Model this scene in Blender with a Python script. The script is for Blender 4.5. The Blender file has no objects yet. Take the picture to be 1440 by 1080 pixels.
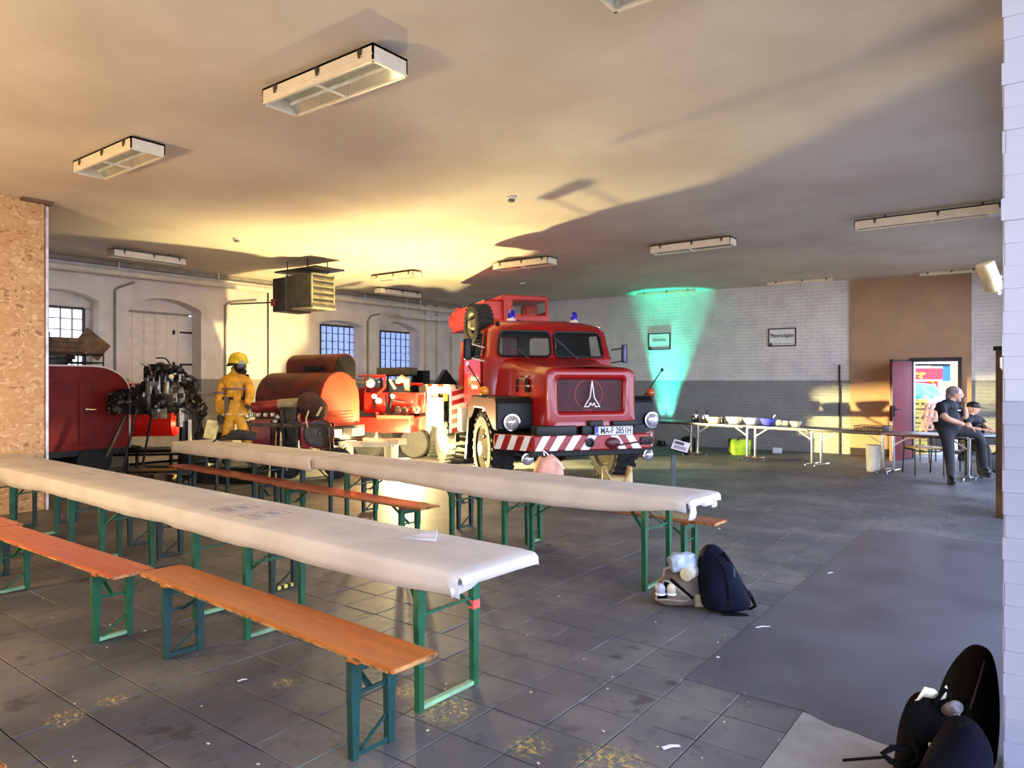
import bpy, bmesh, math, random
from mathutils import Vector, Matrix, noise
random.seed(7)
S=bpy.context.scene
C=S.collection
R=math.radians
PI=math.pi
# ---------------------------------------------------------------- camera
F,HZ,CX,H=1000.0,537.0,720.0,1.62
YAW=math.atan2(.755,1.0)
cY,sY=math.cos(YAW),math.sin(YAW)
def cw(xc,d,z=0.0):
    return Vector((cY*xc-sY*d, sY*xc+cY*d, z))
def fl(u,v,z=0.0):
    d=F*(H-z)/(v-HZ)
    return cw((u-CX)/F*d,d,z)
def at(u,v,d):
    return cw((u-CX)/F*d,d,H-(v-HZ)/F*d)
cam=bpy.data.cameras.new('camera'); co=bpy.data.objects.new('camera',cam); C.objects.link(co)
co.location=(0,0,H); co.rotation_euler=(R(90),0,YAW)
cam.sensor_width=36; cam.lens=36*F/1440; cam.shift_y=-3/1440; cam.clip_start=.05; cam.clip_end=200
S.camera=co
# ---------------------------------------------------------------- sky, daylight, lamps, exposure
wd=bpy.data.worlds.new('sky'); S.world=wd; wd.use_nodes=True
nt=wd.node_tree; nt.nodes.clear()
wo=nt.nodes.new('ShaderNodeOutputWorld'); bg=nt.nodes.new('ShaderNodeBackground'); bg.inputs[1].default_value=7.5
tc=nt.nodes.new('ShaderNodeTexCoord'); sx=nt.nodes.new('ShaderNodeSeparateXYZ'); rp=nt.nodes.new('ShaderNodeValToRGB')
nt.links.new(tc.outputs['Generated'],sx.inputs[0]); nt.links.new(sx.outputs['Z'],rp.inputs[0])
rp.color_ramp.elements[0].position=0.0; rp.color_ramp.elements[0].color=(.68,.74,.95,1)
rp.color_ramp.elements[1].position=.6; rp.color_ramp.elements[1].color=(.42,.55,.95,1)
nt.links.new(rp.outputs[0],bg.inputs[0]); nt.links.new(bg.outputs[0],wo.inputs[0])
S.view_settings.view_transform='Standard'; S.view_settings.look='None'
S.view_settings.gamma=1; S.view_settings.use_curve_mapping=False
S.view_settings.exposure=0.43
def lamp(kind,name,loc,energy,col,**k):
    l=bpy.data.lights.new(name,kind); l.energy=energy; l.color=col
    for a,b in k.items(): setattr(l,a,b)
    o=bpy.data.objects.new(name,l); C.objects.link(o); o.location=loc; return o
def aim(o,p):
    o.rotation_euler=(Vector(p)-o.location).to_track_quat('-Z','Y').to_euler()
FLOOD=cw(-2.0,13.2,.30)
lamp('POINT','warm_floodlight_beam',FLOOD,1350,(1.0,.80,.36),shadow_soft_size=.07)
lamp('POINT','left_warm_fill',(-6.9,-1.6,1.3),560,(1.0,.74,.42),shadow_soft_size=.3)  # added warm fill out of view, brightens faces turned to the left
fs=lamp('SPOT','warm_floodlight_throw',FLOOD,12500,(1.0,.82,.34),shadow_soft_size=.07,spot_size=R(34),spot_blend=.5); aim(fs,cw(8.0,15.7,.55))
# daylight enters through the two gate openings in the right wall
for (yc,zc,w,h) in ((.45,1.7,5.3,3.4),(7.15,1.7,6.5,3.4),(13.8,1.7,5.2,3.4)):
    p=lamp('AREA','gate_daylight_portal',(.38,yc,zc),1,(1,1,1),shape='RECTANGLE',size=w,size_y=h)
    p.rotation_euler=(R(90),0,R(90)); p.data.cycles.is_portal=True
    aim(p,(-5,yc,zc))
# ---------------------------------------------------------------- mesh helpers
def frame_of(a,b):
    z=(Vector(b)-Vector(a)); L=z.length; z=z/L if L else Vector((0,0,1))
    q=Vector((0,0,1)).rotation_difference(z)
    return Matrix.Translation(a)@q.to_matrix().to_4x4(),L
def rzm(a): return Matrix.Rotation(a,4,'Z')
def TM(loc,rx=0,ry=0,rz=0): return Matrix.Translation(loc)@Matrix.Rotation(rz,4,'Z')@Matrix.Rotation(ry,4,'Y')@Matrix.Rotation(rx,4,'X')
class MB:
    def __init__(s): s.v=[]; s.f=[]; s.mi=[]
    def add(s,vs,fs,M=None,mi=0):
        n=len(s.v)
        for p in vs:
            p=Vector(p)
            s.v.append(M@p if M is not None else p)
        for f in fs: s.f.append([i+n for i in f]); s.mi.append(mi)
        return s
    def box(s,c,d,M=None,mi=0,rz=0,taper=1.0):
        x,y,z=d[0]/2,d[1]/2,d[2]/2
        vs=[(sx*x*(taper if k else 1),sy*y*(taper if k else 1),z if k else -z) for k in (0,1) for sx,sy in ((-1,-1),(1,-1),(1,1),(-1,1))]
        T=Matrix.Translation(c)@rzm(rz)
        if M is not None: T=M@T
        return s.add(vs,[(3,2,1,0),(4,5,6,7),(0,1,5,4),(1,2,6,5),(2,3,7,6),(3,0,4,7)],T,mi)
    def beam(s,a,b,w,h,M=None,up=(0,0,1),mi=0):
        a,b=Vector(a),Vector(b); t=(b-a).normalized(); u=Vector(up)
        if abs(t.dot(u))>.98: u=Vector((1,0,0))
        r=t.cross(u).normalized(); u=r.cross(t)
        vs=[p+r*(i*w/2)+u*(j*h/2) for p in (a,b) for i,j in ((-1,-1),(1,-1),(1,1),(-1,1))]
        return s.add(vs,[(3,2,1,0),(4,5,6,7),(0,1,5,4),(1,2,6,5),(2,3,7,6),(3,0,4,7)],M,mi)
    def loft(s,rings,M=None,cap=(True,True),mi=0,close=True):
        n=len(rings[0]); vs=[p for r in rings for p in r]; fs=[]
        for k in range(len(rings)-1):
            for i in range(n if close else n-1):
                j=(i+1)%n
                fs.append((k*n+i,k*n+j,(k+1)*n+j,(k+1)*n+i))
        if cap[0]: fs.append(list(range(n))[::-1])
        if cap[1]: fs.append([(len(rings)-1)*n+i for i in range(n)])
        return s.add(vs,fs,M,mi)
    def tube(s,pts,r,n=8,M=None,mi=0,closed=False):
        pts=[Vector(p) for p in pts]; m=len(pts); rings=[]
        rr=r if isinstance(r,(list,tuple)) else [r]*m
        t=(pts[1]-pts[0]).normalized(); u=t.orthogonal().normalized()
        for k in range(m):
            if closed: tt=(pts[(k+1)%m]-pts[k-1]).normalized()
            elif k==0: tt=(pts[1]-pts[0]).normalized()
            elif k==m-1: tt=(pts[-1]-pts[-2]).normalized()
            else: tt=((pts[k+1]-pts[k]).normalized()+(pts[k]-pts[k-1]).normalized()).normalized()
            u=(u-tt*u.dot(tt)); u=u.normalized() if u.length>1e-6 else tt.orthogonal().normalized()
            w=tt.cross(u)
            rings.append([pts[k]+(u*math.cos(2*PI*i/n)+w*math.sin(2*PI*i/n))*rr[k] for i in range(n)])
        if closed: rings.append(rings[0])
        return s.loft(rings,M,(not closed,not closed),mi)
    def cyl(s,a,b,r0,r1=None,n=16,M=None,mi=0):
        T,L=frame_of(a,b); r1=r0 if r1 is None else r1
        if M is not None: T=M@T
        return s.lathe([(r0,0),(r1,L)],T,n,mi)
    def lathe(s,prof,M=None,n=20,mi=0,cap=(True,True)):
        rings=[[(r*math.cos(2*PI*i/n),r*math.sin(2*PI*i/n),z) for i in range(n)] for r,z in prof]
        return s.loft(rings,M,(cap[0] and prof[0][0]>1e-4,cap[1] and prof[-1][0]>1e-4),mi)
    def prism(s,poly,h0,h1,M=None,mi=0):
        return s.loft([[(x,y,h0) for x,y in poly],[(x,y,h1) for x,y in poly]],M,(True,True),mi)
    def ell(s,c,r,n=14,m=9,M=None,mi=0):
        T=Matrix.Translation(c)
        if M is not None: T=M@T
        rings=[]
        for k in range(m+1):
            a=-PI/2+PI*k/m; a=max(min(a,PI/2-.02),-PI/2+.02)
            rings.append([(r[0]*math.cos(a)*math.cos(2*PI*i/n),r[1]*math.cos(a)*math.sin(2*PI*i/n),r[2]*math.sin(a)) for i in range(n)])
        return s.loft(rings,T,(True,True),mi)
    def rbox(s,c,d,r=.05,M=None,mi=0,n=3):
        # box with rounded vertical edges and chamfered top and bottom
        def ring(inset,z):
            hx,hy=d[0]/2-inset,d[1]/2-inset; q=max(r-inset,.001); out=[]
            for cx,cy,a0 in ((hx-q,hy-q,0),(-hx+q,hy-q,PI/2),(-hx+q,-hy+q,PI),(hx-q,-hy+q,1.5*PI)):
                for k in range(n+1):
                    a=a0+PI/2*k/n; out.append((cx+q*math.cos(a),cy+q*math.sin(a),z))
            return out
        h=d[2]/2; e=min(r*.7,h*.5); i=e*.6
        T=Matrix.Translation(c)
        if M is not None: T=M@T
        return s.loft([ring(i,-h),ring(i*.25,-h+e*.3),ring(0,-h+e),ring(0,h-e),ring(i*.25,h-e*.3),ring(i,h)],T,(True,True),mi)
    def jitter(s,a,f=3.0,seed=0):
        for k,p in enumerate(s.v):
            q=p*f+Vector((seed*3.1,seed*1.7,seed))
            s.v[k]=p+Vector((noise.noise(q),noise.noise(q+Vector((9,2,5))),noise.noise(q+Vector((3,8,1)))))*a
        return s
    def build(s,name,m=None,parent=None,smooth=35,bevel=0,sub=0,weld=0):
        me=bpy.data.meshes.new(name); me.from_pydata([tuple(p) for p in s.v],[],s.f); 
        ms=m if isinstance(m,(list,tuple)) else [m]
        for q in ms:
            if q: me.materials.append(q)
        if len(ms)>1:
            for p,i in zip(me.polygons,s.mi): p.material_index=i
        b=bmesh.new(); b.from_mesh(me)
        if weld: bmesh.ops.remove_doubles(b,verts=b.verts,dist=weld)
        bmesh.ops.recalc_face_normals(b,faces=b.faces)
        if bevel:
            es=[e for e in b.edges if len(e.link_faces)==2 and e.calc_face_angle(0)>R(40)]
            bmesh.ops.bevel(b,geom=es,offset=bevel,segments=1,affect='EDGES',clamp_overlap=True)
        b.to_mesh(me); b.free()
        if smooth:
            for p in me.polygons: p.use_smooth=True
            me.set_sharp_from_angle(angle=R(smooth))
        o=bpy.data.objects.new(name,me); C.objects.link(o)
        if parent: o.parent=parent
        if sub:
            md=o.modifiers.new('s','SUBSURF'); md.levels=sub; md.render_levels=sub
        return o
def tag(o,label,cat,group=None,kind=None):
    if label: o['label']=label
    if cat: o['category']=cat
    if group: o['group']=group
    if kind: o['kind']=kind
    return o
def thing(name,label,cat,loc=(0,0,0),rz=0,group=None):
    o=bpy.data.objects.new(name,None); C.objects.link(o); o.empty_display_size=.1
    o.location=loc; o.rotation_euler=(0,0,rz); return tag(o,label,cat,group)
def struct(o): o['kind']='structure'; return o
def dup(o,parent=None):
    c=o.copy(); C.objects.link(c)
    if parent: c.parent=parent
    for ch in list(o.children): dup(ch,c)
    return c
def text(name,body,size,m,parent,M,ext=.001,sx=1.0,align='CENTER',bold=0):
    cu=bpy.data.curves.new(name,'FONT'); cu.body=body; cu.size=size; cu.extrude=ext; cu.align_x=align; cu.align_y='CENTER'; cu.offset=bold
    o=bpy.data.objects.new(name,cu); C.objects.link(o); o.parent=parent
    cu.materials.append(m)
    me=bpy.data.meshes.new_from_object(o.evaluated_get(bpy.context.evaluated_depsgraph_get())); bpy.data.objects.remove(o)
    o=bpy.data.objects.new(name,me); C.objects.link(o); o.parent=parent; o.matrix_local=M@Matrix.Diagonal((sx,1,1,1)); return o
# ---------------------------------------------------------------- materials
def lin(c):
    c=c/255.0; return c/12.92 if c<=.04045 else ((c+.055)/1.055)**2.4
def rgb(r,g,b): return (lin(r),lin(g),lin(b),1)
class NT:
    def __init__(s,name):
        s.m=bpy.data.materials.new(name); s.m.use_nodes=True; s.t=s.m.node_tree; s.n=s.t.nodes
        s.b=s.n['Principled BSDF']; s.out=s.n['Material Output']
    def new(s,k,**kw):
        x=s.n.new(k)
        for a,b in kw.items(): setattr(x,a,b)
        return x
    def link(s,a,b): s.t.links.new(a,b)
    def val(s,x,sock):
        if isinstance(x,(int,float)): sock.default_value=x
        elif isinstance(x,tuple): sock.default_value=x
        else: s.link(x,sock)
    def math(s,op,a,b=0.0,c=None,clamp=False):
        x=s.new('ShaderNodeMath',operation=op,use_clamp=clamp); s.val(a,x.inputs[0]); s.val(b,x.inputs[1])
        if c is not None: s.val(c,x.inputs[2])
        return x.outputs[0]
    def mix(s,f,a,b,mode='MIX'):
        x=s.new('ShaderNodeMix',data_type='RGBA',blend_type=mode); s.val(f,x.inputs[0]); s.val(a,x.inputs[6]); s.val(b,x.inputs[7]); return x.outputs[2]
    def noise(s,vec,scale,detail=4,rough=.55,out=0):
        x=s.new('ShaderNodeTexNoise'); x.inputs['Scale'].default_value=scale; x.inputs['Detail'].default_value=detail; x.inputs['Roughness'].default_value=rough
        if vec is not None: s.link(vec,x.inputs['Vector'])
        return x.outputs[out]
    def obj(s): return s.new('ShaderNodeTexCoord').outputs['Object']
    def pos(s): return s.new('ShaderNodeNewGeometry').outputs['Position']
    def step(s,x,lo,hi):
        q=s.new('ShaderNodeMapRange'); q.interpolation_type='SMOOTHSTEP'; s.val(x,q.inputs[0]); q.inputs[1].default_value=lo; q.inputs[2].default_value=hi; return q.outputs[0]
    def bump(s,h,st=.3,dist=.01):
        x=s.new('ShaderNodeBump'); x.inputs['Strength'].default_value=st; x.inputs['Distance'].default_value=dist; s.link(h,x.inputs['Height']); s.link(x.outputs[0],s.b.inputs['Normal']); return x
    def set(s,col=None,rough=None,metal=None,**k):
        if col is not None: s.val(col,s.b.inputs['Base Color'])
        if rough is not None: s.val(rough,s.b.inputs['Roughness'])
        if metal is not None: s.val(metal,s.b.inputs['Metallic'])
        for a,b in k.items(): s.val(b,s.b.inputs[a.replace('_',' ')])
        return s
MATS={}
def pm(name,col,rough=.5,metal=0.0,var=.15,scale=6.0,bump=0.0,bs=60.0,col2=None,dirt=0.0,coat=0.0,spec=.5):
    if name in MATS: return MATS[name]
    t=NT(name); v=t.obj(); n=t.noise(v,scale)
    c2=col2 if col2 else tuple(max(0,x*(1-2*var)) for x in col[:3])+(1,)
    c1=col if col2 else tuple(min(1,x*(1+var)) for x in col[:3])+(1,)
    c=t.mix(t.step(n,.3,.7),c1,c2)
    if dirt:
        c=t.mix(t.math('MULTIPLY',t.step(t.noise(v,scale*2.7,6,.7),.5,.72),dirt),c,rgb(60,48,38))
    t.set(c,rough,metal)
    if coat: t.b.inputs['Coat Weight'].default_value=coat; t.b.inputs['Coat Roughness'].default_value=.08
    t.b.inputs['Specular IOR Level'].default_value=spec
    if bump: t.bump(t.noise(v,bs,3),bump,.004)
    MATS[name]=t.m; return t.m
# ---------------------------------------------------------------- setting materials
CEIL=3.9
def wall_material(name,paint_z,brick=True,up=(226,222,214),low=(150,150,146)):
    t=NT(name); p=t.pos(); v=t.obj(); xyz=t.new('ShaderNodeSeparateXYZ'); t.link(p,xyz.inputs[0])
    n=t.noise(v,2.2,5); n2=t.noise(v,14,5,.65)
    f=t.step(t.math('ADD',xyz.outputs['Z'],t.math('MULTIPLY',t.math('SUBTRACT',n2,.5),.02)),paint_z-.006,paint_z+.006)
    u=t.mix(t.step(n,.35,.75),rgb(*up),rgb(up[0]-20,up[1]-20,up[2]-18)); l=t.mix(t.step(n,.3,.7),rgb(*low),rgb(low[0]-14,low[1]-13,low[2]-10))
    c=t.mix(f,l,u)
    chip=t.step(t.noise(v,5.5,6,.75),.69,.73)
    c=t.mix(t.math('MULTIPLY',chip,.75),c,rgb(92,88,84))
    t.set(c,.62)
    if brick:
        b=t.new('ShaderNodeTexBrick'); b.inputs['Scale'].default_value=1.0; b.inputs['Mortar Size'].default_value=.008; b.inputs['Brick Width'].default_value=.25; b.inputs['Row Height'].default_value=.077
        b.inputs['Color1'].default_value=(1,1,1,1); b.inputs['Color2'].default_value=(.8,.8,.8,1); b.inputs['Mortar'].default_value=(0,0,0,1); b.inputs['Mortar Smooth'].default_value=.6
        x=t.new('ShaderNodeSeparateXYZ'); t.link(v,x.inputs[0]); cb=t.new('ShaderNodeCombineXYZ'); t.link(x.outputs['X'],cb.inputs[0]); t.link(x.outputs['Z'],cb.inputs[1]); t.link(cb.outputs[0],b.inputs['Vector'])
        h=t.math('ADD',b.outputs['Color'],t.math('MULTIPLY',n2,.9)); t.bump(h,.75,.012)
    else: t.bump(n2,.35,.006)
    return t.m
M_LEFT=wall_material('left_wall_paint',1.68,False,(232,222,206),(150,148,140))
M_BACK=wall_material('back_wall_paint',1.655)
M_PIER=wall_material('pier_paint',1.555,False,(176,176,182),(150,150,160))
def ceiling_material():
    t=NT('ceiling_plaster'); v=t.obj(); n=t.noise(v,.6,5); n2=t.noise(v,9,5,.6)
    c=t.mix(t.step(n,.35,.7),rgb(222,212,194),rgb(204,192,174)); t.set(c,.8); t.bump(n2,.12,.01); return t.m
M_CEIL=ceiling_material()
TS,TX0,TY0=.31,-1.275,1.83
def floor_material():
    t=NT('slate_tile_floor'); p=t.pos(); x=t.new('ShaderNodeSeparateXYZ'); t.link(p,x.inputs[0])
    gx=t.math('DIVIDE',t.math('SUBTRACT',x.outputs['X'],TX0),TS); gy=t.math('DIVIDE',t.math('SUBTRACT',x.outputs['Y'],TY0),TS)
    cb=t.new('ShaderNodeCombineXYZ'); t.link(t.math('FLOOR',gx),cb.inputs[0]); t.link(t.math('FLOOR',gy),cb.inputs[1])
    wn=t.new('ShaderNodeTexWhiteNoise'); wn.noise_dimensions='2D'; t.link(cb.outputs[0],wn.inputs[0])
    ax=t.math('ABSOLUTE',t.math('SUBTRACT',t.math('FRACT',gx),.5)); ay=t.math('ABSOLUTE',t.math('SUBTRACT',t.math('FRACT',gy),.5))
    joint=t.step(t.math('MAXIMUM',ax,ay),.484,.494)
    n=t.noise(p,1.1,6,.6); n2=t.noise(p,7,6,.7); n3=t.noise(p,2.6,4,.6)
    c=t.mix(wn.outputs[0],rgb(76,77,80),rgb(92,92,93))
    c=t.mix(t.math('MULTIPLY',t.step(n,.40,.68),.7),c,rgb(124,120,112))
    c=t.mix(t.math('MULTIPLY',t.step(n2,.54,.70),.6),c,rgb(50,50,54))
    c=t.mix(t.math('MULTIPLY',t.step(n3,.64,.7),.6),c,rgb(44,42,42))       # oil spots
    vo=t.new('ShaderNodeTexVoronoi'); vo.inputs['Scale'].default_value=2.1; t.link(p,vo.inputs['Vector'])
    c=t.mix(t.math('MULTIPLY',t.step(vo.outputs['Distance'],.10,.045),.7),c,rgb(38,37,38))
    chalk=t.math('MULTIPLY',joint,t.step(t.noise(p,1.7,2),.53,.6))
    c=t.mix(t.math('MULTIPLY',joint,.6),c,rgb(36,35,35)); c=t.mix(t.math('MULTIPLY',chalk,.55),c,rgb(180,176,168))
    # worn yellow paint remnants
    s0=None
    for (u,w,r) in ((625,998,.16),(570,972,.09),(745,1050,.1),(860,1074,.17),(400,960,.07),(90,1010,.1),(160,985,.08)):
        q=fl(u,w); dv=t.new('ShaderNodeVectorMath',operation='DISTANCE'); t.link(p,dv.inputs[0]); dv.inputs[1].default_value=q
        k=t.step(dv.outputs['Value'],r*1.25,r*.35); s0=k if s0 is None else t.math('MAXIMUM',s0,k)
    yel=t.math('MULTIPLY',s0,t.step(t.noise(p,34,5,.75),.5,.58))
    c=t.mix(t.math('MULTIPLY',yel,.9),c,rgb(196,170,84))
    t.set(c,t.math('ADD',t.math('MULTIPLY',n2,.22),.46)); t.b.inputs['Specular IOR Level'].default_value=.45
    t.bump(t.math('SUBTRACT',t.noise(p,30,5),t.math('MULTIPLY',joint,1.2)),.25,.006); return t.m
M_FLOOR=floor_material()
def slab_material(name,a,b,rough,sc=1.5,br=.2):
    t=NT(name); p=t.pos(); n=t.noise(p,sc,6,.6); n2=t.noise(p,sc*9,5,.7)
    c=t.mix(t.step(n,.3,.72),rgb(*a),rgb(*b)); c=t.mix(t.math('MULTIPLY',t.step(n2,.6,.75),.35),c,rgb(a[0]+40,a[1]+38,a[2]+36))
    t.set(c,rough); t.bump(n2,br,.005); return t.m
M_SLAB=slab_material('smooth_screed',(88,88,94),(72,72,78),.4)
M_CONC=slab_material('bare_concrete',(150,146,138),(124,120,112),.75,3,.5)
M_GROUT=pm('grout',rgb(42,41,40),.9)
def osb_material():
    t=NT('osb_board'); v=t.obj(); mp=t.new('ShaderNodeMapping'); mp.inputs['Scale'].default_value=(1,.45,1); t.link(v,mp.inputs[0])
    nz=t.new('ShaderNodeTexNoise'); nz.inputs['Scale'].default_value=4; t.link(v,nz.inputs['Vector'])
    ad=t.new('ShaderNodeVectorMath',operation='MULTIPLY_ADD'); t.link(nz.outputs['Color'],ad.inputs[0]); ad.inputs[1].default_value=(.35,.35,.35); t.link(mp.outputs[0],ad.inputs[2])
    vo=t.new('ShaderNodeTexVoronoi'); vo.inputs['Scale'].default_value=34; t.link(ad.outputs[0],vo.inputs['Vector'])
    sp=t.new('ShaderNodeSeparateColor'); t.link(vo.outputs['Color'],sp.inputs[0])
    c=t.mix(sp.outputs[0],rgb(206,164,110),rgb(188,142,88)); c=t.mix(t.step(sp.outputs[1],.9,.97),c,rgb(150,104,62)); c=t.mix(t.step(sp.outputs[2],.88,.95),c,rgb(220,184,136))
    c=t.mix(t.math('MULTIPLY',t.step(t.noise(v,3,5),.45,.7),.4),c,rgb(186,130,72))
    t.set(c,.6); t.bump(vo.outputs['Distance'],.25,.004); return t.m
M_OSB=osb_material()
M_BROWN=pm('brown_painted_board',rgb(168,132,100),.7,var=.05,scale=2,bump=.08)
M_DARKFRAME=pm('dark_door_frame',rgb(36,18,20),.4)
M_WHITEP=pm('white_metal_paint',rgb(232,228,218),.4,var=.05)
M_WHITEWOOD=pm('cream_painted_wood',rgb(230,220,200),.5,var=.05)
M_STEELD=pm('dark_steel',rgb(48,47,46),.45,.6,var=.3)
M_PIPE=pm('pipe_paint',rgb(226,214,190),.45,var=.06)
M_CONDUIT=pm('conduit_grey',rgb(150,140,122),.5,var=.1)
M_PAVE=slab_material('yard_paving',(150,142,128),(128,120,108),.8,2)
# ---------------------------------------------------------------- floor
XR=-.13
fb=MB(); base=MB()
def cell_rect(mb,x0,x1,y0,y1,z): mb.add([(x0,y0,z),(x1,y0,z),(x1,y1,z),(x0,y1,z)],[(0,1,2,3)])
SLX,SLY0,SLY1,CNX=-1.585,TY0+6*TS-.03,8.6,TX0+TS
# candidate cells, ranked by the size they show
def proj(p):
    x,y,z=p; xc=cY*x+sY*y; d=-sY*x+cY*y
    return (CX+F*xc/d,HZ+F*(H-z)/d,d) if d>.1 else (0,0,d)
cells=[]
for i in range(-40,5):
    for j in range(-8,22):
        x0=TX0+i*TS; y0=TY0+j*TS
        if x0+TS>XR+.02: continue
        if x0+TS>SLX+.05 and y0>SLY0-.1: continue
        if x0>=CNX-.02 and y0<SLY0: continue
        u,v,d=proj((x0+TS/2,y0+TS/2,0))
        if d<.5 or not(-60<u<1470 and 560<v<1130): continue
        cells.append((TS*TS*F*F*H/d**3,i,j))
cells.sort(reverse=True); near=set((i,j) for _,i,j in cells[:296])
iX0,iX1,jY0,jY1=-19,4,-8,15
fm=MB()
X0,X1,Y0,Y1=TX0+iX0*TS,TX0+iX1*TS,TY0+jY0*TS,TY0+jY1*TS
for i in range(iX0,iX1):
    for j in range(jY0,jY1):
        if (i,j) in near: cell_rect(fm,TX0+i*TS,TX0+(i+1)*TS,TY0+j*TS,TY0+(j+1)*TS,-.016)
        else: cell_rect(fm,TX0+i*TS,TX0+(i+1)*TS,TY0+j*TS,TY0+(j+1)*TS,0)
# tiles lying outside the fine block still need their bed
for (i,j) in near:
    if not(iX0<=i<iX1 and jY0<=j<jY1): near.discard((i,j)) if False else None
near=set(q for q in near if iX0<=q[0]<iX1 and jY0<=q[1]<jY1)
cell_rect(fm,-16,X0,-7,18.2,0); cell_rect(fm,X1,1.2,-7,18.2,0); cell_rect(fm,X0,X1,-7,Y0,0); cell_rect(fm,X0,X1,Y1,18.2,0)
fm.box((-7.3,5.6,-.176),(17.8,25.6,.32))
floor=struct(fm.build('floor',M_FLOOR,smooth=0))
tm=MB().box((0,0,-.008),(TS-.006,TS-.006,.016)).build('tile',M_FLOOR,floor,smooth=0,bevel=.002)
first=True
for (i,j) in sorted(near):
    o=tm if first else tm.copy()
    if not first: C.objects.link(o)
    first=False
    o.location=(TX0+(i+.5)*TS,TY0+(j+.5)*TS,random.uniform(-.0012,.0008))
sl=MB(); rnd=random.Random(3)
edge=[(SLX,SLY0),(CNX,SLY0)]+[(CNX+.08*k,SLY0-.02-rnd.uniform(0,.07)-.012*k) for k in range(1,11)]+[(XR+.9,SLY0-.1),(XR+.9,SLY1),(SLX,SLY1)]
sl.prism(edge,-.01,.004); o=struct(sl.build('floor_slab',M_SLAB,smooth=0)); o.name='floor_screed'
cn=MB(); cn.prism([(CNX+.003,-7),(XR+.9,-7),(XR+.9,SLY0-.02),(CNX+.003,SLY0-.02)],-.01,.002); struct(cn.build('floor_concrete',M_CONC,smooth=0))
# ---------------------------------------------------------------- ceiling, right wall with gates, partition
cm=MB().box((-7,5.6,CEIL+.1),(18.5,25.4,.2)); struct(cm.build('ceiling',M_CEIL,smooth=0))
wr=MB(); TH=.5
PY0,PY1=3.12,3.75
def wr_box(y0,y1,z0,z1): wr.box((XR+TH/2,(y0+y1)/2,(z0+z1)/2),(TH,y1-y0,z1-z0))
wr_box(-7,-2.2,0,CEIL); wr_box(10.55,11.2,0,CEIL); wr_box(16.4,17.4,0,CEIL); wr_box(11.2,16.4,3.45,CEIL); wr_box(-2.2,PY0,3.45,CEIL); wr_box(PY1,10.55,3.45,CEIL); wr_box(PY0,PY1,3.45,CEIL)
struct(wr.build('wall_right',M_PIER,smooth=0))
# pier between the gates: a painted core with courses of slightly uneven bricks as its face
pr=MB(); pr.box((XR+TH/2,(PY0+PY1)/2,3.45/2),(TH-.03,PY1-PY0-.03,3.45)); pier=struct(pr.build('wall_pier',M_PIER,smooth=0))
bh=.0815
bk=MB().box((0,0,0),(.1,1,bh-.0007)).build('brick',M_PIER,pier,smooth=0,bevel=.002)
nb=0
for k in range(42):
    z=(k+.5)*bh
    for q in range(2):
        w=.25 if (k+q)%2 else .245
        for side in (0,1):
            o=bk if nb==0 else bk.copy()
            if nb: C.objects.link(o)
            nb+=1
            jx=random.uniform(-.004,.003)+ (random.uniform(-.007,.003) if k%3==0 else 0)
            if side==0:   # near face (towards -Y)
                o.scale=(2.47,.02,1); o.location=(XR+TH*(.25+.5*q)+(jx if q==0 else 0),PY0+.008+jx*.4,z)
            else:         # inner face (towards -X)
                o.scale=(.2,(PY1-PY0)/2-.004,1); o.location=(XR+.008+jx*.6,PY0+(PY1-PY0)*(.25+.5*q),z)
wn_=MB(); wn_.box((-7,-6.6,CEIL/2),(18,.3,CEIL)); struct(wn_.build('wall_near',M_LEFT,smooth=0))
# OSB partition standing in front of the left wall
OX=-10.15
ob=MB(); ob.box((OX-.5,.0,CEIL/2),(1.0,7.24,CEIL)); struct(ob.build('wall_partition',M_OSB,smooth=0,bevel=.004))
tb=MB(); tb.box((OX-.03,3.645,CEIL/2-.03),(.10,.03,CEIL-.06)); struct(tb.build('trim_1',pm('white_edge_profile',rgb(214,210,214),.4,.2),smooth=0,bevel=.003))
tb=MB(); tb.box((OX+.02,3.52,CEIL-.02),(.16,.34,.035)); struct(tb.build('trim_2',pm('edge_cap',rgb(120,84,60),.6),smooth=0))
# ---------------------------------------------------------------- left wall with arched niches
LX=-14.2
def lw(u,x=LX):
    s=(u-CX)/F; d=x/(cY*s-sY); return sY*s*d+cY*d, d
def lz(u,v,x=LX): return H-(v-HZ)/F*lw(u,x)[1]
OPEN=[]  # y0,y1,z0,spring,crown,depth
def opening(u0,u1,z0,spring,crown,depth=.42): OPEN.append((lw(u0)[0],lw(u1)[0],z0,spring,crown,depth))
opening(30,139.5,1.72,3.14,3.30); opening(181,283,0,3.10,3.30); opening(447,511,1.62,3.05,3.16); opening(532,589,1.62,3.05,3.26)
wl=MB(); YE=17.2; y=-6.6
def q4(a,b,c,d): wl.add([a,b,c,d],[(0,1,2,3)])
for (y0,y1,z0,sp,cr,dp) in OPEN:
    q4((LX,y,0),(LX,y0,0),(LX,y0,CEIL),(LX,y,CEIL))
    N=10
    def arch(t): return sp+(cr-sp)*(1-(2*t-1)**2)
    for k in range(N):
        a,b=k/N,(k+1)/N; ya,yb=y0+(y1-y0)*a,y0+(y1-y0)*b
        q4((LX,ya,arch(a)),(LX,yb,arch(b)),(LX,yb,CEIL),(LX,ya,CEIL))
        q4((LX,ya,arch(a)),(LX,yb,arch(b)),(LX-dp,yb,arch(b)),(LX-dp,ya,arch(a)))
        if z0>0: q4((LX,ya,0),(LX,yb,0),(LX,yb,z0),(LX,ya,z0))
    for yy in (y0,y1): q4((LX,yy,z0),(LX,yy,sp),(LX-dp,yy,sp),(LX-dp,yy,z0))
    q4((LX,y0,z0),(LX,y1,z0),(LX-dp,y1,z0),(LX-dp,y0,z0))
    y=y1
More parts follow.
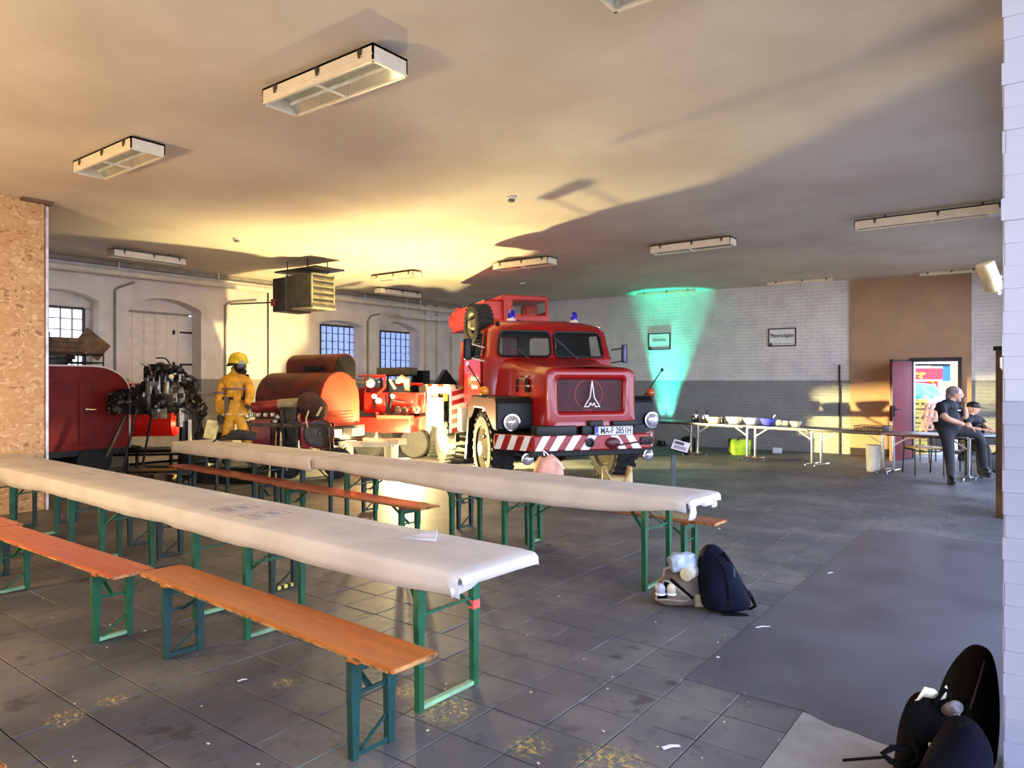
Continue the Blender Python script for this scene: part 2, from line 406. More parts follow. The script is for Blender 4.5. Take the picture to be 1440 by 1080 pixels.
q4((LX,y,0),(LX,YE,0),(LX,YE,CEIL),(LX,y,CEIL))
struct(wl.build('wall_left',M_LEFT,smooth=0))
def glass_block_material(name,tint,st):
    t=NT(name); v=t.obj(); n=t.noise(v,55,3); t.bump(n,.5,.01)
    tr=t.new('ShaderNodeBsdfTranslucent'); tr.inputs[0].default_value=tint; gl=t.new('ShaderNodeBsdfTransparent'); gl.inputs[0].default_value=tint
    t.set(rgb(225,228,235),.12); t.b.inputs['Specular IOR Level'].default_value=.6
    m1=t.new('ShaderNodeMixShader'); m1.inputs[0].default_value=.5; t.link(tr.outputs[0],m1.inputs[1]); t.link(gl.outputs[0],m1.inputs[2])
    m2=t.new('ShaderNodeMixShader'); m2.inputs[0].default_value=st; t.link(t.b.outputs[0],m2.inputs[1]); t.link(m1.outputs[0],m2.inputs[2]); t.link(m2.outputs[0],t.out.inputs[0]); return t.m
M_GB1=glass_block_material('ribbed_glass_pane',(.66,.64,.60,1),.9); M_GB2=glass_block_material('bluish_glass_pane',(.36,.43,.56,1),.66)
M_MUNT=pm('window_bar_paint',rgb(70,64,58),.5)
def window(n,k,y0,y1,z0,z1,nc,nr,m,fullz0):
    yo0,yo1,_,sp,cr,dp=OPEN[k]; x=LX-dp+.03
    fr=MB(); w=.03
    # infill wall around the glazed field, then the frame
    inf=MB(); 
    inf.box((x-.03,(yo0+yo1)/2,(z1+cr)/2+.02),(.1,yo1-yo0+.02,cr-z1+.04))
    if yo1-y1>.02: inf.box((x-.03,(y1+yo1)/2,(z0+z1)/2),(.1,yo1-y1,z1-z0+.02))
    if y0-yo0>.02: inf.box((x-.03,(y0+yo0)/2,(z0+z1)/2),(.1,y0-yo0,z1-z0+.02))
    if z0-fullz0>.02: inf.box((x-.03,(yo0+yo1)/2,(z0+fullz0)/2),(.1,yo1-yo0,z0-fullz0))
    for c in range(nc+1):
        yy=y0+(y1-y0)*c/nc; fr.box((x+.012,yy,(z0+z1)/2),(.03,.014 if 0<c<nc else .05,z1-z0))
    for r in range(nr+1):
        zz=z0+(z1-z0)*r/nr; fr.box((x+.012,(y0+y1)/2,zz),(.03,y1-y0,.014 if 0<r<nr else .05))
    W=struct(fr.build('window_%d'%n,M_MUNT,smooth=0)); inf.build('infill',M_LEFT,W,smooth=0)
    pw,ph=(y1-y0)/nc,(z1-z0)/nr; first=None
    for c in range(nc):
        for r in range(nr):
            if first is None:
                o=first=MB().rbox((0,0,0),(.05,pw-.016,ph-.016),.012).build('pane',m,W)
            else: o=first.copy(); C.objects.link(o)
            o.location=(x-.01,y0+pw*(c+.5),z0+ph*(r+.5)); o.rotation_euler=(random.uniform(-.02,.02),random.uniform(-.05,.05),random.uniform(-.05,.05))
    return W
gx=LX-.42+.03
window(1,0,lw(50,gx)[0],lw(117,gx)[0],1.78,lz(100,433,gx),4,6,M_GB1,1.72)
window(2,2,lw(450,gx)[0],lw(499,gx)[0],1.64,lz(480,459,gx),6,7,M_GB2,1.62)
window(3,3,lw(534,gx)[0],lw(577,gx)[0],1.64,lz(555,467,gx),6,7,M_GB2,1.62)
# whitewashed plank door in the second niche
yo0,yo1,_,sp,cr,dp=OPEN[1]; yd1=lw(264,gx)[0]; dz=lz(225,442,gx)
D=thing('door_1',None,None,(gx,yo0,0)); struct(D)
pw=(yd1-yo0)/6
for k in range(6): MB().box((0,pw*(k+.5),dz/2),(.05,pw-.004,dz)).build('plank',M_WHITEWOOD,D,smooth=0,bevel=.004)
h=MB(); h.box((.04,yd1-yo0-.06,lz(258,466)),(.02,.26,.04)); h.box((.04,yd1-yo0-.06,lz(258,512)),(.02,.26,.04)); h.build('strap_hinge',M_STEELD,D,smooth=0)
h=MB(); h.box((.035,yd1-yo0-.32,lz(250,466)),(.02,.05,.09)); h.box((.035,yd1-yo0-.32,lz(250,512)),(.02,.05,.1)); h.build('latch',M_STEELD,D,smooth=0)
h=MB(); h.box((.01,(yd1-yo0)/2,dz+.02),(.1,yd1-yo0,.04)); h.build('lintel_bar',M_CONDUIT,D,smooth=0)
h=MB(); h.box((-.03,(yo1-yo0)/2,(dz+cr)/2+.03),(.1,yo1-yo0+.02,cr-dz+.02)); h.box((-.03,(yd1+yo1)/2-yo0,dz/2),(.1,yo1-yd1,dz)); h.build('infill',M_LEFT,D,smooth=0)
# ledge, pilaster strips
tr=MB(); tr.box((LX+.02,8,1.38),(.05,16,.035)); struct(tr.build('trim_3',M_CONDUIT,smooth=0))
for n,(u0,u1) in enumerate(((596,604),(612,622),(632,640))):
    a,b=lw(u0)[0],lw(u1)[0]; struct(MB().box((LX+.05,(a+b)/2,CEIL/2),(.1,b-a,CEIL)).build('trim_%d'%(4+n),M_LEFT,smooth=0))
# ---------------------------------------------------------------- back wall, brown boarding, doorway
BL=cw(-1.33,21.8); BA=YAW+math.atan2(-.552,.8335)
BM=TM(BL,0,0,BA)
def wt(u):
    s=(u-CX)/F; return (21.8*s+1.33)/(.8335+.552*s)
def wd_(u): return 21.8-.552*wt(u)
def wz(u,v): return H-(v-HZ)/F*wd_(u)
dt0,dt1,dtop=wt(1281.5),wt(1352),2.12
bw=MB(); TB=.35
for (a,b,z0,z1) in ((-.3,dt0,0,CEIL),(dt0,dt1,dtop,CEIL),(dt1,14.6,0,CEIL)): bw.box(((a+b)/2,TB/2,(z0+z1)/2),(b-a,TB,z1-z0))
o=struct(bw.build('wall_back',M_BACK,smooth=0)); o.matrix_world=BM
bt0,bt1=wt(1196),wt(1366); BZ=CEIL-.02
br=MB()
for (a,b,z0,z1) in ((bt0,dt0,.16,BZ),(dt0,dt1,dtop,BZ),(dt1,bt1,.16,BZ)): br.box(((a+b)/2,-.03,(z0+z1)/2),(b-a,.05,z1-z0))
o=struct(br.build('wall_boarding',M_BROWN,smooth=0)); o.matrix_world=BM
sk=MB(); sk.box(((bt0+dt0)/2,-.04,.08),(dt0-bt0,.06,.16)); sk.box(((bt1+dt1)/2,-.04,.08),(bt1-dt1,.06,.16))
o=struct(sk.build('baseboard_back',M_DARKFRAME,smooth=0)); o.matrix_world=BM
D2=thing('door_2',None,None,BL,BA); struct(D2)
fr=MB(); fr.box((dt0+.02,.12,dtop/2),(.06,.5,dtop)); fr.box((dt1-.03,.12,dtop/2),(.07,.5,dtop)); fr.box(((dt0+dt1)/2,.12,dtop-.03),(dt1-dt0,.5,.08)); fr.build('door_frame',M_DARKFRAME,D2,smooth=0)
M_DRED=pm('dark_red_door',rgb(126,12,38),.5,var=.12,scale=3,spec=.3)
hinge=BM@Vector((dt0+.02,-.1,0)); free=at(1247,600,14.55); free.z=0
dv=(free-hinge); ang=math.atan2(dv.y,dv.x); L=.88
leaf=MB().box((L/2,0,1.04),(L,.05,2.08)); o=leaf.build('door_leaf',M_DRED,None,bevel=.006); 
DL=thing('door_3',None,None,hinge,ang); struct(DL); o.parent=DL
e=MB(); e.box((.018,0,1.04),(.035,.056,2.081)); e.box((L-.03,0,1.04),(.06,.056,2.081)); e.box((L/2,0,2.06),(L,.056,.045)); e.build('edge_strip',M_DARKFRAME,DL,smooth=0)
for sgn in (-1,1):
    h=MB(); h.box((L-.1,sgn*.032,1.02),(.05,.014,.22)); h.build('handle_plate',M_STEELD,DL,bevel=.003)
    h=MB(); h.tube([(L-.1,sgn*.03,1.05),(L-.1,sgn*.075,1.05),(L-.24,sgn*.08,1.05)],.011); h.build('handle',M_STEELD,DL)
# white vertical conduit and cable on the back wall
ct=MB(); ct.box((wt(1182)-.02,-.02,1.0),(.03,.03,2.0)); o=struct(ct.build('trim_8',M_STEELD,smooth=0)); o.matrix_world=BM
# yard outside
yd=MB(); yd.box((11,14,-.06),(21,40,.08)); yd.box((-5,24,-.06),(14,12,.08)); struct(yd.build('ground',M_PAVE,smooth=0))
# ---------------------------------------------------------------- ceiling lights
M_HOUS=pm('lamp_housing',rgb(240,226,196),.4,var=.04)
M_CLIP=pm('lamp_clip',rgb(96,84,66),.4,.5)
M_REFL=pm('lamp_reflector',rgb(205,210,196),.22,.85,var=.08)
M_TUBE=pm('lamp_tube',rgb(250,248,235),.25)
def glass_mat(name,col,rough=.05,tr=.85,tint=(1,1,1,1)):
    t=NT(name); g=t.new('ShaderNodeBsdfTransparent'); g.inputs[0].default_value=tint
    m=t.new('ShaderNodeMixShader'); t.set(col,rough); m.inputs[0].default_value=tr
    t.link(t.b.outputs[0],m.inputs[1]); t.link(g.outputs[0],m.inputs[2]); t.link(m.outputs[0],t.out.inputs[0]); return t.m
M_ACRYL=glass_mat('clear_lamp_cover',rgb(236,240,225),.12,.86)
def ceiling_light(u,v,label,along_x=True,L=1.25,W=.32,hgt=.12,gap=.03,cover=True,tubes=2,rot=0):
    p=fl(u,v,CEIL-gap-hgt/2); rz=(0 if along_x else PI/2)+rot
    t=thing('ceiling_light',label,'ceiling light',(p.x,p.y,CEIL-gap-hgt),rz,'ceiling lights of the hall')
    b=MB(); b.box((0,0,hgt-.008),(L,W,.016))
    for s in (-1,1):
        b.box((0,s*(W/2-.006),hgt/2),(L,.012,hgt)); b.box((s*(L/2-.006),0,hgt/2),(.012,W,hgt))
    b.box((0,-W/2-.002,hgt*.38),(L,.006,.006))
    b.build('housing',M_HOUS,t,smooth=0)
    r=MB(); r.box((0,0,hgt-.025),(L-.03,W-.03,.012))
    for s in (-1,1): r.prism([(-W/2+.02,hgt-.03),(-W/2+.08,hgt-.03),(-W/2+.02,.02)],-L/2+.02,L/2-.02,Matrix(((0,0,1,0),(s,0,0,0),(0,1,0,0),(0,0,0,1))))
    r.build('reflector',M_REFL,t,smooth=0)
    for k in range(tubes):
        y=(k-(tubes-1)/2)*.12; MB().cyl((-L/2+.06,y,hgt*.5),(L/2-.06,y,hgt*.5),.014,n=10).build('tube',M_TUBE,t)
    if cover:
        MB().box((0,0,.004),(L-.03,W-.03,.006)).build('cover',M_ACRYL,t,smooth=0)
    f=MB()
    for s in (-1,1): f.box((0,s*(W/2-.008),.004),(L,.02,.012)); f.box((s*(L/2-.008),0,.004),(.02,W,.012))
    f.box((0,0,.003),(.016,W,.014)); f.build('cover_frame',M_HOUS,t,smooth=0)
    for x in (-.36,0.04,.40):
        c=MB(); c.box((x*L,-W/2-.008,hgt*.72),(.03,.014,.035)); c.box((x*L,-W/2-.012,hgt*.45),(.012,.012,.02)); c.build('clip',M_CLIP,t,smooth=0)
    hg=MB()
    for x in (-.3,.3): hg.cyl((x*L,0,hgt),(x*L,0,hgt+gap),.012,n=8)
    hg.build('hanger',M_CLIP,t)
    return t
ceiling_light(466,117,'large ceiling light over the white front table, largest of all the ceiling lights')
ceiling_light(165,224,'cream ceiling light with see-through cover above the chipboard partition',gap=.015)
ceiling_light(208,362,'slim cream ceiling light above the plank door, close to the white pipe',along_x=False,W=.24,gap=.04)
ceiling_light(557,389,'yellow-lit ceiling light between the hanging air heater and the truck',W=.26,gap=.03)
ceiling_light(560,412,'narrow ceiling light right above the white pipe and glazed windows',along_x=False,W=.2,gap=.02,L=1.4)
ceiling_light(737,371,'ceiling light directly above the red crane truck',W=.3,gap=.04)
ceiling_light(973,346,'ceiling light right of the truck roof, hanging inside the dark ceiling shadow',W=.28,gap=.04,L=1.35)
l8_=ceiling_light(1311,305,'long ceiling light at the right, half open with one pale cover end',W=.2,gap=.05,L=1.85,cover=False)
MB().box((.76,0,.01),(.30,.19,.05)).build('cover_end',M_WHITEP,l8_,smooth=0,bevel=.004)
ceiling_light(936,411,'ceiling light washed turquoise at the top of the brick wall',W=.14,hgt=.07,gap=.0,L=1.5,cover=False,tubes=1,rot=.06)
ceiling_light(1125,396,'bare slim ceiling light above the framed deposit sign',W=.14,hgt=.06,gap=.0,L=1.4,cover=False,tubes=1,rot=.06)
ceiling_light(1335,383,'bare slim ceiling light above the brown boarding with the door',W=.14,hgt=.06,gap=.0,L=1.05,cover=False,tubes=1,rot=.06)
ceiling_light(996,-70,'ceiling light cut off by the top edge, only a corner showing',gap=.02)
# suspended tube below the pipe
pa=at(562,444,LX*.955/(cY*(-.158)-sY)); y0=pa.y; z0=3.36
t=thing('hanging_light','long white tube light hanging on rods under the ceiling pipe','hanging light',(LX+.75,y0,z0))
b=MB(); b.prism([(-.05,.05),(.05,.05),(.09,-.02),(-.09,-.02)],0,3.0,Matrix(((1,0,0,0),(0,0,1,0),(0,1,0,0),(0,0,0,1)))); b.build('housing',M_WHITEP,t,smooth=0)
MB().cyl((0,.06,-.035),(0,2.94,-.035),.018,n=10).build('tube',M_TUBE,t)
for yy in (.15,2.7): MB().cyl((0,yy,.05),(0,yy,CEIL-z0),.008,n=6).build('rod',M_WHITEP,t)
# ---------------------------------------------------------------- heating pipe, tray, conduits
t=thing('heating_pipe','long cream heating pipe running along the top of the left wall','pipe',(LX+.3,0,3.655))
MB().tube([(0,-6,0),(0,2,0),(0,9,.01),(0,17.1,.02)],.062,14).build('pipe_run',M_PIPE,t)
for yy in (4.3,6.2,8.2,10.2,12.2,14.2,16):
    b=MB(); b.cyl((0,yy,.05),(0,yy,CEIL-3.655),.012,n=8); b.tube([(.07*math.cos(a),yy,.07*math.sin(a)) for a in [2*PI*k/12 for k in range(12)]],.01,6,closed=True); b.build('hanger',M_WHITEP,t)
b=MB(); b.box((LX+.1,5.3,CEIL-.06),(.18,22,.05)); b.box((LX+.19,5.3,CEIL-.05),(.012,22,.09)); o=b.build('cable_tray',M_CONDUIT,smooth=0); tag(o,'dark cable tray squeezed between pipe and ceiling on the left wall','cable tray')
def conduit(pts,r,label,m=M_CONDUIT):
    o=MB().tube(pts,r,8).build('wall_conduit',m); tag(o,label,'conduit','conduits on the left wall'); return o
ya=lw(161)[0]; za=lz(161,404)
conduit([(LX+.03,ya,1.38),(LX+.03,ya,za-.05),(LX+.03,ya+.06,za),(LX+.03,ya+.35,za+.13)],.022,'pale conduit bending right at its top, between barred window and plank door')
yb=lw(316)[0]; zb=lz(316,429)
conduit([(LX+.03,yb,1.4),(LX+.03,yb,zb),(LX+.03,yb+.1,zb+.06),(LX+.03,yb+.75,zb+.17)],.022,'cream conduit rising behind the yellow firefighter figure')
yc=lw(376)[0]
conduit([(LX+.03,yc,1.2),(LX+.03,yc,CEIL-.2)],.014,'thin dark conduit dropping below the air heater',M_STEELD)
yd=lw(512)[0]
conduit([(LX+.03,yd+.1,1.4),(LX+.03,yd+.1,3.2),(LX+.03,yd+.2,3.35),(LX+.03,yd+.5,3.42)],.02,'pale conduit between the two bluish windows')
# smoke detectors
def detector(u,v,label):
    p=fl(u,v,CEIL-.03); t=thing('smoke_detector',label,'smoke detector',(p.x,p.y,CEIL))
    MB().lathe([(.062,0),(.062,-.02),(.05,-.028)],n=20).build('base',M_WHITEP,t); MB().lathe([(.045,-.028),(.045,-.045),(.03,-.058),(.0,-.06)],n=20).build('head',pm('detector_grey',rgb(120,112,100),.5),t)
detector(719,281,'round smoke detector in the middle of the ceiling above the truck')
detector(333,338,'small smoke detector on the ceiling left of the air heater')
detector(735,400,'tiny smoke detector on the ceiling behind the crane')
# ---------------------------------------------------------------- air heater
P=cw(-3.68,13,0); hx,hy=P.x,P.y
M_HEAT=pm('heater_grey_green',rgb(92,88,74),.5,.2,var=.15,dirt=.4); M_LOUV=pm('heater_louvre',rgb(176,168,128),.45,.2)
t=thing('air_heater','grey louvred air heater hanging under the ceiling by the left wall','heater',(hx,hy,3.01))
MB().rbox((-.36,.27,.31),(.72,.54,.60),.02).build('casing',M_HEAT,t)
MB().rbox((-.93,.27,.27),(.42,.60,.64),.03).build('fan_housing',pm('heater_dark',rgb(62,58,50),.55,.2),t)
b=MB(); b.box((-.72,.27,.3),(.03,.58,.64)); b.build('flange',M_HEAT,t,smooth=0)
b=MB()
for s in (0,1): b.box((.005,.02+.5*s,.31),(.03,.03,.6)); b.box((.005,.27,.02+.58*s),(.03,.52,.03))
b.build('louvre_frame',M_LOUV,t,smooth=0)
for k in range(5):
    o=MB().box((0,0,0),(.012,.46,.105)).build('louvre_slat',M_LOUV,t,smooth=0); o.location=(0,.27,.09+k*.11); o.rotation_euler=(0,R(-32),0)
MB().box((-.25,.27,-.02),(.62,.54,.03)).build('drip_tray',M_LOUV,t,smooth=0,bevel=.004)
MB().box((-1.08,-.045,.13),(.11,.05,.13)).build('switch_box',pm('heater_switch_red',rgb(150,52,46),.4),t,bevel=.006)
b=MB()
for x in (-.15,-.75):
    for y in (.04,.5): b.cyl((x,y,.6),(x,y,CEIL-3.01),.01,n=6)
b.box((-.40,.27,.70),(1.25,.66,.03)); b.build('suspension',M_STEELD,t,smooth=0)
MB().tube([(-1.1,.2,.2),(-1.5,.2,.18),(LX+.05-hx,lw(322)[0]-hy,lz(322,428)-3.01)],.016,8).build('supply_pipe',M_STEELD,t)
# emergency luminaire on a bracket by the pier
q=at(1392,389,7.4)
t=thing('emergency_light','cream emergency light tilted on a bracket beside the white pier','emergency light',q)
M=TM((0,0,0),R(10),R(-28),YAW)
MB().rbox((0,0,0),(.12,.16,.32),.025,M=M).build('casing',pm('emergency_cream',rgb(240,226,178),.35),t)
MB().lathe([(.018,0),(.022,.03),(.0,.04)],M@TM((-.05,-.09,-.16),R(90)),12).build('status_lamp',M_WHITEP,t)
b=MB(); e_=rzm(0)@Vector((XR+.02-q.x,.35,-.02)); b.tube([(0,.0,.0),(.1,.1,.0),e_],.014,8); b.build('bracket',M_WHITEP,t)
# ---------------------------------------------------------------- beer garden tables and benches
def wood(name,a,b,edge):
    t=NT(name); v=t.obj(); mp=t.new('ShaderNodeMapping'); mp.inputs['Scale'].default_value=(1.0,11,11); t.link(v,mp.inputs[0])
    n=t.noise(mp.outputs[0],2.6,5,.6); n2=t.noise(v,7,6,.75); n3=t.noise(v,22,4,.7)
    c=t.mix(t.step(n,.25,.75),rgb(*a),rgb(*b)); c=t.mix(t.math('MULTIPLY',t.step(n2,.62,.7),.7),c,rgb(*edge)); c=t.mix(t.math('MULTIPLY',t.step(n3,.68,.74),.55),c,rgb(70,34,16))
    t.set(c,.38); t.b.inputs['Coat Weight'].default_value=.35; t.b.inputs['Coat Roughness'].default_value=.25; t.bump(n,.12,.003); return t.m
WOODS=[wood('orange_lacquered_wood',(196,112,38),(170,90,28),(206,140,70)),wood('reddish_lacquered_wood',(204,92,52),(178,70,36),(150,58,36)),wood('dark_orange_wood',(168,76,32),(140,56,24),(112,44,22))]
M_EDGEW=pm('worn_board_edge',rgb(176,128,72),.7,var=.4,scale=14)
M_GREEN=pm('green_leg_paint',rgb(8,86,52),.4,var=.12,scale=8,dirt=.25)
M_GREEN2=pm('blue_green_leg_paint',rgb(10,60,56),.42,var=.12,scale=8,dirt=.3)
M_GREEN3=pm('dark_green_leg_paint',rgb(14,46,36),.44,var=.15,scale=8,dirt=.3)
M_LGREEN=pm('scuffed_pale_green',rgb(128,172,130),.5,var=.2)
def leg_frame(t,x,inward,w,top,m,table=True):
    # two flat tapering legs, rails, a floor bar and a diagonal stay under the board
    lw_=.042
    for s in (-1,1):
        y=s*w/2; L=MB()
        L.loft([[(x-.018,y-a,z),(x+.018,y-a,z),(x+.018,y+b,z),(x-.018,y+b,z)] for z,a,b in ((0.0,.016,.016),(top*.55,.021,.021),(top*.62,.024,.03),(top,.024,.03))]); L.build('leg',m,t,smooth=0)
    r=MB(); r.beam((x,-w/2,top-.025),(x,w/2,top-.025),.03,.045); r.build('top_rail',m,t,smooth=0)
    r=MB(); r.beam((x,-w/2,top*.66),(x,w/2,top*.66),.012,.014); r.build('cross_bar',m,t,smooth=0)
    r=MB(); r.beam((x,-w/2,.02),(x,w/2,.02),.03,.022); r.build('floor_bar',M_LGREEN if m is M_GREEN else m,t,smooth=0)
    r=MB()
    if table:
        r.beam((x,-w/2+.02,top*.60),(x+inward*.30,-.04,top-.01),.022,.012); r.beam((x,w/2-.02,top*.60),(x+inward*.30,.04,top-.01),.022,.012)
        r.beam((x,-w*.5,top-.06),(x,w*.2,top-.16),.014,.014); r.beam((x,w*.5,top*.8),(x,-w*.1,top-.03),.018,.014)
    else:
        r.beam((x,0,top*.64),(x+inward*.24,0,top-.01),.024,.012); r.beam((x,w/2,top*.34),(x,-w*.3,.03),.012,.012)
    r.build('stay',m,t,smooth=0)
def bench(x0,x1,y0,y1,label,wd=0,m=M_GREEN2,W=.27,top=.465):
    # x0,y0 right end centre; x1,y1 left end centre
    a=Vector((x0,y0,0)); b=Vector((x1,y1,0)); L=(a-b).length; c=(a+b)/2; rz=math.atan2(y0-y1,x0-x1)
    t=thing('beer_bench',label,'bench',c,rz,'beer garden benches')
    bd=MB(); hw=W/2
    sec=[(-hw+.012,-.013),(-hw,-.006),(-hw,.006),(-hw+.012,.013),(hw-.012,.013),(hw,.006),(hw,-.006),(hw-.012,-.013)]
    N=12; rings=[]
    for k in range(N+1):
        f=k/N; x=-L/2+L*f; e=.86 if k in (0,N) else 1.0
        rings.append([(x,y*(.95 if k in (0,N) else 1),top-.013+z*e) for y,z in sec])
    bd.loft(rings); o=bd.build('seat_board',WOODS[wd],t,smooth=0)
    ed=MB()
    for s in (-1,1): ed.box((0,s*hw,top-.013),(L-.04,.006,.010))
    for s in (-1,1): ed.box((s*L/2,0,top-.013),(.006,W*.88,.016))
    ed.build('worn_edge',M_EDGEW,t,smooth=0)
    for s in (-1,1): MB().box((s*(L/2-.27),0,top-.036),(.07,W*.86,.02)).build('batten',WOODS[wd],t,smooth=0)
    for s in (-1,1): leg_frame(t,s*(L/2-.28),-s,.2,top-.045,m,False)
    return t
bench(-2.10,-4.40,2.115,2.215,'worn orange bench in front, foremost beside the white table end',0,M_GREEN2)
bench(-4.44,-6.66,2.065,2.05,'reddish bench continuing left behind the foremost orange bench',1,M_GREEN)
bench(-6.69,-8.9,2.10,2.12,'reddish bench mostly cut off by the left edge of the photo',1,M_GREEN3)
tb_=bench(-4.5,-6.8,3.36,3.36,'bench behind the front white table, legs with black and yellow tape',2,M_GREEN3)
for k_ in range(6): MB().box((1.15-.28,-.075+.03*k_,.02),(.034,.03,.026)).build('tape_band',pm('yellow_tape',rgb(226,206,90),.5) if k_%2 else pm('black_tape',rgb(16,16,16),.5),tb_,smooth=0)
bench(-6.95,-9.3,3.42,3.46,'bench behind the front white table nearest the chipboard partition',2,M_GREEN3)
bench(-4.58,-7.05,4.80,4.93,'dark orange bench before the rear table, ending near its middle',2,M_GREEN)
bench(-7.10,-9.75,4.97,5.13,'dark orange bench before the rear table, on the engine side',2,M_GREEN3)
bench(-2.17,-4.42,5.74,5.86,'dark orange bench behind the rear table, poking out at its right end',2,M_GREEN)
bench(-4.9,-7.1,5.98,6.08,'dark orange bench behind the rear table in front of the truck wheels',2,M_GREEN3)
bench(-2.5,-4.7,.66,.63,'bench at the bottom left, only an orange corner in the photo',0,M_GREEN2)
M_TTOP=wood('table_board_wood',(190,120,50),(166,98,38),(190,140,80))
def beer_table(row,x0,x1,label,m=M_GREEN,W=.52,top=.745):
    xc=(x0+x1)/2; L=x0-x1; p=row(xc); rz=row.rz
    t=thing('beer_table',label,'table',p,rz,'beer garden tables')
    MB().box((0,0,top-.014),(L-.01,W,.028)).build('table_top',M_TTOP,t,smooth=0,bevel=.004)
    for s in (-1,1): leg_frame(t,s*(L/2-.31),-s,W-.12,top-.03,m,True)
    return t
class Row:
    def __init__(s,x0,y0,x1,y1): s.a=(x0,y0); s.rz=math.atan2(y0-y1,x0-x1); s.k=(y0-y1)/(x0-x1)
    def __call__(s,x): return Vector((x,s.a[1]+s.k*(x-s.a[0]),0))
RA=Row(-2.11,2.70,-10.1,2.98); RB=Row(-2.12,5.20,-10.15,5.55)
ft_=beer_table(RA,-2.15,-4.33,'covered folding table at the near end of the front row, bright green legs')
MB().box((1.09-.31,.20,.436),(.04,.05,.045)).build('tape_band',pm('red_tape',rgb(206,84,70),.5),ft_,smooth=0)
beer_table(RA,-4.36,-6.54,'covered folding table in the middle of the front row')
beer_table(RA,-6.58,-8.76,'covered folding table in the front row before the chipboard partition')
beer_table(RA,-8.79,-10.05,'covered folding table at the far left of the front row',M_GREEN3)
beer_table(RB,-2.18,-4.22,'covered folding table at the right end of the rear row')
beer_table(RB,-4.26,-6.5,'covered folding table in the middle of the rear row')
beer_table(RB,-6.72,-8.4,'covered folding table in the rear row before the hose cart',M_GREEN3)
beer_table(RB,-8.44,-10.1,'covered folding table at the left end of the rear row',M_GREEN3)
# paper covers
def paper_material():
    t=NT('table_paper'); v=t.obj(); n=t.noise(v,2.5,4); c=t.mix(t.step(n,.35,.7),rgb(206,200,191),rgb(192,186,177))
    t.set(c,.75); t.bump(t.noise(v,5,4,.6),.35,.02); return t.m
M_PAPER=paper_material()
def cover(row,x0,x1,label,seed,drop_near,drop_far=.07,W=.55,top=.752):
    xc=(x0+x1)/2; L=x0-x1; p=row(xc)
    t=thing('paper_tablecloth',label,'tablecloth',p,row.rz,'white paper covers on the beer tables')
    N=int(L/.085); vs=[]; hw=W/2+.006; prof=9
    rings=[]
    for k in range(N+1):
        x=-L/2+L*k/N; q=noise.noise(Vector((x*1.3,seed,0))); q2=noise.noise(Vector((x*4.1,seed+3,0)))
        dn=drop_near(x+xc)*(1+.09*q)+.006*q2; df=drop_far*(1+.3*q2)
        bulge=.003+.006*q+.003*q2
        e=min(1,(L/2-abs(x))/.06)
        yl=[(-hw-bulge-.012*q2,top-dn),(-hw-bulge*.9,top-dn*.66),(-hw-.012-bulge*.45,top-dn*.3),(-hw-.003,top-.010),(-hw+.006,top),(-W*.2,top+.002*q2),(W*.2,top+.002*q),(hw-.006,top),(hw+.003,top-.010),(hw+.012+.015*abs(q),top-df)]
        rings.append([(x,y,z-(1-e)*.006) for y,z in yl])
    # end flap folded over the right end and left end
    vs=[r_ for r in rings for r_ in r]; n=len(rings[0]); fs=[]
    for k in range(N):
        for i in range(n-1): fs.append((k*n+i,k*n+i+1,(k+1)*n+i+1,(k+1)*n+i))
    mb=MB(); mb.add(vs,fs)
    for s,k in ((1,N),(-1,0)):
        r=rings[k]; a=[]; 
        for (x,y,z) in r[3:9]:
            w=.5+.5*noise.noise(Vector((y*9,seed*2+s,1)))
            a.append([(x,y,z),(x+s*.016,y,z-.012),(x+s*.02,y*1.0,z-.035-.03*w)])
        b=len(mb.v); 
        for q in a: mb.v+= [Vector(c) for c in q]
        for i in range(len(a)-1):
            for j in range(2): mb.f.append([b+i*3+j,b+i*3+j+1,b+(i+1)*3+j+1,b+(i+1)*3+j]); mb.mi.append(0)
    o=mb.build('paper_sheet',M_PAPER,t,smooth=50,weld=.0005)
    md=o.modifiers.new('th','SOLIDIFY'); md.thickness=.003; md.offset=1
    return t
def dA(x): return .135-.03*math.exp(-((x+2.2)/.25)**2)+.03*math.exp(-((x+8.1)/.5)**2)
def dB(x): return .15-.05*math.exp(-((x+2.2)/.3)**2)+.03*math.sin(x*1.2)
CA=cover(RA,-2.11,-10.08,'long white paper cover over the front row of tables',1.0,dA)
CB=cover(RB,-2.10,-6.72,'white paper cover on the right part of the rear table row',5.0,dB)
CC=cover(RB,-6.735,-10.18,'white paper cover on the left part of the rear table row, below the dark jacket',9.0,lambda x:.15)
# crumpled loose corners at the right ends
def corner(t,x,y,label,m=M_PAPER,s=1.0):
    b=MB(); rows=[]; K=17
    for k in range(K):
        f=k/(K-1); dr=.075*s*(1+.45*math.sin(2.2+6*f)+.25*math.sin(15*f))*(1-.35*f)
        rows.append([(x+.012+.022*(j/4)*math.sin(11*f+.6)+.010*math.sin(23*f+j),y+.40*f*s+.008*math.sin(9*f+j*1.3),.751-dr*j/4-(.008 if j else 0)) for j in range(5)])
    vs=[p for r in rows for p in r]; fs=[(k*5+j,k*5+j+1,(k+1)*5+j+1,(k+1)*5+j) for k in range(K-1) for j in range(4)]
    b.add(vs,fs); o=b.build('loose_corner',m,t,smooth=60); md=o.modifiers.new('th','SOLIDIFY'); md.thickness=.003
LA=(-2.11+10.08)/2; LB=(-2.10+6.72)/2
corner(CB,LB+.004,-.285,'',s=1.3)
b=MB(); b.tube([(LA-.06,-.285,.665),(LA-.01,-.21,.69),(LA+.012,-.10,.728)],[.034,.024,.008],8); b.build('rolled_corner',M_PAPER,CA)
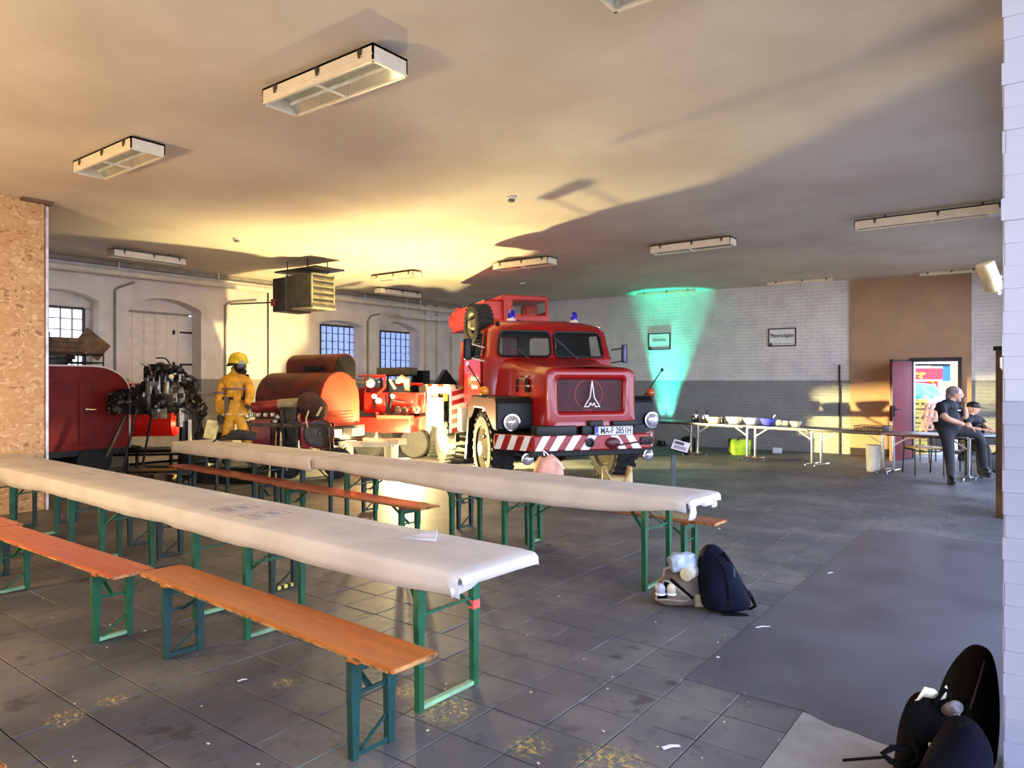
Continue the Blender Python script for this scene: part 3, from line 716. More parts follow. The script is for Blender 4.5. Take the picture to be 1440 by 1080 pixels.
# printed boxes and smudges on the paper (flat print as thin strips)
M_INK=pm('faded_ink',rgb(120,122,140),.8); M_INK2=pm('pale_smudge',rgb(168,162,156),.8)
def on_paper(row,xc,u,v):
    p=fl(u,v,.756); t=Matrix.Translation(row(xc))@rzm(row.rz); return t.inverted()@p
def strokes(parent,row,xc,lines,w,m,name):
    b=MB()
    for ln in lines:
        q=[on_paper(row,xc,u,v) for u,v in ln]
        for a,c in zip(q,q[1:]):
            if (c-a).length>1e-4: b.beam((a.x,a.y,.7565),(c.x,c.y,.7565),w,.001)
    return b.build(name,m,parent,smooth=0)
XA=(-2.11-10.08)/2
def box_print(cs):
    a,b_,c,d=[Vector((x,y)) for x,y in cs]; L=[[tuple(a),tuple(b_),tuple(c),tuple(d),tuple(a)]]
    for r0,r1,s in ((.12,.42,.28),(.12,.42,.52),(.12,.42,.74),(.58,.84,.3),(.58,.84,.52),(.58,.84,.72)):
        pts=[]
        for k in range(9):
            f=r0+(r1-r0)*k/8; g=s+(.06 if k%2 else -.06)
            p=(a+(b_-a)*g)+((d+(c-d)*g)-(a+(b_-a)*g))*f; pts.append(tuple(p))
        L.append(pts)
    return L
strokes(CA,RA,XA,box_print([(295,716),(320,722),(366,713),(345,709)]),.004,M_INK,'printed_box')
strokes(CA,RA,XA,box_print([(335,725),(359,731),(410,721),(383,717)]),.004,M_INK,'printed_box')
for ln in ([(108,667),(118,664),(127,668),(136,665)],[(122,664),(133,662),(142,664)],[(8,640),(20,641),(30,642)]): strokes(CA,RA,XA,[ln],.012,M_INK2,'smudge')
for ln in ([(538,759),(541,758)],[(548,757.5),(551,757)],[(558,757),(562,756.5)]): strokes(CA,RA,XA,[ln],.006,M_INK2,'crumb_mark')
# loose papers on the front table
p=fl(588,755,.757); t=thing('folded_paper','folded white paper sheet lying near the end of the front table','paper',p,RA.rz)
a=[on_paper(RA,XA,u,v) for u,v in ((561,757),(612,760),(615,750))]
q=[fl(u,v,.757)-p for u,v in ((560.5,757),(613,761),(615,750))]
q=[rzm(-RA.rz)@x for x in q]
b=MB(); b.add([q[0],q[1],q[1]+Vector((0,0,.012)),q[2]+Vector((0,0,.022)),q[2]],[(0,1,4),(0,1,2),(0,2,3),(1,4,3,2),(0,3,4)]); b.build('sheet',pm('bluish_white_paper',rgb(222,226,240),.6),t,smooth=0)
# ---------------------------------------------------------------- crane fire truck
TC=(1.12,10.15); TA=R(18); tc_,ts_=math.cos(TA),math.sin(TA)
def tpy(u,v,y):
    t=(u-CX)/F; x=(t*(TC[1]+tc_*y)-TC[0]+ts_*y)/(tc_-t*ts_); d=TC[1]+ts_*x+tc_*y; return Vector((x,y,H-(v-HZ)/F*d))
def tpx(u,v,x):
    t=(u-CX)/F; y=(TC[0]+tc_*x-t*(TC[1]+ts_*x))/(ts_+t*tc_); d=TC[1]+ts_*x+tc_*y; return Vector((x,y,H-(v-HZ)/F*d))
T=thing('crane_truck','red crane fire truck with blue beacons and number plate MA-F 2851H','truck',cw(*TC),YAW+TA)
M_RED=pm('truck_red',rgb(152,15,16),.3,var=.05,scale=2,coat=.35)
M_REDD=pm('grille_red',rgb(104,14,26),.4,var=.08)
M_ORED=pm('crane_red',rgb(206,52,34),.4,var=.1,scale=5,coat=.2)
M_BLK=pm('satin_black',rgb(11,11,12),.42,var=.2,spec=.3)
M_RUB=pm('tyre_rubber',rgb(34,33,32),.8,var=.2,scale=12,bump=.2)
M_CHR=pm('chrome',rgb(210,212,216),.12,1.0,var=.05)
M_LENS=pm('lamp_lens',rgb(222,226,230),.1,.55,var=.25,scale=30)
M_AMB=pm('amber_lens',rgb(226,140,24),.2,var=.1,coat=.5)
M_AMB2=pm('orange_red_lens',rgb(190,84,30),.2,var=.1,coat=.5)
M_BLUE=pm('beacon_blue',rgb(16,24,200),.12,var=.3,scale=30,coat=.6)
M_CREAM=pm('cream_truck_paint',rgb(228,224,204),.35,var=.06,scale=4,coat=.2)
M_WHT=pm('white_print',rgb(236,236,240),.4,var=.03)
M_GLS=glass_mat('window_glass',rgb(120,126,124),.04,.94,(.86,.9,.88,1))
M_RIM=pm('wheel_rim_cream',rgb(214,206,180),.4,var=.1)
M_SEAT=pm('cab_lining',rgb(58,54,48),.75,var=.2)
def mx(b): # mirror copy of a builder across x
    c=MB(); c.v=[Vector((-p.x,p.y,p.z)) for p in b.v]; c.f=[f[::-1] for f in b.f]; c.mi=list(b.mi); return c
# chassis, filled with added boxes that block floodlight passing underneath
b=MB(); 
for s in (-1,1): b.box((s*.42,3.6,.86),(.1,7.2,.24))
b.box((0,.5,.72),(1.7,.7,.34)); b.box((0,1.42,.55),(1.6,.2,.2)); b.ell((0,1.42,.55),(.26,.24,.24)); b.box((0,4.7,.6),(1.6,.22,.22)); b.ell((0,4.7,.6),(.3,.26,.28)); b.box((0,2.3,.9),(1.5,.9,.5)); b.box((0,3.02,.89),(1.5,2.04,.54)); b.box((0,3.2,1.3),(1.5,1.6,.5)); b.box((0,4.3,1.15),(1.2,1.2,.85)); b.box((0,5.9,.6),(1.6,.22,.22))
b.build('chassis',M_BLK,T,smooth=0,bevel=.01)
# wheels
def wheel(x,y,r,w,out,rimm,name='wheel',steer=0):
    W=bpy.data.objects.new(name,None); C.objects.link(W); W.parent=T; W.location=(x,y,r); W.rotation_euler=(0,R(90)*out,steer); W.empty_display_size=.1
    h=w/2; b=MB(); b.lathe([(r*.56,-h*.8),(r*.62,-h),(r*.86,-h*1.0),(r*.955,-h*.82),(r*.965,0),(r*.955,h*.82),(r*.86,h),(r*.62,h),(r*.56,h*.8)],n=36,cap=(False,False))
    n=26
    for k in range(n):
        a=2*PI*k/n; M=Matrix.Rotation(a,4,'Z')
        for s in (-1,1):
            b.box((r*.955,s*.012,s*h*.52),(r*.09,r*.085,h*.9),M@Matrix.Rotation(s*.25,4,'X'))
    b.build('tyre',M_RUB,W,smooth=30)
    b=MB(); b.lathe([(r*.575,h*.84),(r*.55,h*.86),(r*.52,h*.5),(r*.3,h*.35),(r*.26,h*.7),(r*.2,h*.85),(r*.19,h*1.15),(0,h*1.2)],n=32,cap=(False,False)); b.lathe([(r*.56,-h*.8),(r*.5,-h*.2),(r*.5,h*.45)],n=32,cap=(False,False))
    b.build('rim',rimm,W)
    b=MB()
    for k in range(10):
        a=2*PI*k/10; b.cyl((r*.39*math.cos(a),r*.39*math.sin(a),h*.3),(r*.39*math.cos(a),r*.39*math.sin(a),h*.62),.022,n=6)
        if k%2: b.ell((r*.45*math.cos(a+.3),r*.45*math.sin(a+.3),h*.42),(.045,.03,.02),8,5)
    b.build('wheel_nuts',M_BLK,W); return W
wheel(-1.03,1.42,.58,.38,-1,M_RIM); wheel(1.03,1.42,.58,.38,1,M_RIM)
for yy in (4.5,5.85): wheel(-1.0,yy,.57,.42,-1,M_CREAM); wheel(1.0,yy,.57,.42,1,M_RIM)
# bumper: bent plan, straight centre, swept-back ends
P0=[(-1.30,.50),(-.90,-.10),(.90,-.10),(1.30,.50)]
def off(k): return [(-1.20,.55),(-.84,.04),(.84,.04),(1.20,.55)][k]
b=MB(); b.prism(P0+[off(k) for k in (3,2,1,0)],.655,.875); b.build('bumper',M_RED,T,smooth=0,bevel=.018)
def stripe(face,u0,u1,w0,w1,zt=.868,zb=.662):
    # parallelogram on bumper face; u are distances along the face at top (u0..u1) and bottom (w0..w1)
    a,c={'c':(P0[1],P0[2]),'l':(P0[0],P0[1]),'r':(P0[2],P0[3])}[face]
    d=(Vector(c)-Vector(a)).normalized(); nrm=Vector((d.y,-d.x)); 
    def pt(s,z,o): q=Vector(a)+d*s+nrm*o; return (q.x,q.y,z)
    b=MB(); b.loft([[pt(u0,zt,o),pt(u1,zt,o),pt(w1,zb,o),pt(w0,zb,o)] for o in (.001,.006)]); b.build('stripe',M_WHT,T,smooth=0)
def bx(u): return tpy(u,620,-.1).x+.9
for a,b_,c,d in ((763,774,752,762),(784,796,772,783),(806,818,794,805),(828,840,816,828),(858,868.5,870,881),(879,889,890,902)):
    stripe('c',bx(a),bx(b_),max(bx(c),.0),bx(d))
Lb=(Vector(P0[1])-Vector(P0[0])).length
for f in (.16,.48,.80): stripe('l',Lb*f,Lb*(f+.15),Lb*(f-.13),Lb*(f+.02))
stripe('r',Lb*.15,Lb*.4,Lb*.3,Lb*.55)
b=MB(); b.lathe([(.0,0),(.065,0),(.065,.03),(.04,.035),(.035,.01),(0,.01)],TM((0.0,-.105,.765),R(90)),18); 
p=tpy(829,625,-.1); b.v=[v+Vector((p.x,0,0)) for v in b.v]; b.build('tow_port',M_BLK,T)
p=tpy(910,622,-.1); b=MB(); b.rbox((p.x-.02,-.06,.77),(.20,.14,.11),.02); b.build('bumper_recess',M_BLK,T)
b=MB(); b.tube([(.25,-.13,.74),(.4,-.15,.72),(.62,-.14,.75),(.8,-.12,.76)],.012); b.ell((.3,-.11,.75),(.12,.04,.08)); b.build('tow_coupling',pm('coupling_red',rgb(84,14,24),.4),T)
# winch zone above the bumper
b=MB(); b.rbox((-.55,.02,.93),(.62,.22,.15),.03); b.rbox((-.02,.0,.93),(.30,.18,.14),.02); b.box((.3,.12,.92),(1.2,.16,.14)); b.rbox((.05,-.02,1.02),(.24,.16,.1),.04); b.rbox((.5,-.02,1.02),(.4,.14,.08),.03); b.build('winch_box',M_BLK,T)
# number plate
pc=tpy(863.5,605.5,-.14); PL=bpy.data.objects.new('number_plate',None); C.objects.link(PL); PL.parent=T; PL.location=pc; PL.rotation_euler=(R(90),0,0); PL.empty_display_size=.1
pw,ph=.60,.128
MB().rbox((0,0,0),(pw,ph,.012),.012).build('plate',M_WHT,PL)
b=MB(); 
for s in (-1,1): b.box((0,s*(ph/2-.005),.007),(pw-.01,.006,.003)); b.box((s*(pw/2-.005),0,.007),(.006,ph-.01,.003))
b.build('border',M_BLK,PL,smooth=0)
MB().box((-pw/2+.03,0,.0075),(.046,ph-.014,.003)).build('blue_band',pm('plate_blue',rgb(24,60,190),.4),PL,smooth=0)
text('plate_number','MA-F 2851H',.125,M_BLK,PL,TM((.028,-.002,.0085)),.001,.74,bold=.002)
text('country_letter','D',.04,M_WHT,PL,TM((-pw/2+.03,-.035,.0095)),.0005)
# bonnet
def hood_ring(y,hw,zt,zb,r=.16,fl_=0.0,n=5):
    pts=[(-hw-fl_,y,zb),(-hw-fl_*.4,y,zb+(zt-r-zb)*.6)]
    for k in range(n+1):
        a=PI-PI/2*k/n; pts.append((-hw+r+r*math.cos(a),y,zt-r-.02+r*math.sin(a)))
    pts.append((0,y,zt))
    for k in range(n+1):
        a=PI/2-PI/2*k/n; pts.append((hw-r+r*math.cos(a),y,zt-r-.02+r*math.sin(a)))
    pts+= [(hw+fl_*.4,y,zb+(zt-r-zb)*.6),(hw+fl_,y,zb)]
    return pts
b=MB(); b.loft([hood_ring(.0,.69,1.835,.97),hood_ring(.05,.71,1.85,.97),hood_ring(.5,.715,1.885,.97),hood_ring(1.0,.74,1.935,1.0,.18,.04),hood_ring(1.3,.80,1.985,1.05,.2,.08),hood_ring(1.5,.92,2.02,1.1,.22,.1)],cap=(False,True)); b.build('bonnet',M_RED,T,smooth=40)
# grille surround: padded frame around the louvred opening
def rr(hx,z0,z1,r,y,n=5,arc=.0):
    out=[]
    for cx,cz,a0 in ((hx-r,z1-r,0),(-hx+r,z1-r,PI/2),(-hx+r,z0+r,PI),(hx-r,z0+r,1.5*PI)):
        for k in range(n+1):
            a=a0+PI/2*k/n; x=cx+r*math.cos(a); z=cz+r*math.sin(a)
            out.append((x,y,z+(arc*(1-(x/hx)**2) if z>(z0+z1)/2 else 0)))
    return out
b=MB(); b.loft([rr(.70,.965,1.80,.11,.03,arc=.04),rr(.70,.965,1.80,.11,-.005,arc=.04),rr(.665,.995,1.765,.1,-.035,arc=.04),rr(.60,1.06,1.72,.09,-.02,arc=.02),rr(.555,1.13,1.69,.08,-.045,arc=.015),rr(.52,1.18,1.665,.05,-.03,arc=.01),rr(.50,1.20,1.65,.035,.01,arc=.01),rr(.50,1.20,1.65,.03,.05,arc=.01)],cap=(False,False)); b.build('grille_frame',M_RED,T,smooth=50)
b=MB(); b.box((0,.075,1.425),(1.02,.01,.47)); b.build('grille_back',pm('grille_shadow',rgb(40,8,14),.7),T,smooth=0)
b=MB(); b.tube([(.215*math.cos(2*PI*k/28),.062,1.44+.215*math.sin(2*PI*k/28)) for k in range(28)],.008,6,closed=True); b.build('fan_ring',M_ORED,T)
b=MB()
for k in range(20): b.box((0,.03,1.21+k*.0232),(1.0,.03,.008))
b.build('grille_slats',M_REDD,T,smooth=0)
def em(cx,cy):
    return Vector(((cx-638)/7.2*.0112,-.055,1.635-(cy-250)*(.368/262)))
E1=[em(*q) for q in ((638,250),(617,425),(603,440),(562,511),(605,511),(622,474),(640,502),(658,474),(672,511),(714,511),(672,440),(660,425),(638,250))]
b=MB()
for p,q in zip(E1,E1[1:]): b.beam(p,q,.012,.017,up=(0,1,0))
for p in E1: b.ell(p,(.008,.008,.008),6,4)
q=[em(*z) for z in ((605,441),(618,452),(640,482),(660,452),(671,441))]
b.build('emblem',M_WHT,T,smooth=0)
# fenders, lamps
prof=[(.45,.92),(.45,1.33),(.52,1.40),(1.9,1.41),(2.02,1.3),(2.32,.32),(2.18,.32),(1.98,1.02),(1.72,1.21),(1.12,1.21),(.78,1.02),(.62,.92)]
b=MB(); b.loft([[(x,y,z) for y,z in prof] for x in (-1.27,-.70)]); b.v=[Vector((p.x-.10*(1.4-p.z) if False else p.x,p.y,p.z)) for p in b.v]
for bb in (b,mx(b)): bb.build('fender',M_BLK,T,smooth=0,bevel=.025)
def round_lamp(p,r,name,dep=.12,m=M_BLK):
    L=bpy.data.objects.new(name,None); C.objects.link(L); L.parent=T; L.location=p; L.rotation_euler=(R(90),0,0); L.empty_display_size=.05
    MB().lathe([(0,-dep),(r*.6,-dep*.8),(r*.95,-dep*.2),(r,0)],n=24,cap=(False,False)).build('lamp_shell',m,L)
    MB().lathe([(r*.86,.01),(r*1.02,.008),(r*1.04,-.02)],n=24,cap=(False,False)).build('lamp_rim',M_CHR,L)
    MB().lathe([(r*.9,0),(r*.8,.02),(r*.5,.04),(0,.048)],n=24,cap=(False,False)).build('lens',M_LENS,L); return L
for u,v in ((720,592),(917,594)): p=tpy(u,v,.40); round_lamp((p.x,.40,1.035),.122,'headlamp')
for u,v in ((742,643),(912,643)): p=tpy(u,v,.25); round_lamp((p.x,.25,.52),.085,'fog_lamp')
for s,u,v,m in ((-1,681,552,M_AMB),(1,915,554,M_AMB2)):
    p=tpy(u,v,.62); I=bpy.data.objects.new('indicator',None); C.objects.link(I); I.parent=T; I.location=(p.x,.62,p.z+.01); I.empty_display_size=.05
    MB().ell((0,0,.01),(.072,.06,.072),14,9).build('lens',m,I); MB().cyl((0,.0,-.08),(0,0,-.03),.045,n=12).build('foot',M_BLK,I)
for s,a,c in ((-1,(681,550),(657,511)),(1,(906,557),(931,520))):
    pa_,pb=tpy(*a,.7),tpy(*c,.7); b=MB(); b.cyl(pa_,pb,.010,n=8); 
    b.build('marker_rod',M_BLK,T); MB().ell(pb,(.025,.025,.03),8,6).build('rod_tip',M_WHT if s<0 else M_BLK,T)
# cab: rings with window openings left out
ZL=[1.05,1.40,1.99,2.03,2.44,2.50,2.58,2.63,2.66]
def cabring(z,ins=0.0):
    def ip(tab): 
        for (a,va),(c,vc) in zip(tab,tab[1:]):
            if z<=c: return va+(vc-va)*max(0,(z-a)/(c-a))
        return tab[-1][1]
    w=ip([(1,1.13),(1.99,1.13),(2.03,1.11),(2.44,1.04),(2.50,1.0),(2.58,.90),(2.63,.74),(2.66,.45)])-ins
    f=ip([(1,1.46),(1.99,1.46),(2.03,1.47),(2.44,1.56),(2.50,1.60),(2.58,1.70),(2.63,1.86),(2.66,2.1)])+ins
    r=ip([(1,2.98),(2.44,2.95),(2.50,2.92),(2.58,2.86),(2.63,2.75),(2.66,2.55)])-ins
    h=[(.035,f),(.45,f+.01),(.83*w,f+.04),(.95*w,f+.10),(w,f+.24),(w,r-.5),(w,r-.10),(.94*w,r),(.62*w,r),(.10,r)]
    rt=[(x,y,z) for x,y in h]; return rt+[(-x,y,z) for x,y in h[::-1]]
NC=20
def cab_shell(ins,name,m,th):
    b=MB(); rings=[cabring(z,ins) for z in ZL]; vs=[p for r in rings for p in r]
    top=len(vs); vs.append((0,2.35,2.675-ins)); fs=[]
    for k in range(len(ZL)-1):
        for i in range(NC):
            j=(i+1)%NC
            if k==3 and i in (0,1,17,18,4,14,8,10): continue
            fs.append((k*NC+i,k*NC+j,(k+1)*NC+j,(k+1)*NC+i))
    n=(len(ZL)-1)*NC
    for i in range(NC): fs.append((n+i,n+(i+1)%NC,top))
    b.add(vs,fs); o=b.build(name,m,T,smooth=40)
    if th: md=o.modifiers.new('t','SOLIDIFY'); md.thickness=th; md.offset=-1
    return o
cab_shell(0,'cab',M_RED,.02); cab_shell(.035,'cab_lining',M_SEAT,0)
MB().box((0,2.25,1.36),(2.1,1.35,.05)).build('cab_floor',M_BLK,T,smooth=0)
ra,rb_=cabring(2.03),cabring(2.44)
def pane(i0,i1,name,seal=True):
    A=[Vector(ra[i]) for i in range(i0,i1+1)]; B=[Vector(rb_[i]) for i in range(i0,i1+1)]
    cen=sum(A+B,Vector())/len(A+B); out=Vector((cen.x,cen.y-2.2,0)).normalized()
    g=MB(); n=len(A); inn=-out*.012
    g.add([p+inn for p in A+B],[(i,i+1,n+i+1,n+i) for i in range(n-1)]); P=g.build(name,M_GLS,T,smooth=0)
    loop=[]
    pts=A+B[::-1]; 
    for k in range(len(pts)):
        p,q,r_=pts[k-1],pts[k],pts[(k+1)%len(pts)]
        if abs((q-p).normalized().dot((r_-q).normalized()))>.8: loop.append(q); continue
        e1=min(.09,(p-q).length*.3); e2=min(.09,(r_-q).length*.3); a=q+(p-q).normalized()*e1; c=q+(r_-q).normalized()*e2
        for t in (0,.33,.67,1): loop.append((a*(1-t)+q*t)*(1-t)+(q*(1-t)+c*t)*t)
    s=MB(); s.tube([p+out*.004 for p in loop],.020,6,closed=True); s.build('window_seal',M_BLK,P)
    # red gussets rounding the corners of the opening
    for k in range(len(pts)):
        p,q,r_=pts[k-1],pts[k],pts[(k+1)%len(pts)]
        if abs((q-p).normalized().dot((r_-q).normalized()))>.8: continue
        e1=min(.09,(p-q).length*.3); e2=min(.09,(r_-q).length*.3); a=q+(p-q).normalized()*e1; c=q+(r_-q).normalized()*e2
        arc=[(a*(1-t)+q*t)*(1-t)+(q*(1-t)+c*t)*t for t in (0,.33,.67,1)]
        m_=MB(); m_.add([q-out*.004]+[x-out*.004 for x in arc],[(0,i,i+1) for i in range(1,4)]); m_.build('corner_web',M_RED,P,smooth=0)
    return P
pane(0,2,'windscreen'); pane(17,19,'windscreen'); pane(4,5,'door_window'); pane(14,15,'door_window'); pane(8,9,'rear_window'); pane(10,11,'rear_window')
# doors
for s in (-1,1):
    D_=bpy.data.objects.new('door',None); C.objects.link(D_); D_.parent=T; D_.location=(s*1.135,1.72,1.12); D_.empty_display_size=.1
    y1=.80
    b=MB(); b.loft([[(x,y,z) for y,z in ((.02,.0),(y1,.0),(y1,.88),(0,.88),(-.02,.4))] for x in (-.005,s*.022 if s>0 else -.022)]); b.build('door_skin',M_RED,D_,smooth=0,bevel=.008)
    b=MB()
    b.tube([(0,-.02,.9),(-s*.02,.04,.94),(-s*.085,.1,1.34),(-s*.09,y1-.04,1.34),(-s*.02,y1,.92)],.022,6); b.build('door_frame',M_RED,D_)
    b=MB(); b.tube([(s*.02,.62,.66),(s*.05,.62,.66),(s*.05,.74,.66),(s*.02,.74,.66)],.010,6); b.build('door_handle',M_CHR,D_)
    if s<0:
        for tx,z,sz in (('Feuerwehr',.56,.125),('Mannheim',.42,.115)):
            text('lettering',tx,sz,M_WHT,D_,Matrix.Translation((-.024,y1/2-.06,z))@Matrix(((0,0,-1,0),(-1,0,0,0),(0,1,0,0),(0,0,0,1))),.001,.82,bold=.003)
# bonnet side louvres and badge bar
b=MB()
for k in range(2):
    for r_ in range(2): b.rbox((-.745-.02*k*0,.62+.42*k,1.62-.11*r_),(.05,.10,.085),.02)
b.build('bonnet_latch',M_BLK,T)
b=MB(); b.box((-.745,.8,1.555),(.02,.5,.02)); b.box((-.76,.8,1.70),(.02,.42,.018)); b.build('chrome_strip',M_CHR,T,smooth=0)
b=MB(); b.tube([(-.745,.66+.03*k,1.66+.018*(-1)**k) for k in range(12)],.008,5); b.build('bonnet_badge',M_CHR,T)
# wipers, steering wheel, seats
for s,a,c in ((-1,(744,504),(710,476)),(1,(815,507),(779,475))):
    pa_,pb=tpy(*a,1.42),tpy(*c,1.47); b=MB(); b.beam(pa_,pb,.014,.02); m=(pa_+pb)/2+Vector((0,-.015,0)); b.beam(m*.9+pb*.1,pb+Vector((0,-.01,0)),.02,.026); b.build('wiper',M_BLK,T,smooth=0)
ww=MB(); M=TM((.42,1.86,2.02),R(58)); ww.tube([M@Vector((.24*math.cos(2*PI*k/24),.24*math.sin(2*PI*k/24),0)) for k in range(24)],.018,8,closed=True)
for k in range(3): a=2*PI*k/3+PI/2; ww.beam(M@Vector((0,0,-.03)),M@Vector((.24*math.cos(a),.24*math.sin(a),0)),.02,.02)
ww.cyl((.42,1.86,2.0),(.42,1.62,1.6),.025); ww.build('steering_wheel',M_BLK,T)
for x in (-.45,.45): b=MB(); b.rbox((x,2.55,1.62),(.62,.5,.14),.05); b.rbox((x,2.76,1.78),(.62,.12,.30),.05); b.build('seat',M_SEAT,T)
b=MB(); b.rbox((0,1.62,1.93),(1.9,.22,.12),.04); b.build('dashboard',M_BLK,T)
# beacons
for u,v in ((719,440),(807,443)):
    p=tpy(u,v,2.08); z0=2.665-.05*abs(p.x); B=bpy.data.objects.new('beacon',None); C.objects.link(B); B.parent=T; B.location=(p.x,2.08,z0-.03); B.empty_display_size=.05
    MB().lathe([(.085,0),(.078,.06),(.06,.08)],n=20).build('beacon_base',M_CREAM,B); MB().lathe([(.058,.08),(.06,.15),(.05,.20),(.025,.225),(0,.23)],n=20).build('beacon_dome',M_BLUE,B)
for x,y in ((-.86,1.74),(1.0,1.9)): MB().ell((x,y,2.56),(.04,.05,.05),10,7).build('marker_lamp',M_BLK if x<0 else M_CHR,T)
# mirrors
for p,tgt,w,h_ in ((tpx(657.5,491,-1.5),(-1.12,1.5,0),.13,.32),(tpx(878,497.5,1.5),(1.12,1.5,0),.10,.32)):
    s=-1 if p.x<0 else 1; Mr=bpy.data.objects.new('mirror',None); C.objects.link(Mr); Mr.parent=T; Mr.location=p; Mr.empty_display_size=.05
    Mx=TM((0,0,0),0,0,-s*.25)
    MB().rbox((0,0,0),(w,.05,h_),.04,M=Mx).build('mirror_shell',M_BLK if s<0 else pm('mirror_grey_blue',rgb(76,84,110),.3,.3),Mr); MB().rbox((0,.028,0),(w*.85,.006,h_*.9),.003,M=Mx).build('mirror_glass',M_CHR,Mr)
    b=MB()
    for dz in (-.12,.1): b.tube([(0,.03,dz),(-s*(abs(p.x)-1.12),1.62-p.y,dz-.05)],.011,6)
    b.build('mirror_arm',M_BLK if s>0 else M_CREAM,Mr)
# rear body: cream outrigger casing, striped board, lockers
XS=-1.27
b=MB(); ya_,yb_=tpx(636,560,XS).y,tpx(591,560,XS).y
b.box((XS+.02,(ya_+yb_)/2,1.47),(.1,yb_-ya_,.13)); b.box((XS+.02,yb_-.45,1.02),(.08,.9,.86)); b.box((XS+.03,ya_+(yb_-ya_)*.55,1.10),(.06,.5,.75))
b.build('side_casing',M_CREAM,T,smooth=0,bevel=.01)
b=MB(); b.box((XS-.01,ya_+(yb_-ya_)*.42,1.06),(.03,(yb_-ya_)*.38,.52)); b.build('locker_door',M_CREAM,T,smooth=0,bevel=.008)
b=MB(); b.box((0,(ya_+yb_)/2+.6,1.42),(2.4,yb_-ya_+1.2,.14)); b.box((0,yb_,1.0),(2.3,1.4,.6)); b.box((XS+.35,ya_+.75,1.1),(.5,1.1,.5)); b.build('rear_deck',M_BLK,T,smooth=0)
b=MB(); b.box((XS+.08,ya_-.03,1.10),(.26,.05,.78)); b.build('warning_board',M_WHT,T,smooth=0)
for k in range(5):
    b=MB(); x0,x1=XS-.02,XS+.205; z=.76+k*.165
    b.loft([[(x0,y,z-.06),(x1,y,z+.0),(x1,y,z+.085),(x0,y,z+.025)] for y in (ya_-.062,ya_-.056)]); b.build('warning_stripe',M_RED,T,smooth=0)
b=MB(); b.rbox((XS+.08,ya_-.05,.62),(.08,.06,.16),.02); b.build('reflector_tab',M_BLK,T)
for k in range(6):
    b=MB(); f=(k+.5)/6; b.box((XS-.0,ya_+(yb_-ya_)*f,1.55),(.10,(yb_-ya_)/6*.98,.04)); b.build('edge_block',M_ORED if k%2 else M_CREAM,T,smooth=0)
b=MB(); b.box((XS-.03,ya_+.42,1.33),(.05,.10,.12)); b.build('yellow_tag',pm('yellow_plastic',rgb(226,200,40),.4),T,smooth=0)
b=MB(); b.rbox((-1.16,2.62,.98),(.24,.34,.42),.05); b.build('fuel_tank',M_CREAM,T)
b=MB(); b.prism([(0,0),(.45,0),(.2,.32)],-.25,.1,TM((-1.15,5.2,1.56),R(90),0,0)); b.build('black_wedge',M_BLK,T,smooth=0)
# crane: turret, operator cab, boom, cylinder, spare wheel
b=MB(); b.cyl((-.05,3.75,1.4),(-.05,3.75,1.9),.5,.45,24); b.rbox((-.05,3.9,1.86),(1.3,1.4,.24),.08); b.box((.4,4.6,2.3),(.5,.3,1.0)); b.build('crane_turret',pm('turret_dark_red',rgb(110,20,26),.45,var=.2,dirt=.4),T)
c0=tpy(705,447,3.9); c1=tpy(771,449,3.9); zt=tpy(705,416,3.9).z; z0=c0.z-.25; xa,xb=c0.x,c1.x
b=MB(); w=.06
for x in (xa+.03,xb-.03):
    for y in (3.9,4.9): b.box((x,y,(z0+zt)/2),(w,w,zt-z0))
b.box(((xa+xb)/2,4.4,zt-.03),(xb-xa,1.06,.10)); b.box(((xa+xb)/2,3.9,c0.z-.06),(xb-xa,.05,.26)); b.box((xa+.12,3.9,(z0+zt)/2),(.22,.06,zt-z0)); b.box(((xa+xb)/2,4.9,c0.z-.06),(xb-xa,.05,.2)); b.box((xb-.02,4.4,c0.z),(.05,1.0,.3)); b.box((xa+.02,4.4,c0.z),(.05,1.0,.3))
b.build('crane_cab',M_ORED,T,smooth=0,bevel=.02)
for k in range(5):
    for x in (.04,.2): MB().ell((xa+x,3.86,z0+.12+k*.12),(.018,.012,.018),6,4).build('rivet',M_ORED,T)
MB().rbox((xb-.3,4.2,c0.z+.12),(.3,.3,.34),.08).build('crane_seat',M_ORED,T)
MB().box(((xa+xb)/2+.1,3.9,(c0.z+.09+zt-.08)/2),(xb-xa-.3,.008,zt-.1-c0.z-.08)).build('crane_window',M_GLS,T,smooth=0)
h0=tpx(637,440,-.62); h1=tpx(690,440,-.55)
b=MB(); b.loft([[(x,y,z) for x,z in ((-.66,h0.z-q),(-.30,h0.z-q),(-.30,h0.z),(-.66,h0.z))] for y,q in ((h0.y+.05,.22),(h0.y-.1,.46),(h1.y,.42),(3.3,.36))]); b.build('boom',M_ORED,T,smooth=0,bevel=.02)
b=MB(); b.rbox((-.48,h0.y-.3,h0.z+.03),(.3,.25,.08),.02); b.cyl((-.70,h0.y-.05,h0.z-.2),(-.26,h0.y-.05,h0.z-.2),.12,n=18); b.build('boom_head',M_ORED,T)
g0=tpx(652,482,-.95); g1=tpx(650,546,-.95)
b=MB(); b.cyl(g0,(g1+g0)/2,.05,n=12); b.cyl((g0+g1)/2,g1,.075,n=14); b.build('hydraulic_post',M_ORED,T)
b=MB(); b.ell(g1+Vector((0,0,-.05)),(.12,.14,.13),12,8); b.rbox(g1+Vector((.18,.0,-.1)),(.25,.3,.35),.05); b.tube([g1+Vector((.05,0,.1)),g1+Vector((.2,-.2,.25)),g1+Vector((.35,-.1,-.05)),g1+Vector((.45,0,.2))],.03); b.build('winch_drum',pm('dirty_brass',rgb(150,110,60),.5,.3,var=.4,dirt=.6),T)
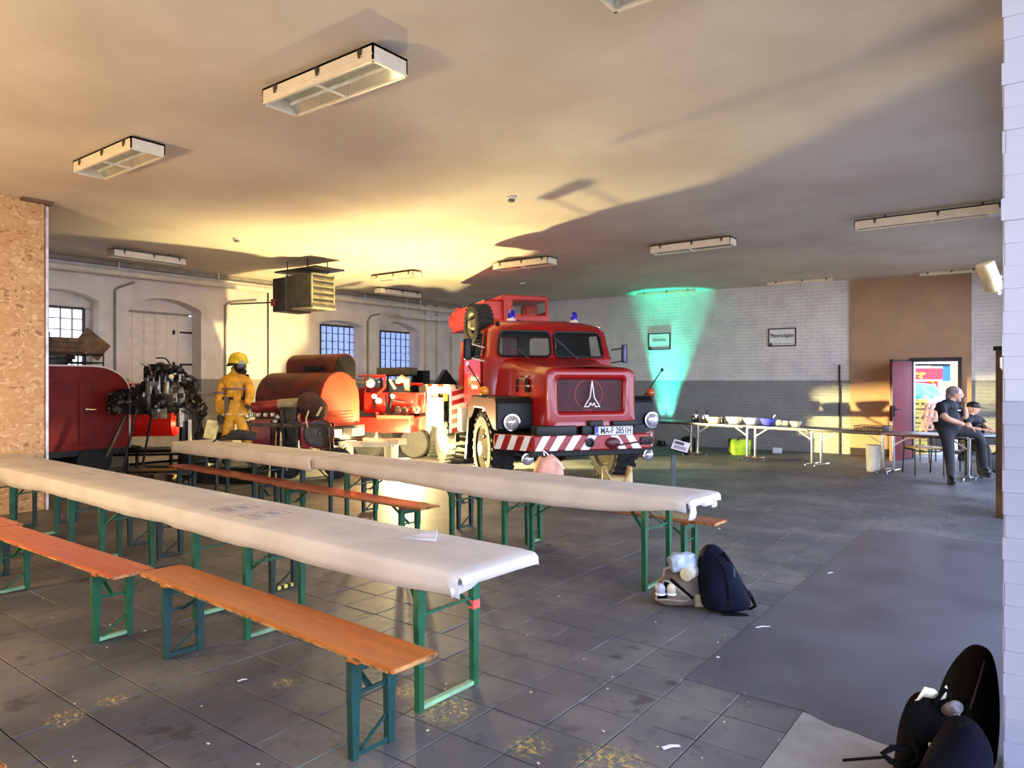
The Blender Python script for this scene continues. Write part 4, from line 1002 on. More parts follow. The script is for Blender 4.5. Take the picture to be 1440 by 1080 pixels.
b=MB(); b.rbox(g1+Vector((.4,.2,-.0)),(.5,.4,.6),.06); b.tube([g1+Vector((.2,-.15,.5)),g1+Vector((.3,-.1,.2)),g1+Vector((.5,-.2,-.2))],.022); b.build('pump_block',pm('greasy_dark',rgb(44,30,26),.5,.3,var=.4),T)
Wp=tpx(673,457,-1.0); W=wheel(-1.0,Wp.y,.36,.30,-1,pm('spare_rim_grey',rgb(150,146,120),.5),'spare_wheel',.12); W.location=(-1.0,Wp.y,Wp.z)
# ---------------------------------------------------------------- figures: one skinned body, coloured by region
def figure(parent,name,joints,bones,mats,label_of,sub=1):
    # joints: name -> (Vector, rx, ry); bones: list of (a,b); label_of(a,b) -> material index
    names=list(joints); idx={n:i for i,n in enumerate(names)}
    me=bpy.data.meshes.new(name); me.from_pydata([tuple(joints[n][0]) for n in names],[(idx[a],idx[b]) for a,b in bones],[])
    o=bpy.data.objects.new(name,me); C.objects.link(o)
    sk=o.modifiers.new('sk','SKIN'); sk.use_smooth_shade=True; sk.branch_smoothing=.3
    for i,n in enumerate(names):
        d=me.skin_vertices[0].data[i]; d.radius=(joints[n][1],joints[n][2]); d.use_root=(i==0)
    sb=o.modifiers.new('s','SUBSURF'); sb.levels=sub; sb.render_levels=sub
    sm=o.modifiers.new('m','SMOOTH'); sm.factor=.5; sm.iterations=7
    dg=bpy.context.evaluated_depsgraph_get(); dg.update()
    m2=bpy.data.meshes.new_from_object(o.evaluated_get(dg)); C.objects.unlink(o); bpy.data.objects.remove(o)
    for m in mats: m2.materials.append(m)
    seg=[(Vector(joints[a][0]),Vector(joints[b][0]),label_of(a,b),(joints[a][1]+joints[b][1])/2) for a,b in bones]
    for p in m2.polygons:
        c=p.center; best=9; k=0
        for a,b,l,r in seg:
            ab=b-a; t=max(0,min(1,(c-a).dot(ab)/max(ab.length_squared,1e-9))); d=(c-(a+ab*t)).length-r*.6
            if d<best: best=d; k=l
        p.material_index=k; p.use_smooth=True
    o=bpy.data.objects.new(name,m2); C.objects.link(o); o.parent=parent; return o
def head_mesh(M,r,parent,name,m,nose=.16):
    # a head looking along local +X with brow, nose, mouth, chin and ears
    b=MB(); n,mm=24,18; rings=[]
    for k in range(mm+1):
        a=-PI/2+PI*k/mm; a=max(min(a,1.55),-1.55); ring=[]
        for i in range(n):
            t=2*PI*i/n; x,y,z=math.cos(a)*math.cos(t),math.cos(a)*math.sin(t)*.78,math.sin(a)*1.18
            fr=max(0,math.cos(t))
            if z<-.1: x*=1-.18*(-z-.1)*(1-fr*.55); y*=1+.38*(z+.1)*.6
            sg=math.exp(-(y/.14)**2)*fr
            x+=nose*sg*math.exp(-((z+.16)/.17)**2)+.09*sg*math.exp(-((z-.02)/.16)**2)
            x-=.07*math.exp(-((abs(y)-.30)/.12)**2)*math.exp(-((z-.06)/.10)**2)*fr
            x+=.06*fr*math.exp(-((z-.24)/.10)**2)*math.exp(-(y/.5)**2)
            x-=.05*math.exp(-(y/.24)**2)*math.exp(-((z+.50)/.045)**2)*fr
            x+=.08*math.exp(-(y/.2)**2)*math.exp(-((z+.82)/.14)**2)*fr
            ring.append((x*r,y*r,z*r))
        rings.append(ring)
    b.loft(rings,M)
    for s in (-1,1): b.ell((-.02*r,s*.78*r,-.05*r),(.17*r,.08*r,.26*r),10,8,M)
    return b.build(name,m,parent,smooth=70)
def eyes(M,r,parent):
    e=MB()
    for s in (-1,1): e.ell((.80*r,s*.30*r,.06*r),(.09*r,.12*r,.06*r),8,6,M)
    return e.build('eye',pm('eye_dark',rgb(40,32,30),.3),parent)
def hand(parent,name,M,m,L=.19,curl=.5,flip=1):
    # palm along local +X, fingers curl towards -Z, thumb to the +Y side times flip
    b=MB(); s=L/.19
    b.loft([[(x,y*w*s,z*h*s) for y,z in ((-1,-.6),(-1,.6),(-.5,1),(.5,1),(1,.6),(1,-.6),(.5,-1),(-.5,-1))] for x,w,h in ((0,.028,.022),(.03*s,.038,.018),(.085*s,.043,.014),(.095*s,.041,.012))],M)
    for k,(y,l) in enumerate(((-.033,.062),(-.011,.075),(.011,.082),(.033,.074))):
        p=Vector((.09*s,y*s,0)); pts=[p]; a=0
        for q in (.45,.32,.25):
            a+=curl*.62; p=p+Vector((math.cos(a),0,-math.sin(a)))*l*q*s; pts.append(p)
        b.tube(pts,[.0095*s,.009*s,.008*s,.006*s],8,M)
    p=Vector((.025*s,flip*.034*s,-.004)); b.tube([p,p+Vector((.03,flip*.026,-.012))*s,p+Vector((.058,flip*.03,-.026))*s],[.012*s,.0105*s,.008*s],8,M)
    return b.build(name,m,parent,smooth=70)
def orient(o,xdir,up=(0,0,1)):
    x=Vector(xdir).normalized(); z=Vector(up); y=z.cross(x).normalized(); z=x.cross(y)
    return Matrix(((x.x,y.x,z.x,o[0]),(x.y,y.y,z.y,o[1]),(x.z,y.z,z.z,o[2]),(0,0,0,1)))
def LF(root,*a): # pixel+depth to the local space of a root empty
    return (Matrix.Translation(root.location)@rzm(root.rotation_euler[2])).inverted()@at(*a)
# ---------------------------------------------------------------- red enclosed trailer
M_TRED=pm('faded_red_panel',rgb(112,18,11),.55,var=.12,scale=2.5,dirt=.25,spec=.2)
M_RUSTSHADE=pm('rusty_shaded_red',rgb(98,34,20),.55,var=.25,scale=3,dirt=.5)
M_ORNGLIT=pm('orange_lit_panel',rgb(186,44,16),.45,var=.12,scale=3)
M_BRED=pm('bright_fire_red',rgb(204,26,20),.35,var=.08,coat=.2)
M_GREASE=pm('greasy_iron',rgb(46,42,38),.42,.65,var=.4,scale=9,dirt=.3)
M_ALU=pm('dull_aluminium',rgb(150,146,136),.35,.8,var=.2,scale=9,dirt=.3)
M_BROWNW=pm('old_brown_wood',rgb(110,82,52),.75,var=.25,scale=7)
M_PALW=pm('pallet_wood',rgb(150,124,86),.8,var=.25,scale=9)
t=thing('red_trailer','red enclosed trailer with rounded corner half hidden by the chipboard partition','trailer',(-12.75,5.86,0),PI/2)
z0,z1,LT=.49,1.885,3.4; prof=[(-LT,z0),(0,z0)]
for k in range(9):
    a=PI/2*k/8; prof.append((-.60+.60*math.cos(a),z1-.44+.44*math.sin(a)))
prof+= [(-LT+.42-.42*math.sin(PI/2*k/8),z1-.42+.42*math.cos(PI/2*k/8)) for k in range(9)]
XZ=Matrix(((1,0,0,0),(0,0,1,0),(0,1,0,0),(0,0,0,1)))
b=MB(); b.prism(prof,0,1.25,XZ); b.build('body',M_TRED,t,smooth=25)
b=MB(); b.tube([(x,0,z) for x,z in prof[1:]],.014,6); b.build('edge_beading',M_WHITEP,t)
xs=LF(t,107,560,11.75).x
def side_door(x0,x1):
    b=MB(); b.box(((x0+x1)/2,-.006,1.10),(x1-x0-.015,.014,1.02)); b.build('side_door',M_TRED,t,smooth=0,bevel=.006)
side_door(xs,xs+.02-xs-.62 if False else min(-.60,xs+.75)); side_door(xs-.9,xs)
b=MB(); b.tube([(xs+.12,-.02,1.16),(xs+.12,-.06,1.16),(xs+.27,-.06,1.15)],.014,6); b.ell((xs+.12,-.03,1.16),(.03,.02,.03),8,6); b.build('door_handle',M_CHR,t)
b=MB(); b.box((-LT/2,.62,.46),(LT,.9,.08)); b.box((-LT/2,.1,.44),(LT,.08,.1)); b.tube([(-.1,.3,.46),(.5,.7,.4),(.1,1.2,.46)],.04); b.build('chassis',M_BLK,t,smooth=0)
for x in (-.55,-2.2):
    for y in (.08,1.15): b=MB(); b.lathe([(.12,-.08),(.27,-.09),(.29,-.05),(.29,.05),(.27,.09),(.12,.08)],TM((x,y+.05,.29),R(90)),24); b.build('wheel',M_RUB,t)
# junk on its roof
p0=(-12.35,5.66)
def world_on(t,x,y,z): return Matrix.Translation(t.location)@rzm(t.rotation_euler[2])@Vector((x,y,z))
q=LF(t,100,505,12.0)
r=thing('roof_rack','low dark metal rack standing on top of the red enclosed trailer','rack',world_on(t,q.x,.45,z1),PI/2)
b=MB()
for z in (.06,.20): b.tube([(-.55,-.3,z),(.40,-.3,z),(.40,.4,z),(-.55,.4,z)],.013,6,closed=True)
for x in (-.55,.0,.40):
    for y in (-.3,.4): b.cyl((x,y,0),(x,y,.21),.013,n=6)
b.build('rails',M_STEELD,r)
r=thing('wooden_crate','brown wooden crate on the roof rack before the barred window','crate',world_on(t,q.x-.15,.5,z1+.215),PI/2)
for k in range(3):
    for y in (-.2,.2): MB().box((0,y,.05+k*.085),(.62,.02,.078)).build('slat',M_BROWNW,r,smooth=0)
b=MB(); b.box((0,0,.012),(.6,.42,.02)); b.box((-.3,0,.13),(.02,.4,.25)); b.box((.3,0,.13),(.02,.4,.25)); b.build('end_board',M_BROWNW,r,smooth=0)
r=thing('leaning_board','brown square board leaning on the crate above the red trailer','board',world_on(t,q.x+.26,.42,z1+.22),PI/2)
b=MB(); b.box((0,0,.13),(.48,.03,.34),TM((0,0,.06),0,R(38))); b.build('panel',M_BROWNW,r,smooth=0,bevel=.004)
r=thing('dark_machine_part','black iron part with upright rod lying on the red trailer roof','machine part',world_on(t,q.x-.35,.25,z1),PI/2)
b=MB(); b.rbox((0,0,.1),(.4,.25,.2),.04); b.cyl((-.05,0,.15),(-.05,0,.55),.02,n=8); b.ell((.2,.05,.12),(.12,.12,.1)); b.cyl((-.2,-.1,.1),(.3,-.1,.14),.03,n=8); b.build('iron_part',M_GREASE,r)
# ---------------------------------------------------------------- engine on display stand, on a pallet
EB=cw(-.5*11.85,11.85); 
pl=thing('pallet','wooden pallet under the display engine','pallet',cw(-.478*11.9,11.9),YAW+R(-6))
for k in range(7):
    o=MB().box((0,0,0),(1.15,.10,.02)).build('board',M_PALW,pl,smooth=0,bevel=.003); o.location=(0,-.36+k*.12,.135)
for x in (-.5,0,.5):
    for y in (-.33,0,.33): MB().box((x,y,.075),(.13,.13,.10)).build('block',M_PALW,pl,smooth=0)
for x in (-.5,0,.5): MB().box((x,0,.012),(.10,.80,.02)).build('skid',M_PALW,pl,smooth=0)
en=thing('display_engine','black truck engine with gearbox mounted on a tubular display stand','engine',EB,YAW+R(4))
def e(u,v,d=11.85): q=LF(en,u,v,d); return q
def eb(u0,v0,u1,v1,y=0,dep=.45):
    a,c=e(u0,v0),e(u1,v1); return Vector(((a.x+c.x)/2,y,(a.z+c.z)/2)),(abs(c.x-a.x),dep,abs(a.z-c.z))
c,d=eb(206,536,262,572); MB().rbox(c,d,.04).build('engine_block',M_GREASE,en)
c,d=eb(208,566,255,580); MB().rbox(c,(d[0],.36,d[2]),.04).build('oil_pan',M_BLK,en)
c,d=eb(206,515,236,538); 
b=MB(); b.rbox(c,(d[0],.3,d[2]),.06); b.rbox(c+Vector((.0,0,.12)),(d[0]*.6,.24,.1),.04); b.build('cylinder_head',M_BLK,en)
for k in range(4):
    c,d=eb(236+0*k,522,258,540); b=MB(); x=c.x-.13+k*.085; b.lathe([(.05,0),(.055,.05),(.05,.1),(.055,.15),(.04,.2)],TM((x,-.05,c.z-.08)),14); b.build('injection_element',M_ALU if k%2 else M_GREASE,en)
b=MB()
for k in range(4):
    a=e(217+k*8,528); b.tube([a+Vector((0,-.24,0)),a+Vector((.01,-.27,-.12)),a+Vector((-.03,-.25,-.26)),a+Vector((-.06,-.23,-.34))],.014,7)
b.build('fuel_lines',M_ALU,en)
b=MB()
for k in range(3): a=e(219+k*12,545); b.rbox(a+Vector((0,-.25,0)),(.10,.06,.22),.02)
b.build('side_cover',M_ALU,en)
a,c=e(192,562),e(206,562); b=MB(); b.lathe([(.13,0),(.16,.05),(.27,.22),(.30,.30),(.28,.34)],TM(a,0,R(90)),24)
for k in range(5): b.box((.1,0,0),(.30,.03,.5),TM(a+Vector((.03,0,0)),k*PI/5))
b.build('bell_housing',pm('casting_brown_grey',rgb(84,74,60),.45,.4,var=.3,dirt=.4),en)
c,d=eb(160,552,193,582,0,.36); b=MB(); b.rbox(c,d,.05); b.rbox(c+Vector((.03,0,.2)),(.26,.22,.08),.03); b.cyl(c+Vector((-.2,0,0)),c+Vector((-.26,0,0)),.07,n=16)
for k in range(4): b.box(c+Vector((-.12+k*.08,-.19,.0)),(.018,.03,.26))
b.build('gearbox',M_GREASE,en)
b=MB(); a=e(158,568); b.lathe([(.045,0),(.05,.04),(.0,.05)],TM(a,0,R(-90)),14); b.build('output_flange',M_ALU,en)
b=MB(); b.tube([e(178,555),e(182,548),e(196,552),e(205,556)],.022,8); b.build('shift_linkage',M_ALU,en)
a=e(254,556); b=MB(); b.lathe([(.05,-.05),(.17,-.04),(.19,0),(.17,.04),(.08,.06),(0,.08)],TM(a+Vector((-.02,-.16,0)),R(90)),22); b.build('injection_pump_wheel',M_ALU,en)
a=e(268,553); b=MB(); b.lathe([(.08,0),(.2,.01),(.2,.05),(.06,.09)],TM(a,0,R(80)),20)
for k in range(6): b.box((.16,0,.08),(.22,.07,.015),TM(a,0,R(80))@rzm(k*PI/3)@TM((0,0,0),R(25)))
b.build('cooling_fan',M_BLK,en)
b=MB()
for (p,q,s) in (((222,512),(240,520),.03),((246,516),(262,528),.04),((238,530),(268,540),.035),((262,530),(278,536),.025),((250,560),(270,574),.04)): b.tube([e(*p),(e(*p)+e(*q))/2+Vector((0,-.1,.05)),e(*q)],s,8)
for u,v,s in ((250,518,.05),(258,522,.055),(244,523,.045),(268,545,.06),(240,560,.07),(228,566,.05),(262,566,.07),(212,524,.06),(215,545,.05)): b.ell(e(u,v)+Vector((0,-.12,0)),(s,s,s*.9),10,7)
b.build('auxiliary_parts',M_GREASE,en)
b=MB(); b.tube([e(220,503.5),e(231,503.5),e(236,507),e(243,518)],.012,8); b.build('lifting_hook',M_STEELD,en)
b=MB(); b.lathe([(.06,0),(.1,.02),(.1,.1),(.085,.12)],TM(e(256,582)),18); b.cyl(e(256,600),e(256,580),.09,n=16); b.build('oil_filter',M_ALU,en)
b=MB(); b.box(e(232,581)+Vector((0,-.2,0)),(.24,.05,.16)); b.build('name_plate_bracket',M_ALU,en,smooth=0)
c=e(266,600); b=MB(); b.cyl(e(259,648),e(259,592),.075,n=14); b.build('stand_column',M_BLK,en); b=MB(); b.cyl(e(267,640),e(267,590),.03,n=10); b.build('white_rod',M_WHITEP,en)
b=MB(); z=.16
b.tube([e(204,575)+Vector((0,-.3,0)),e(193,628)+Vector((0,-.34,0)),Vector((e(189,0).x,-.34,.22)),Vector((e(194,0).x,-.36,z)),Vector((e(262,0).x,-.36,z)),Vector((e(262,0).x,.36,z)),Vector((e(194,0).x,.36,z)),Vector((e(189,0).x,.34,.22)),e(204,575)+Vector((0,.3,0))],.021,8); b.build('stand_tube',M_STEELD,en)
for p,q in ((e(176,585),e(157,640)+Vector((0,-.2,0))),(e(270,562),e(292,618)+Vector((0,-.1,0)))): MB().tube([p,q],.026,8).build('stand_strut',M_STEELD,en)
rg_=random.Random(5)
for nm,mm,cnt in (('engine_fittings',M_GREASE,60),('bright_fittings',M_ALU,26)):
    b=MB()
    for k in range(cnt):
        u,v=rg_.uniform(200,276),rg_.uniform(516,578); p=e(u,v)+Vector((0,rg_.uniform(-.30,-.14),0)); kd=rg_.random()
        if (u<208 or u>268) and v<530: continue
        if kd<.35: b.rbox(p,(rg_.uniform(.03,.1),.06,rg_.uniform(.03,.12)),.012,M=None,n=1)
        elif kd<.65: b.tube([p,p+Vector((rg_.uniform(-.12,.12),-.04,rg_.uniform(-.1,.1))),p+Vector((rg_.uniform(-.16,.16),0,rg_.uniform(-.16,.1)))],rg_.uniform(.008,.018),6)
        else: b.cyl(p,p+Vector((rg_.uniform(-.03,.03),-.06,0)),rg_.uniform(.015,.045),n=10)
    tag(b.build(nm,mm,en),None,None,kind='stuff')
b=MB()
for k in range(18):
    p=e(rg_.uniform(162,190),rg_.uniform(552,580))+Vector((0,-.2,0)); b.cyl(p,p+Vector((0,-.05,0)),rg_.uniform(.012,.03),n=8)
tag(b.build('gearbox_bolts',M_ALU,en),None,None,kind='stuff')
# red portable pump behind the engine
rp_=thing('red_motor_pump','red motor pump behind the display engine','pump',cw(-6.85,13.15),YAW+R(10))
def g(u,v,d=13.15): return LF(rp_,u,v,d)
a,c=g(186,540),g(252,590); 
b=MB(); b.lathe([(0,0),(.2,.01),(.26,.05),(.26,.80),(.2,.86),(0,.87)],TM(Vector((a.x-.05,0,g(0,594).z)),0,R(90)),24); b.build('tank',M_BRED,rp_)
MB().rbox((g(192,0).x,0,g(0,552).z),(.42,.5,.34),.08).build('engine_hood',M_BRED,rp_); MB().ell((g(197,0).x,-.3,g(0,544).z),(.05,.05,.05)).build('lamp_knob',M_CHR,rp_)
b=MB(); 
for y in (-.28,.28): b.tube([(a.x-.2,y,.5),(a.x-.2,y,.3),(c.x+.2,y,.3),(c.x+.2,y,.5)],.03,8); b.cyl((a.x,y,0),(a.x,y,.32),.03,n=8); b.cyl((c.x-.1,y,0),(c.x-.1,y,.32),.03,n=8)
b.box(((a.x+c.x)/2,0,.36),(1.1,.6,.06)); b.build('frame',M_BLK,rp_,smooth=0)
b=MB(); b.lathe([(.06,0),(.07,.02),(.07,.12),(.04,.14)],TM((a.x-.05,-.34,.62),R(60)),14); b.lathe([(.05,0),(.05,.1)],TM((a.x-.05,-.30,.42),R(70)),12); b.build('hose_coupling',M_ALU,rp_)
# black hose cutter kit right of the engine
kt=thing('black_hand_pump','black hand pump and levers with yellowed instruction card','machine',cw(-4.95,11.7),YAW)
def g(u,v,d=11.7): return LF(kt,u,v,d)
b=MB(); b.rbox(((g(288,0).x+g(300,0).x)/2,0,.55),(.36,.34,.5),.05); b.rbox((g(280,0).x,.0,.25),(.5,.5,.5),.08); b.build('pump_body',M_BLK,kt)
b=MB(); b.tube([g(282,640),g(278,612),g(284,588),g(290,572)],.035,8); b.tube([g(291,575),g(287,567),g(281,572)],.022,7); b.tube([g(270,650),g(277,630),g(272,612)],.03,7); b.ell(g(285,582),(.08,.08,.06)); b.build('lever',M_GREASE,kt)
b=MB(); b.box((0,0,0),(.20,.012,.30),TM(g(304.5,603)+Vector((0,-.2,0)),R(-12),R(8))); b.build('instruction_card',pm('yellow_card',rgb(232,222,150),.6),kt,smooth=0)
b=MB(); b.tube([g(268,648),g(274,655),g(282,650),g(276,640)],.03,7); b.build('hose_end',M_ALU,kt)
# ---------------------------------------------------------------- mannequin in yellow fire suit
mq=thing('firefighter_mannequin','mannequin in yellow fire suit and helmet with black breathing mask','mannequin',cw(-.388*11.6,11.6),YAW)
def g(u,v,dy=0): return LF(mq,u,v,11.6)+Vector((0,dy,0))
M_SUIT=pm('yellow_fire_suit',rgb(214,152,34),.7,var=.18,scale=8,bump=.3,bs=18); M_BOOT=pm('black_boot',rgb(26,24,24),.5); M_MASK=pm('mask_black',rgb(22,22,24),.35)
pz=.26
MB().box((g(333,0).x,.05,pz/2),(.9,.75,pz)).build('plinth',M_BLK,mq,smooth=0,bevel=.01)
xk=g(333,0).x
J={'pelvis':(g(329,577),.17,.15),'waist':(g(330,564),.175,.15),'chest':(g(331,545),.20,.16),'upper':(g(331,533),.17,.14),'neck':(g(331,523),.075,.075),'headb':(g(333,513),.075,.075),
'shr':(g(316,536,.0),.105,.10),'elr':(g(310,561,-.05),.085,.085),'wrr':(g(313,583,-.1),.07,.07),
'shl':(g(347,536,.05),.10,.10),'ell':(g(353,556,-.02),.08,.08),'wrl':(g(352,570,-.16),.065,.065),
'hr':(g(324,588),.125,.12),'kr':(g(321,612,-.04),.105,.10),'ar':(Vector((g(319,0).x,.02,pz+.11)),.09,.09),
'hl':(g(336,588,.03),.125,.12),'kl':(g(346,612,-.02),.105,.10),'al':(Vector((g(352,0).x,.04,pz+.11)),.09,.09),
'fr':(Vector((g(321,0).x,-.16,pz+.05)),.055,.05),'flt':(Vector((g(356,0).x,-.12,pz+.05)),.055,.05)}
BN=[('pelvis','waist'),('waist','chest'),('chest','upper'),('upper','neck'),('neck','headb'),('upper','shr'),('shr','elr'),('elr','wrr'),('upper','shl'),('shl','ell'),('ell','wrl'),('pelvis','hr'),('hr','kr'),('kr','ar'),('pelvis','hl'),('hl','kl'),('kl','al'),('ar','fr'),('al','flt')]
M_HOOD=pm('brown_hood',rgb(96,60,36),.8)
figure(mq,'body',J,BN,[M_SUIT,M_BOOT,M_HOOD],lambda a,b:1 if b in('fr','flt') else 2 if b=='headb' else 0,2)
Mh=orient(g(335,511),(.72,-.62,-.06)); head_mesh(Mh,.115,mq,'head',M_HOOD)
b=MB(); b.lathe([(.155,-.01),(.15,.05),(.125,.115),(.075,.15),(0,.162)],Mh@TM((-.005,0,.02)),24); b.loft([[( .02+.20*math.cos(t)*(1 if math.cos(t)>0 else .95),.165*math.sin(t),.012*k-.015+(-.05 if math.cos(t)<-.2 else 0)*abs(math.cos(t))) for t in [2*PI*i/24 for i in range(24)]] for k in (0,1)],Mh@TM((-.01,0,.025))); b.beam((-.15,0,.03),(-.02,0,.185),.03,.02,Mh); b.beam((-.02,0,.185),(.13,0,.09),.03,.02,Mh); b.build('helmet',pm('helmet_yellow',rgb(222,190,30),.25,coat=.4),mq)
b=MB(); b.ell((.075,0,-.05),(.085,.10,.12),14,10,Mh); b.cyl((.11,0,-.10),(.20,0,-.13),.05,.045,16,Mh); b.ell((-.05,0,-.09),(.08,.09,.05),12,8,Mh); b.build('breathing_mask',M_MASK,mq); b=MB(); b.ell((.10,0,.005),(.075,.085,.06),14,9,Mh); b.build('mask_visor',pm('visor_glass',rgb(150,154,150),.1,.4),mq)
b=MB(); b.loft([[(-.24,-.09,.02),(-.26,0,.02),(-.2,.09,.02)],[(-.13,-.12,-.06+.06),(-.15,0,.0+.06),(-.13,.12,-.0+.06)],[(-.13,-.12,.03),(-.15,0,.05),(-.13,.12,.03)]],Mh@TM((0,0,-.06)),(True,True)); b.build('neck_flap',pm('neck_flap_brown',rgb(60,36,24),.7),mq)
b=MB(); w=J['waist'][0]; b.tube([w+Vector((.185*math.cos(2*PI*k/16),.165*math.sin(2*PI*k/16),.05)) for k in range(16)],.022,6,closed=True); b.box(w+Vector((-.06,-.17,-.08)),(.07,.03,.30)); b.build('harness_belt',M_MASK,mq)
b=MB(); c=J['chest'][0]; b.tube([c+Vector((.21*math.cos(2*PI*k/16),.175*math.sin(2*PI*k/16),-.02)) for k in range(16)],.016,6,closed=True); b.tube([J['elr'][0].lerp(J['shr'][0],.35)+Vector((.095*math.cos(2*PI*k/12),.09*math.sin(2*PI*k/12),0)) for k in range(12)],.018,6,closed=True); b.build('reflective_band',pm('reflective_grey_violet',rgb(120,96,104),.5),mq)
b=MB(); q=J['pelvis'][0]; b.lathe([(.222,-.075),(.224,-.06),(.222,-.045)],TM(q+Vector((.005,0,.0)))@Matrix.Diagonal((1,.88,1,1)),24,cap=(False,False)); b.build('jacket_hem',pm('hem_pale',rgb(226,190,120),.6),mq); b=MB(); b.lathe([(.22,-.07),(.216,-.02),(.205,.05),(.19,.12)],TM(q+Vector((.005,0,.0)))@Matrix.Diagonal((1,.88,1,1)),24,cap=(False,False)); b.jitter(.012,9); b.build('jacket_skirt',M_SUIT,mq)
b=MB(); b.rbox(q+Vector((-.12,-.15,.09)),(.15,.05,.17),.02); b.rbox(J['waist'][0]+Vector((.1,-.16,.09)),(.12,.04,.12),.02); b.build('pocket',M_SUIT,mq)
b=MB(); b.rbox(J['chest'][0]+Vector((.02,.24,-.05)),(.22,.16,.55),.06); b.build('air_cylinder',M_MASK,mq)
hand(mq,'hand',orient(J['wrr'][0],(.1,-.1,-1),(0,1,0)),pm('black_glove',rgb(40,34,30),.6),.2,.5,-1); hand(mq,'hand',orient(J['wrl'][0],(.6,-.7,-.3)),MATS['black_glove'],.2,.8)
# ---------------------------------------------------------------- barrel trailer: lamplight and shade put into orange end and brown body
t=thing('barrel_trailer','round-topped rusty trailer with shaded brown side and lamplit orange end','trailer',(-10.3,8.0,0),0)
def halfprof(w,z0,zs,zt,n=14):
    pts=[(0,z0),(w,z0),(w,zs)]
    for k in range(n+1): a=PI*k/n; pts.append((w/2+w/2*math.cos(a)*.999,zs+(zt-zs)*math.sin(a)))
    return pts+[(0,zs)]
YZ=Matrix(((0,0,1,0),(1,0,0,0),(0,1,0,0),(0,0,0,1)))
b=MB(); b.prism(halfprof(.88,.82,1.26,1.80),-1.98,-.02,YZ); b.build('barrel_body',M_RUSTSHADE,t,smooth=30)
b=MB(); b.prism(halfprof(.88,.82,1.26,1.80),-.02,.02,YZ); b.build('end_panel',M_ORNGLIT,t,smooth=30)
for k in range(4):
    b=MB(); b.box((.028,.44,.90+k*.055),(.014,.62-.02*k,.03)); b.build('vent_louvre',M_ORNGLIT,t,smooth=0)
b=MB(); b.box((-.8,-.012,1.24),(1.3,.02,.02)); b.box((-.8,-.012,1.0),(1.3,.02,.02)); b.build('side_bead',M_RUSTSHADE,t,smooth=0)
b=MB(); b.prism([(y+.45,z) for y,z in halfprof(.5,1.62,1.94,2.15)],-1.62,-.16,YZ); b.build('top_cowl',M_RUSTSHADE,t,smooth=30)
b=MB(); b.prism([(y*.94+.465,z) for y,z in halfprof(.5,1.66,1.92,2.11)],-.17,-.145,YZ); b.build('cowl_opening',M_BLK,t,smooth=30)
b=MB(); b.box((-.75,.45,1.86),(.55,.08,.09)); b.build('cowl_slot',M_BLK,t,smooth=0)
b=MB(); b.box((-1,.44,.74),(2.0,.8,.12)); b.box((.06,.44,.80),(.1,.98,.05)); b.box((.06,.44,.60),(.1,.98,.04)); b.box((.04,.44,.5),(.12,1.0,.1)); b.build('chassis',M_BLK,t,smooth=0)
for y0,y1 in ((.0,.40),(.62,.92)): MB().box((.10,(y0+y1)/2,.695),(.04,y1-y0,.15)).build('lamp_panel',M_WHT,t,smooth=0,bevel=.008)
MB().box((.11,.51,.70),(.03,.17,.16)).build('centre_plate',M_CONDUIT,t,smooth=0)
for x in (-.5,-1.5):
    for y in (.02,.86): b=MB(); b.lathe([(.1,-.08),(.28,-.09),(.31,-.04),(.31,.04),(.28,.09),(.1,.08)],TM((x,y,.31),R(90)),24); b.build('wheel',M_RUB,t)
b=MB(); b.box((.5,.95,.52),(.9,.12,.12)); b.beam((.05,.35,.5),(.9,.95,.5),.1,.1); b.box((.95,.95,.55),(.3,.22,.10)); b.build('drawbar',M_CREAM,t,smooth=0,bevel=.01)
b=MB(); b.rbox((.80,.95,.36),(.20,.18,.34),.03); b.cyl((.80,.95,.24),(.80,.95,.12),.05,n=12); b.lathe([(.05,-.05),(.13,-.05),(.14,0),(.13,.05),(.05,.05)],TM((.80,.95,.14),R(90)),20); b.build('jockey_wheel',M_CREAM,t)
b=MB(); b.beam((.15,.25,.36),(.30,.32,.5),.03,.04); b.beam((.15,.32,.5),(.30,.25,.36),.03,.04); b.build('crank_cross',M_CREAM,t,smooth=0)
# ---------------------------------------------------------------- hose cart before it
hc=thing('hose_cart','old hose cart with red and pale tube, sack and large reel disc','hose cart',cw(-.285*11.8,11.8),YAW+R(6))
def g(u,v,dy=0): return LF(hc,u,v,11.8)+Vector((0,dy,0))
pts=[g(355,573),g(392,569)]; MB().cyl(pts[0],pts[1],.085,n=18).build('red_tube',pm('dull_red_tube',rgb(132,30,30),.5,dirt=.3),hc)
MB().cyl(g(392,569),g(424,567),.09,n=18).build('pale_tube',pm('khaki_tube',rgb(150,130,96),.6,dirt=.3),hc)
b=MB(); b.loft([[g(420+q*38,567+q*9,0)+Vector((0,r_*math.cos(2*PI*i/14),r_*1.15*math.sin(2*PI*i/14))) for i in range(14)] for q,r_ in ((0,.11),(.2,.16),(.5,.19),(.8,.18),(1,.10))]); b.jitter(.03,9); b.build('sack',pm('dark_sack',rgb(66,38,28),.85,var=.3,bump=.4,bs=20),hc,smooth=60)
b=MB(); b.tube([g(437,577,-.2),g(434,588,-.24),g(436,600,-.22)],.012,6); b.tube([g(455,572,-.2),g(449,584,-.24)],.02,6); b.build('tie_cord',pm('pale_cord',rgb(222,196,150),.8),hc)
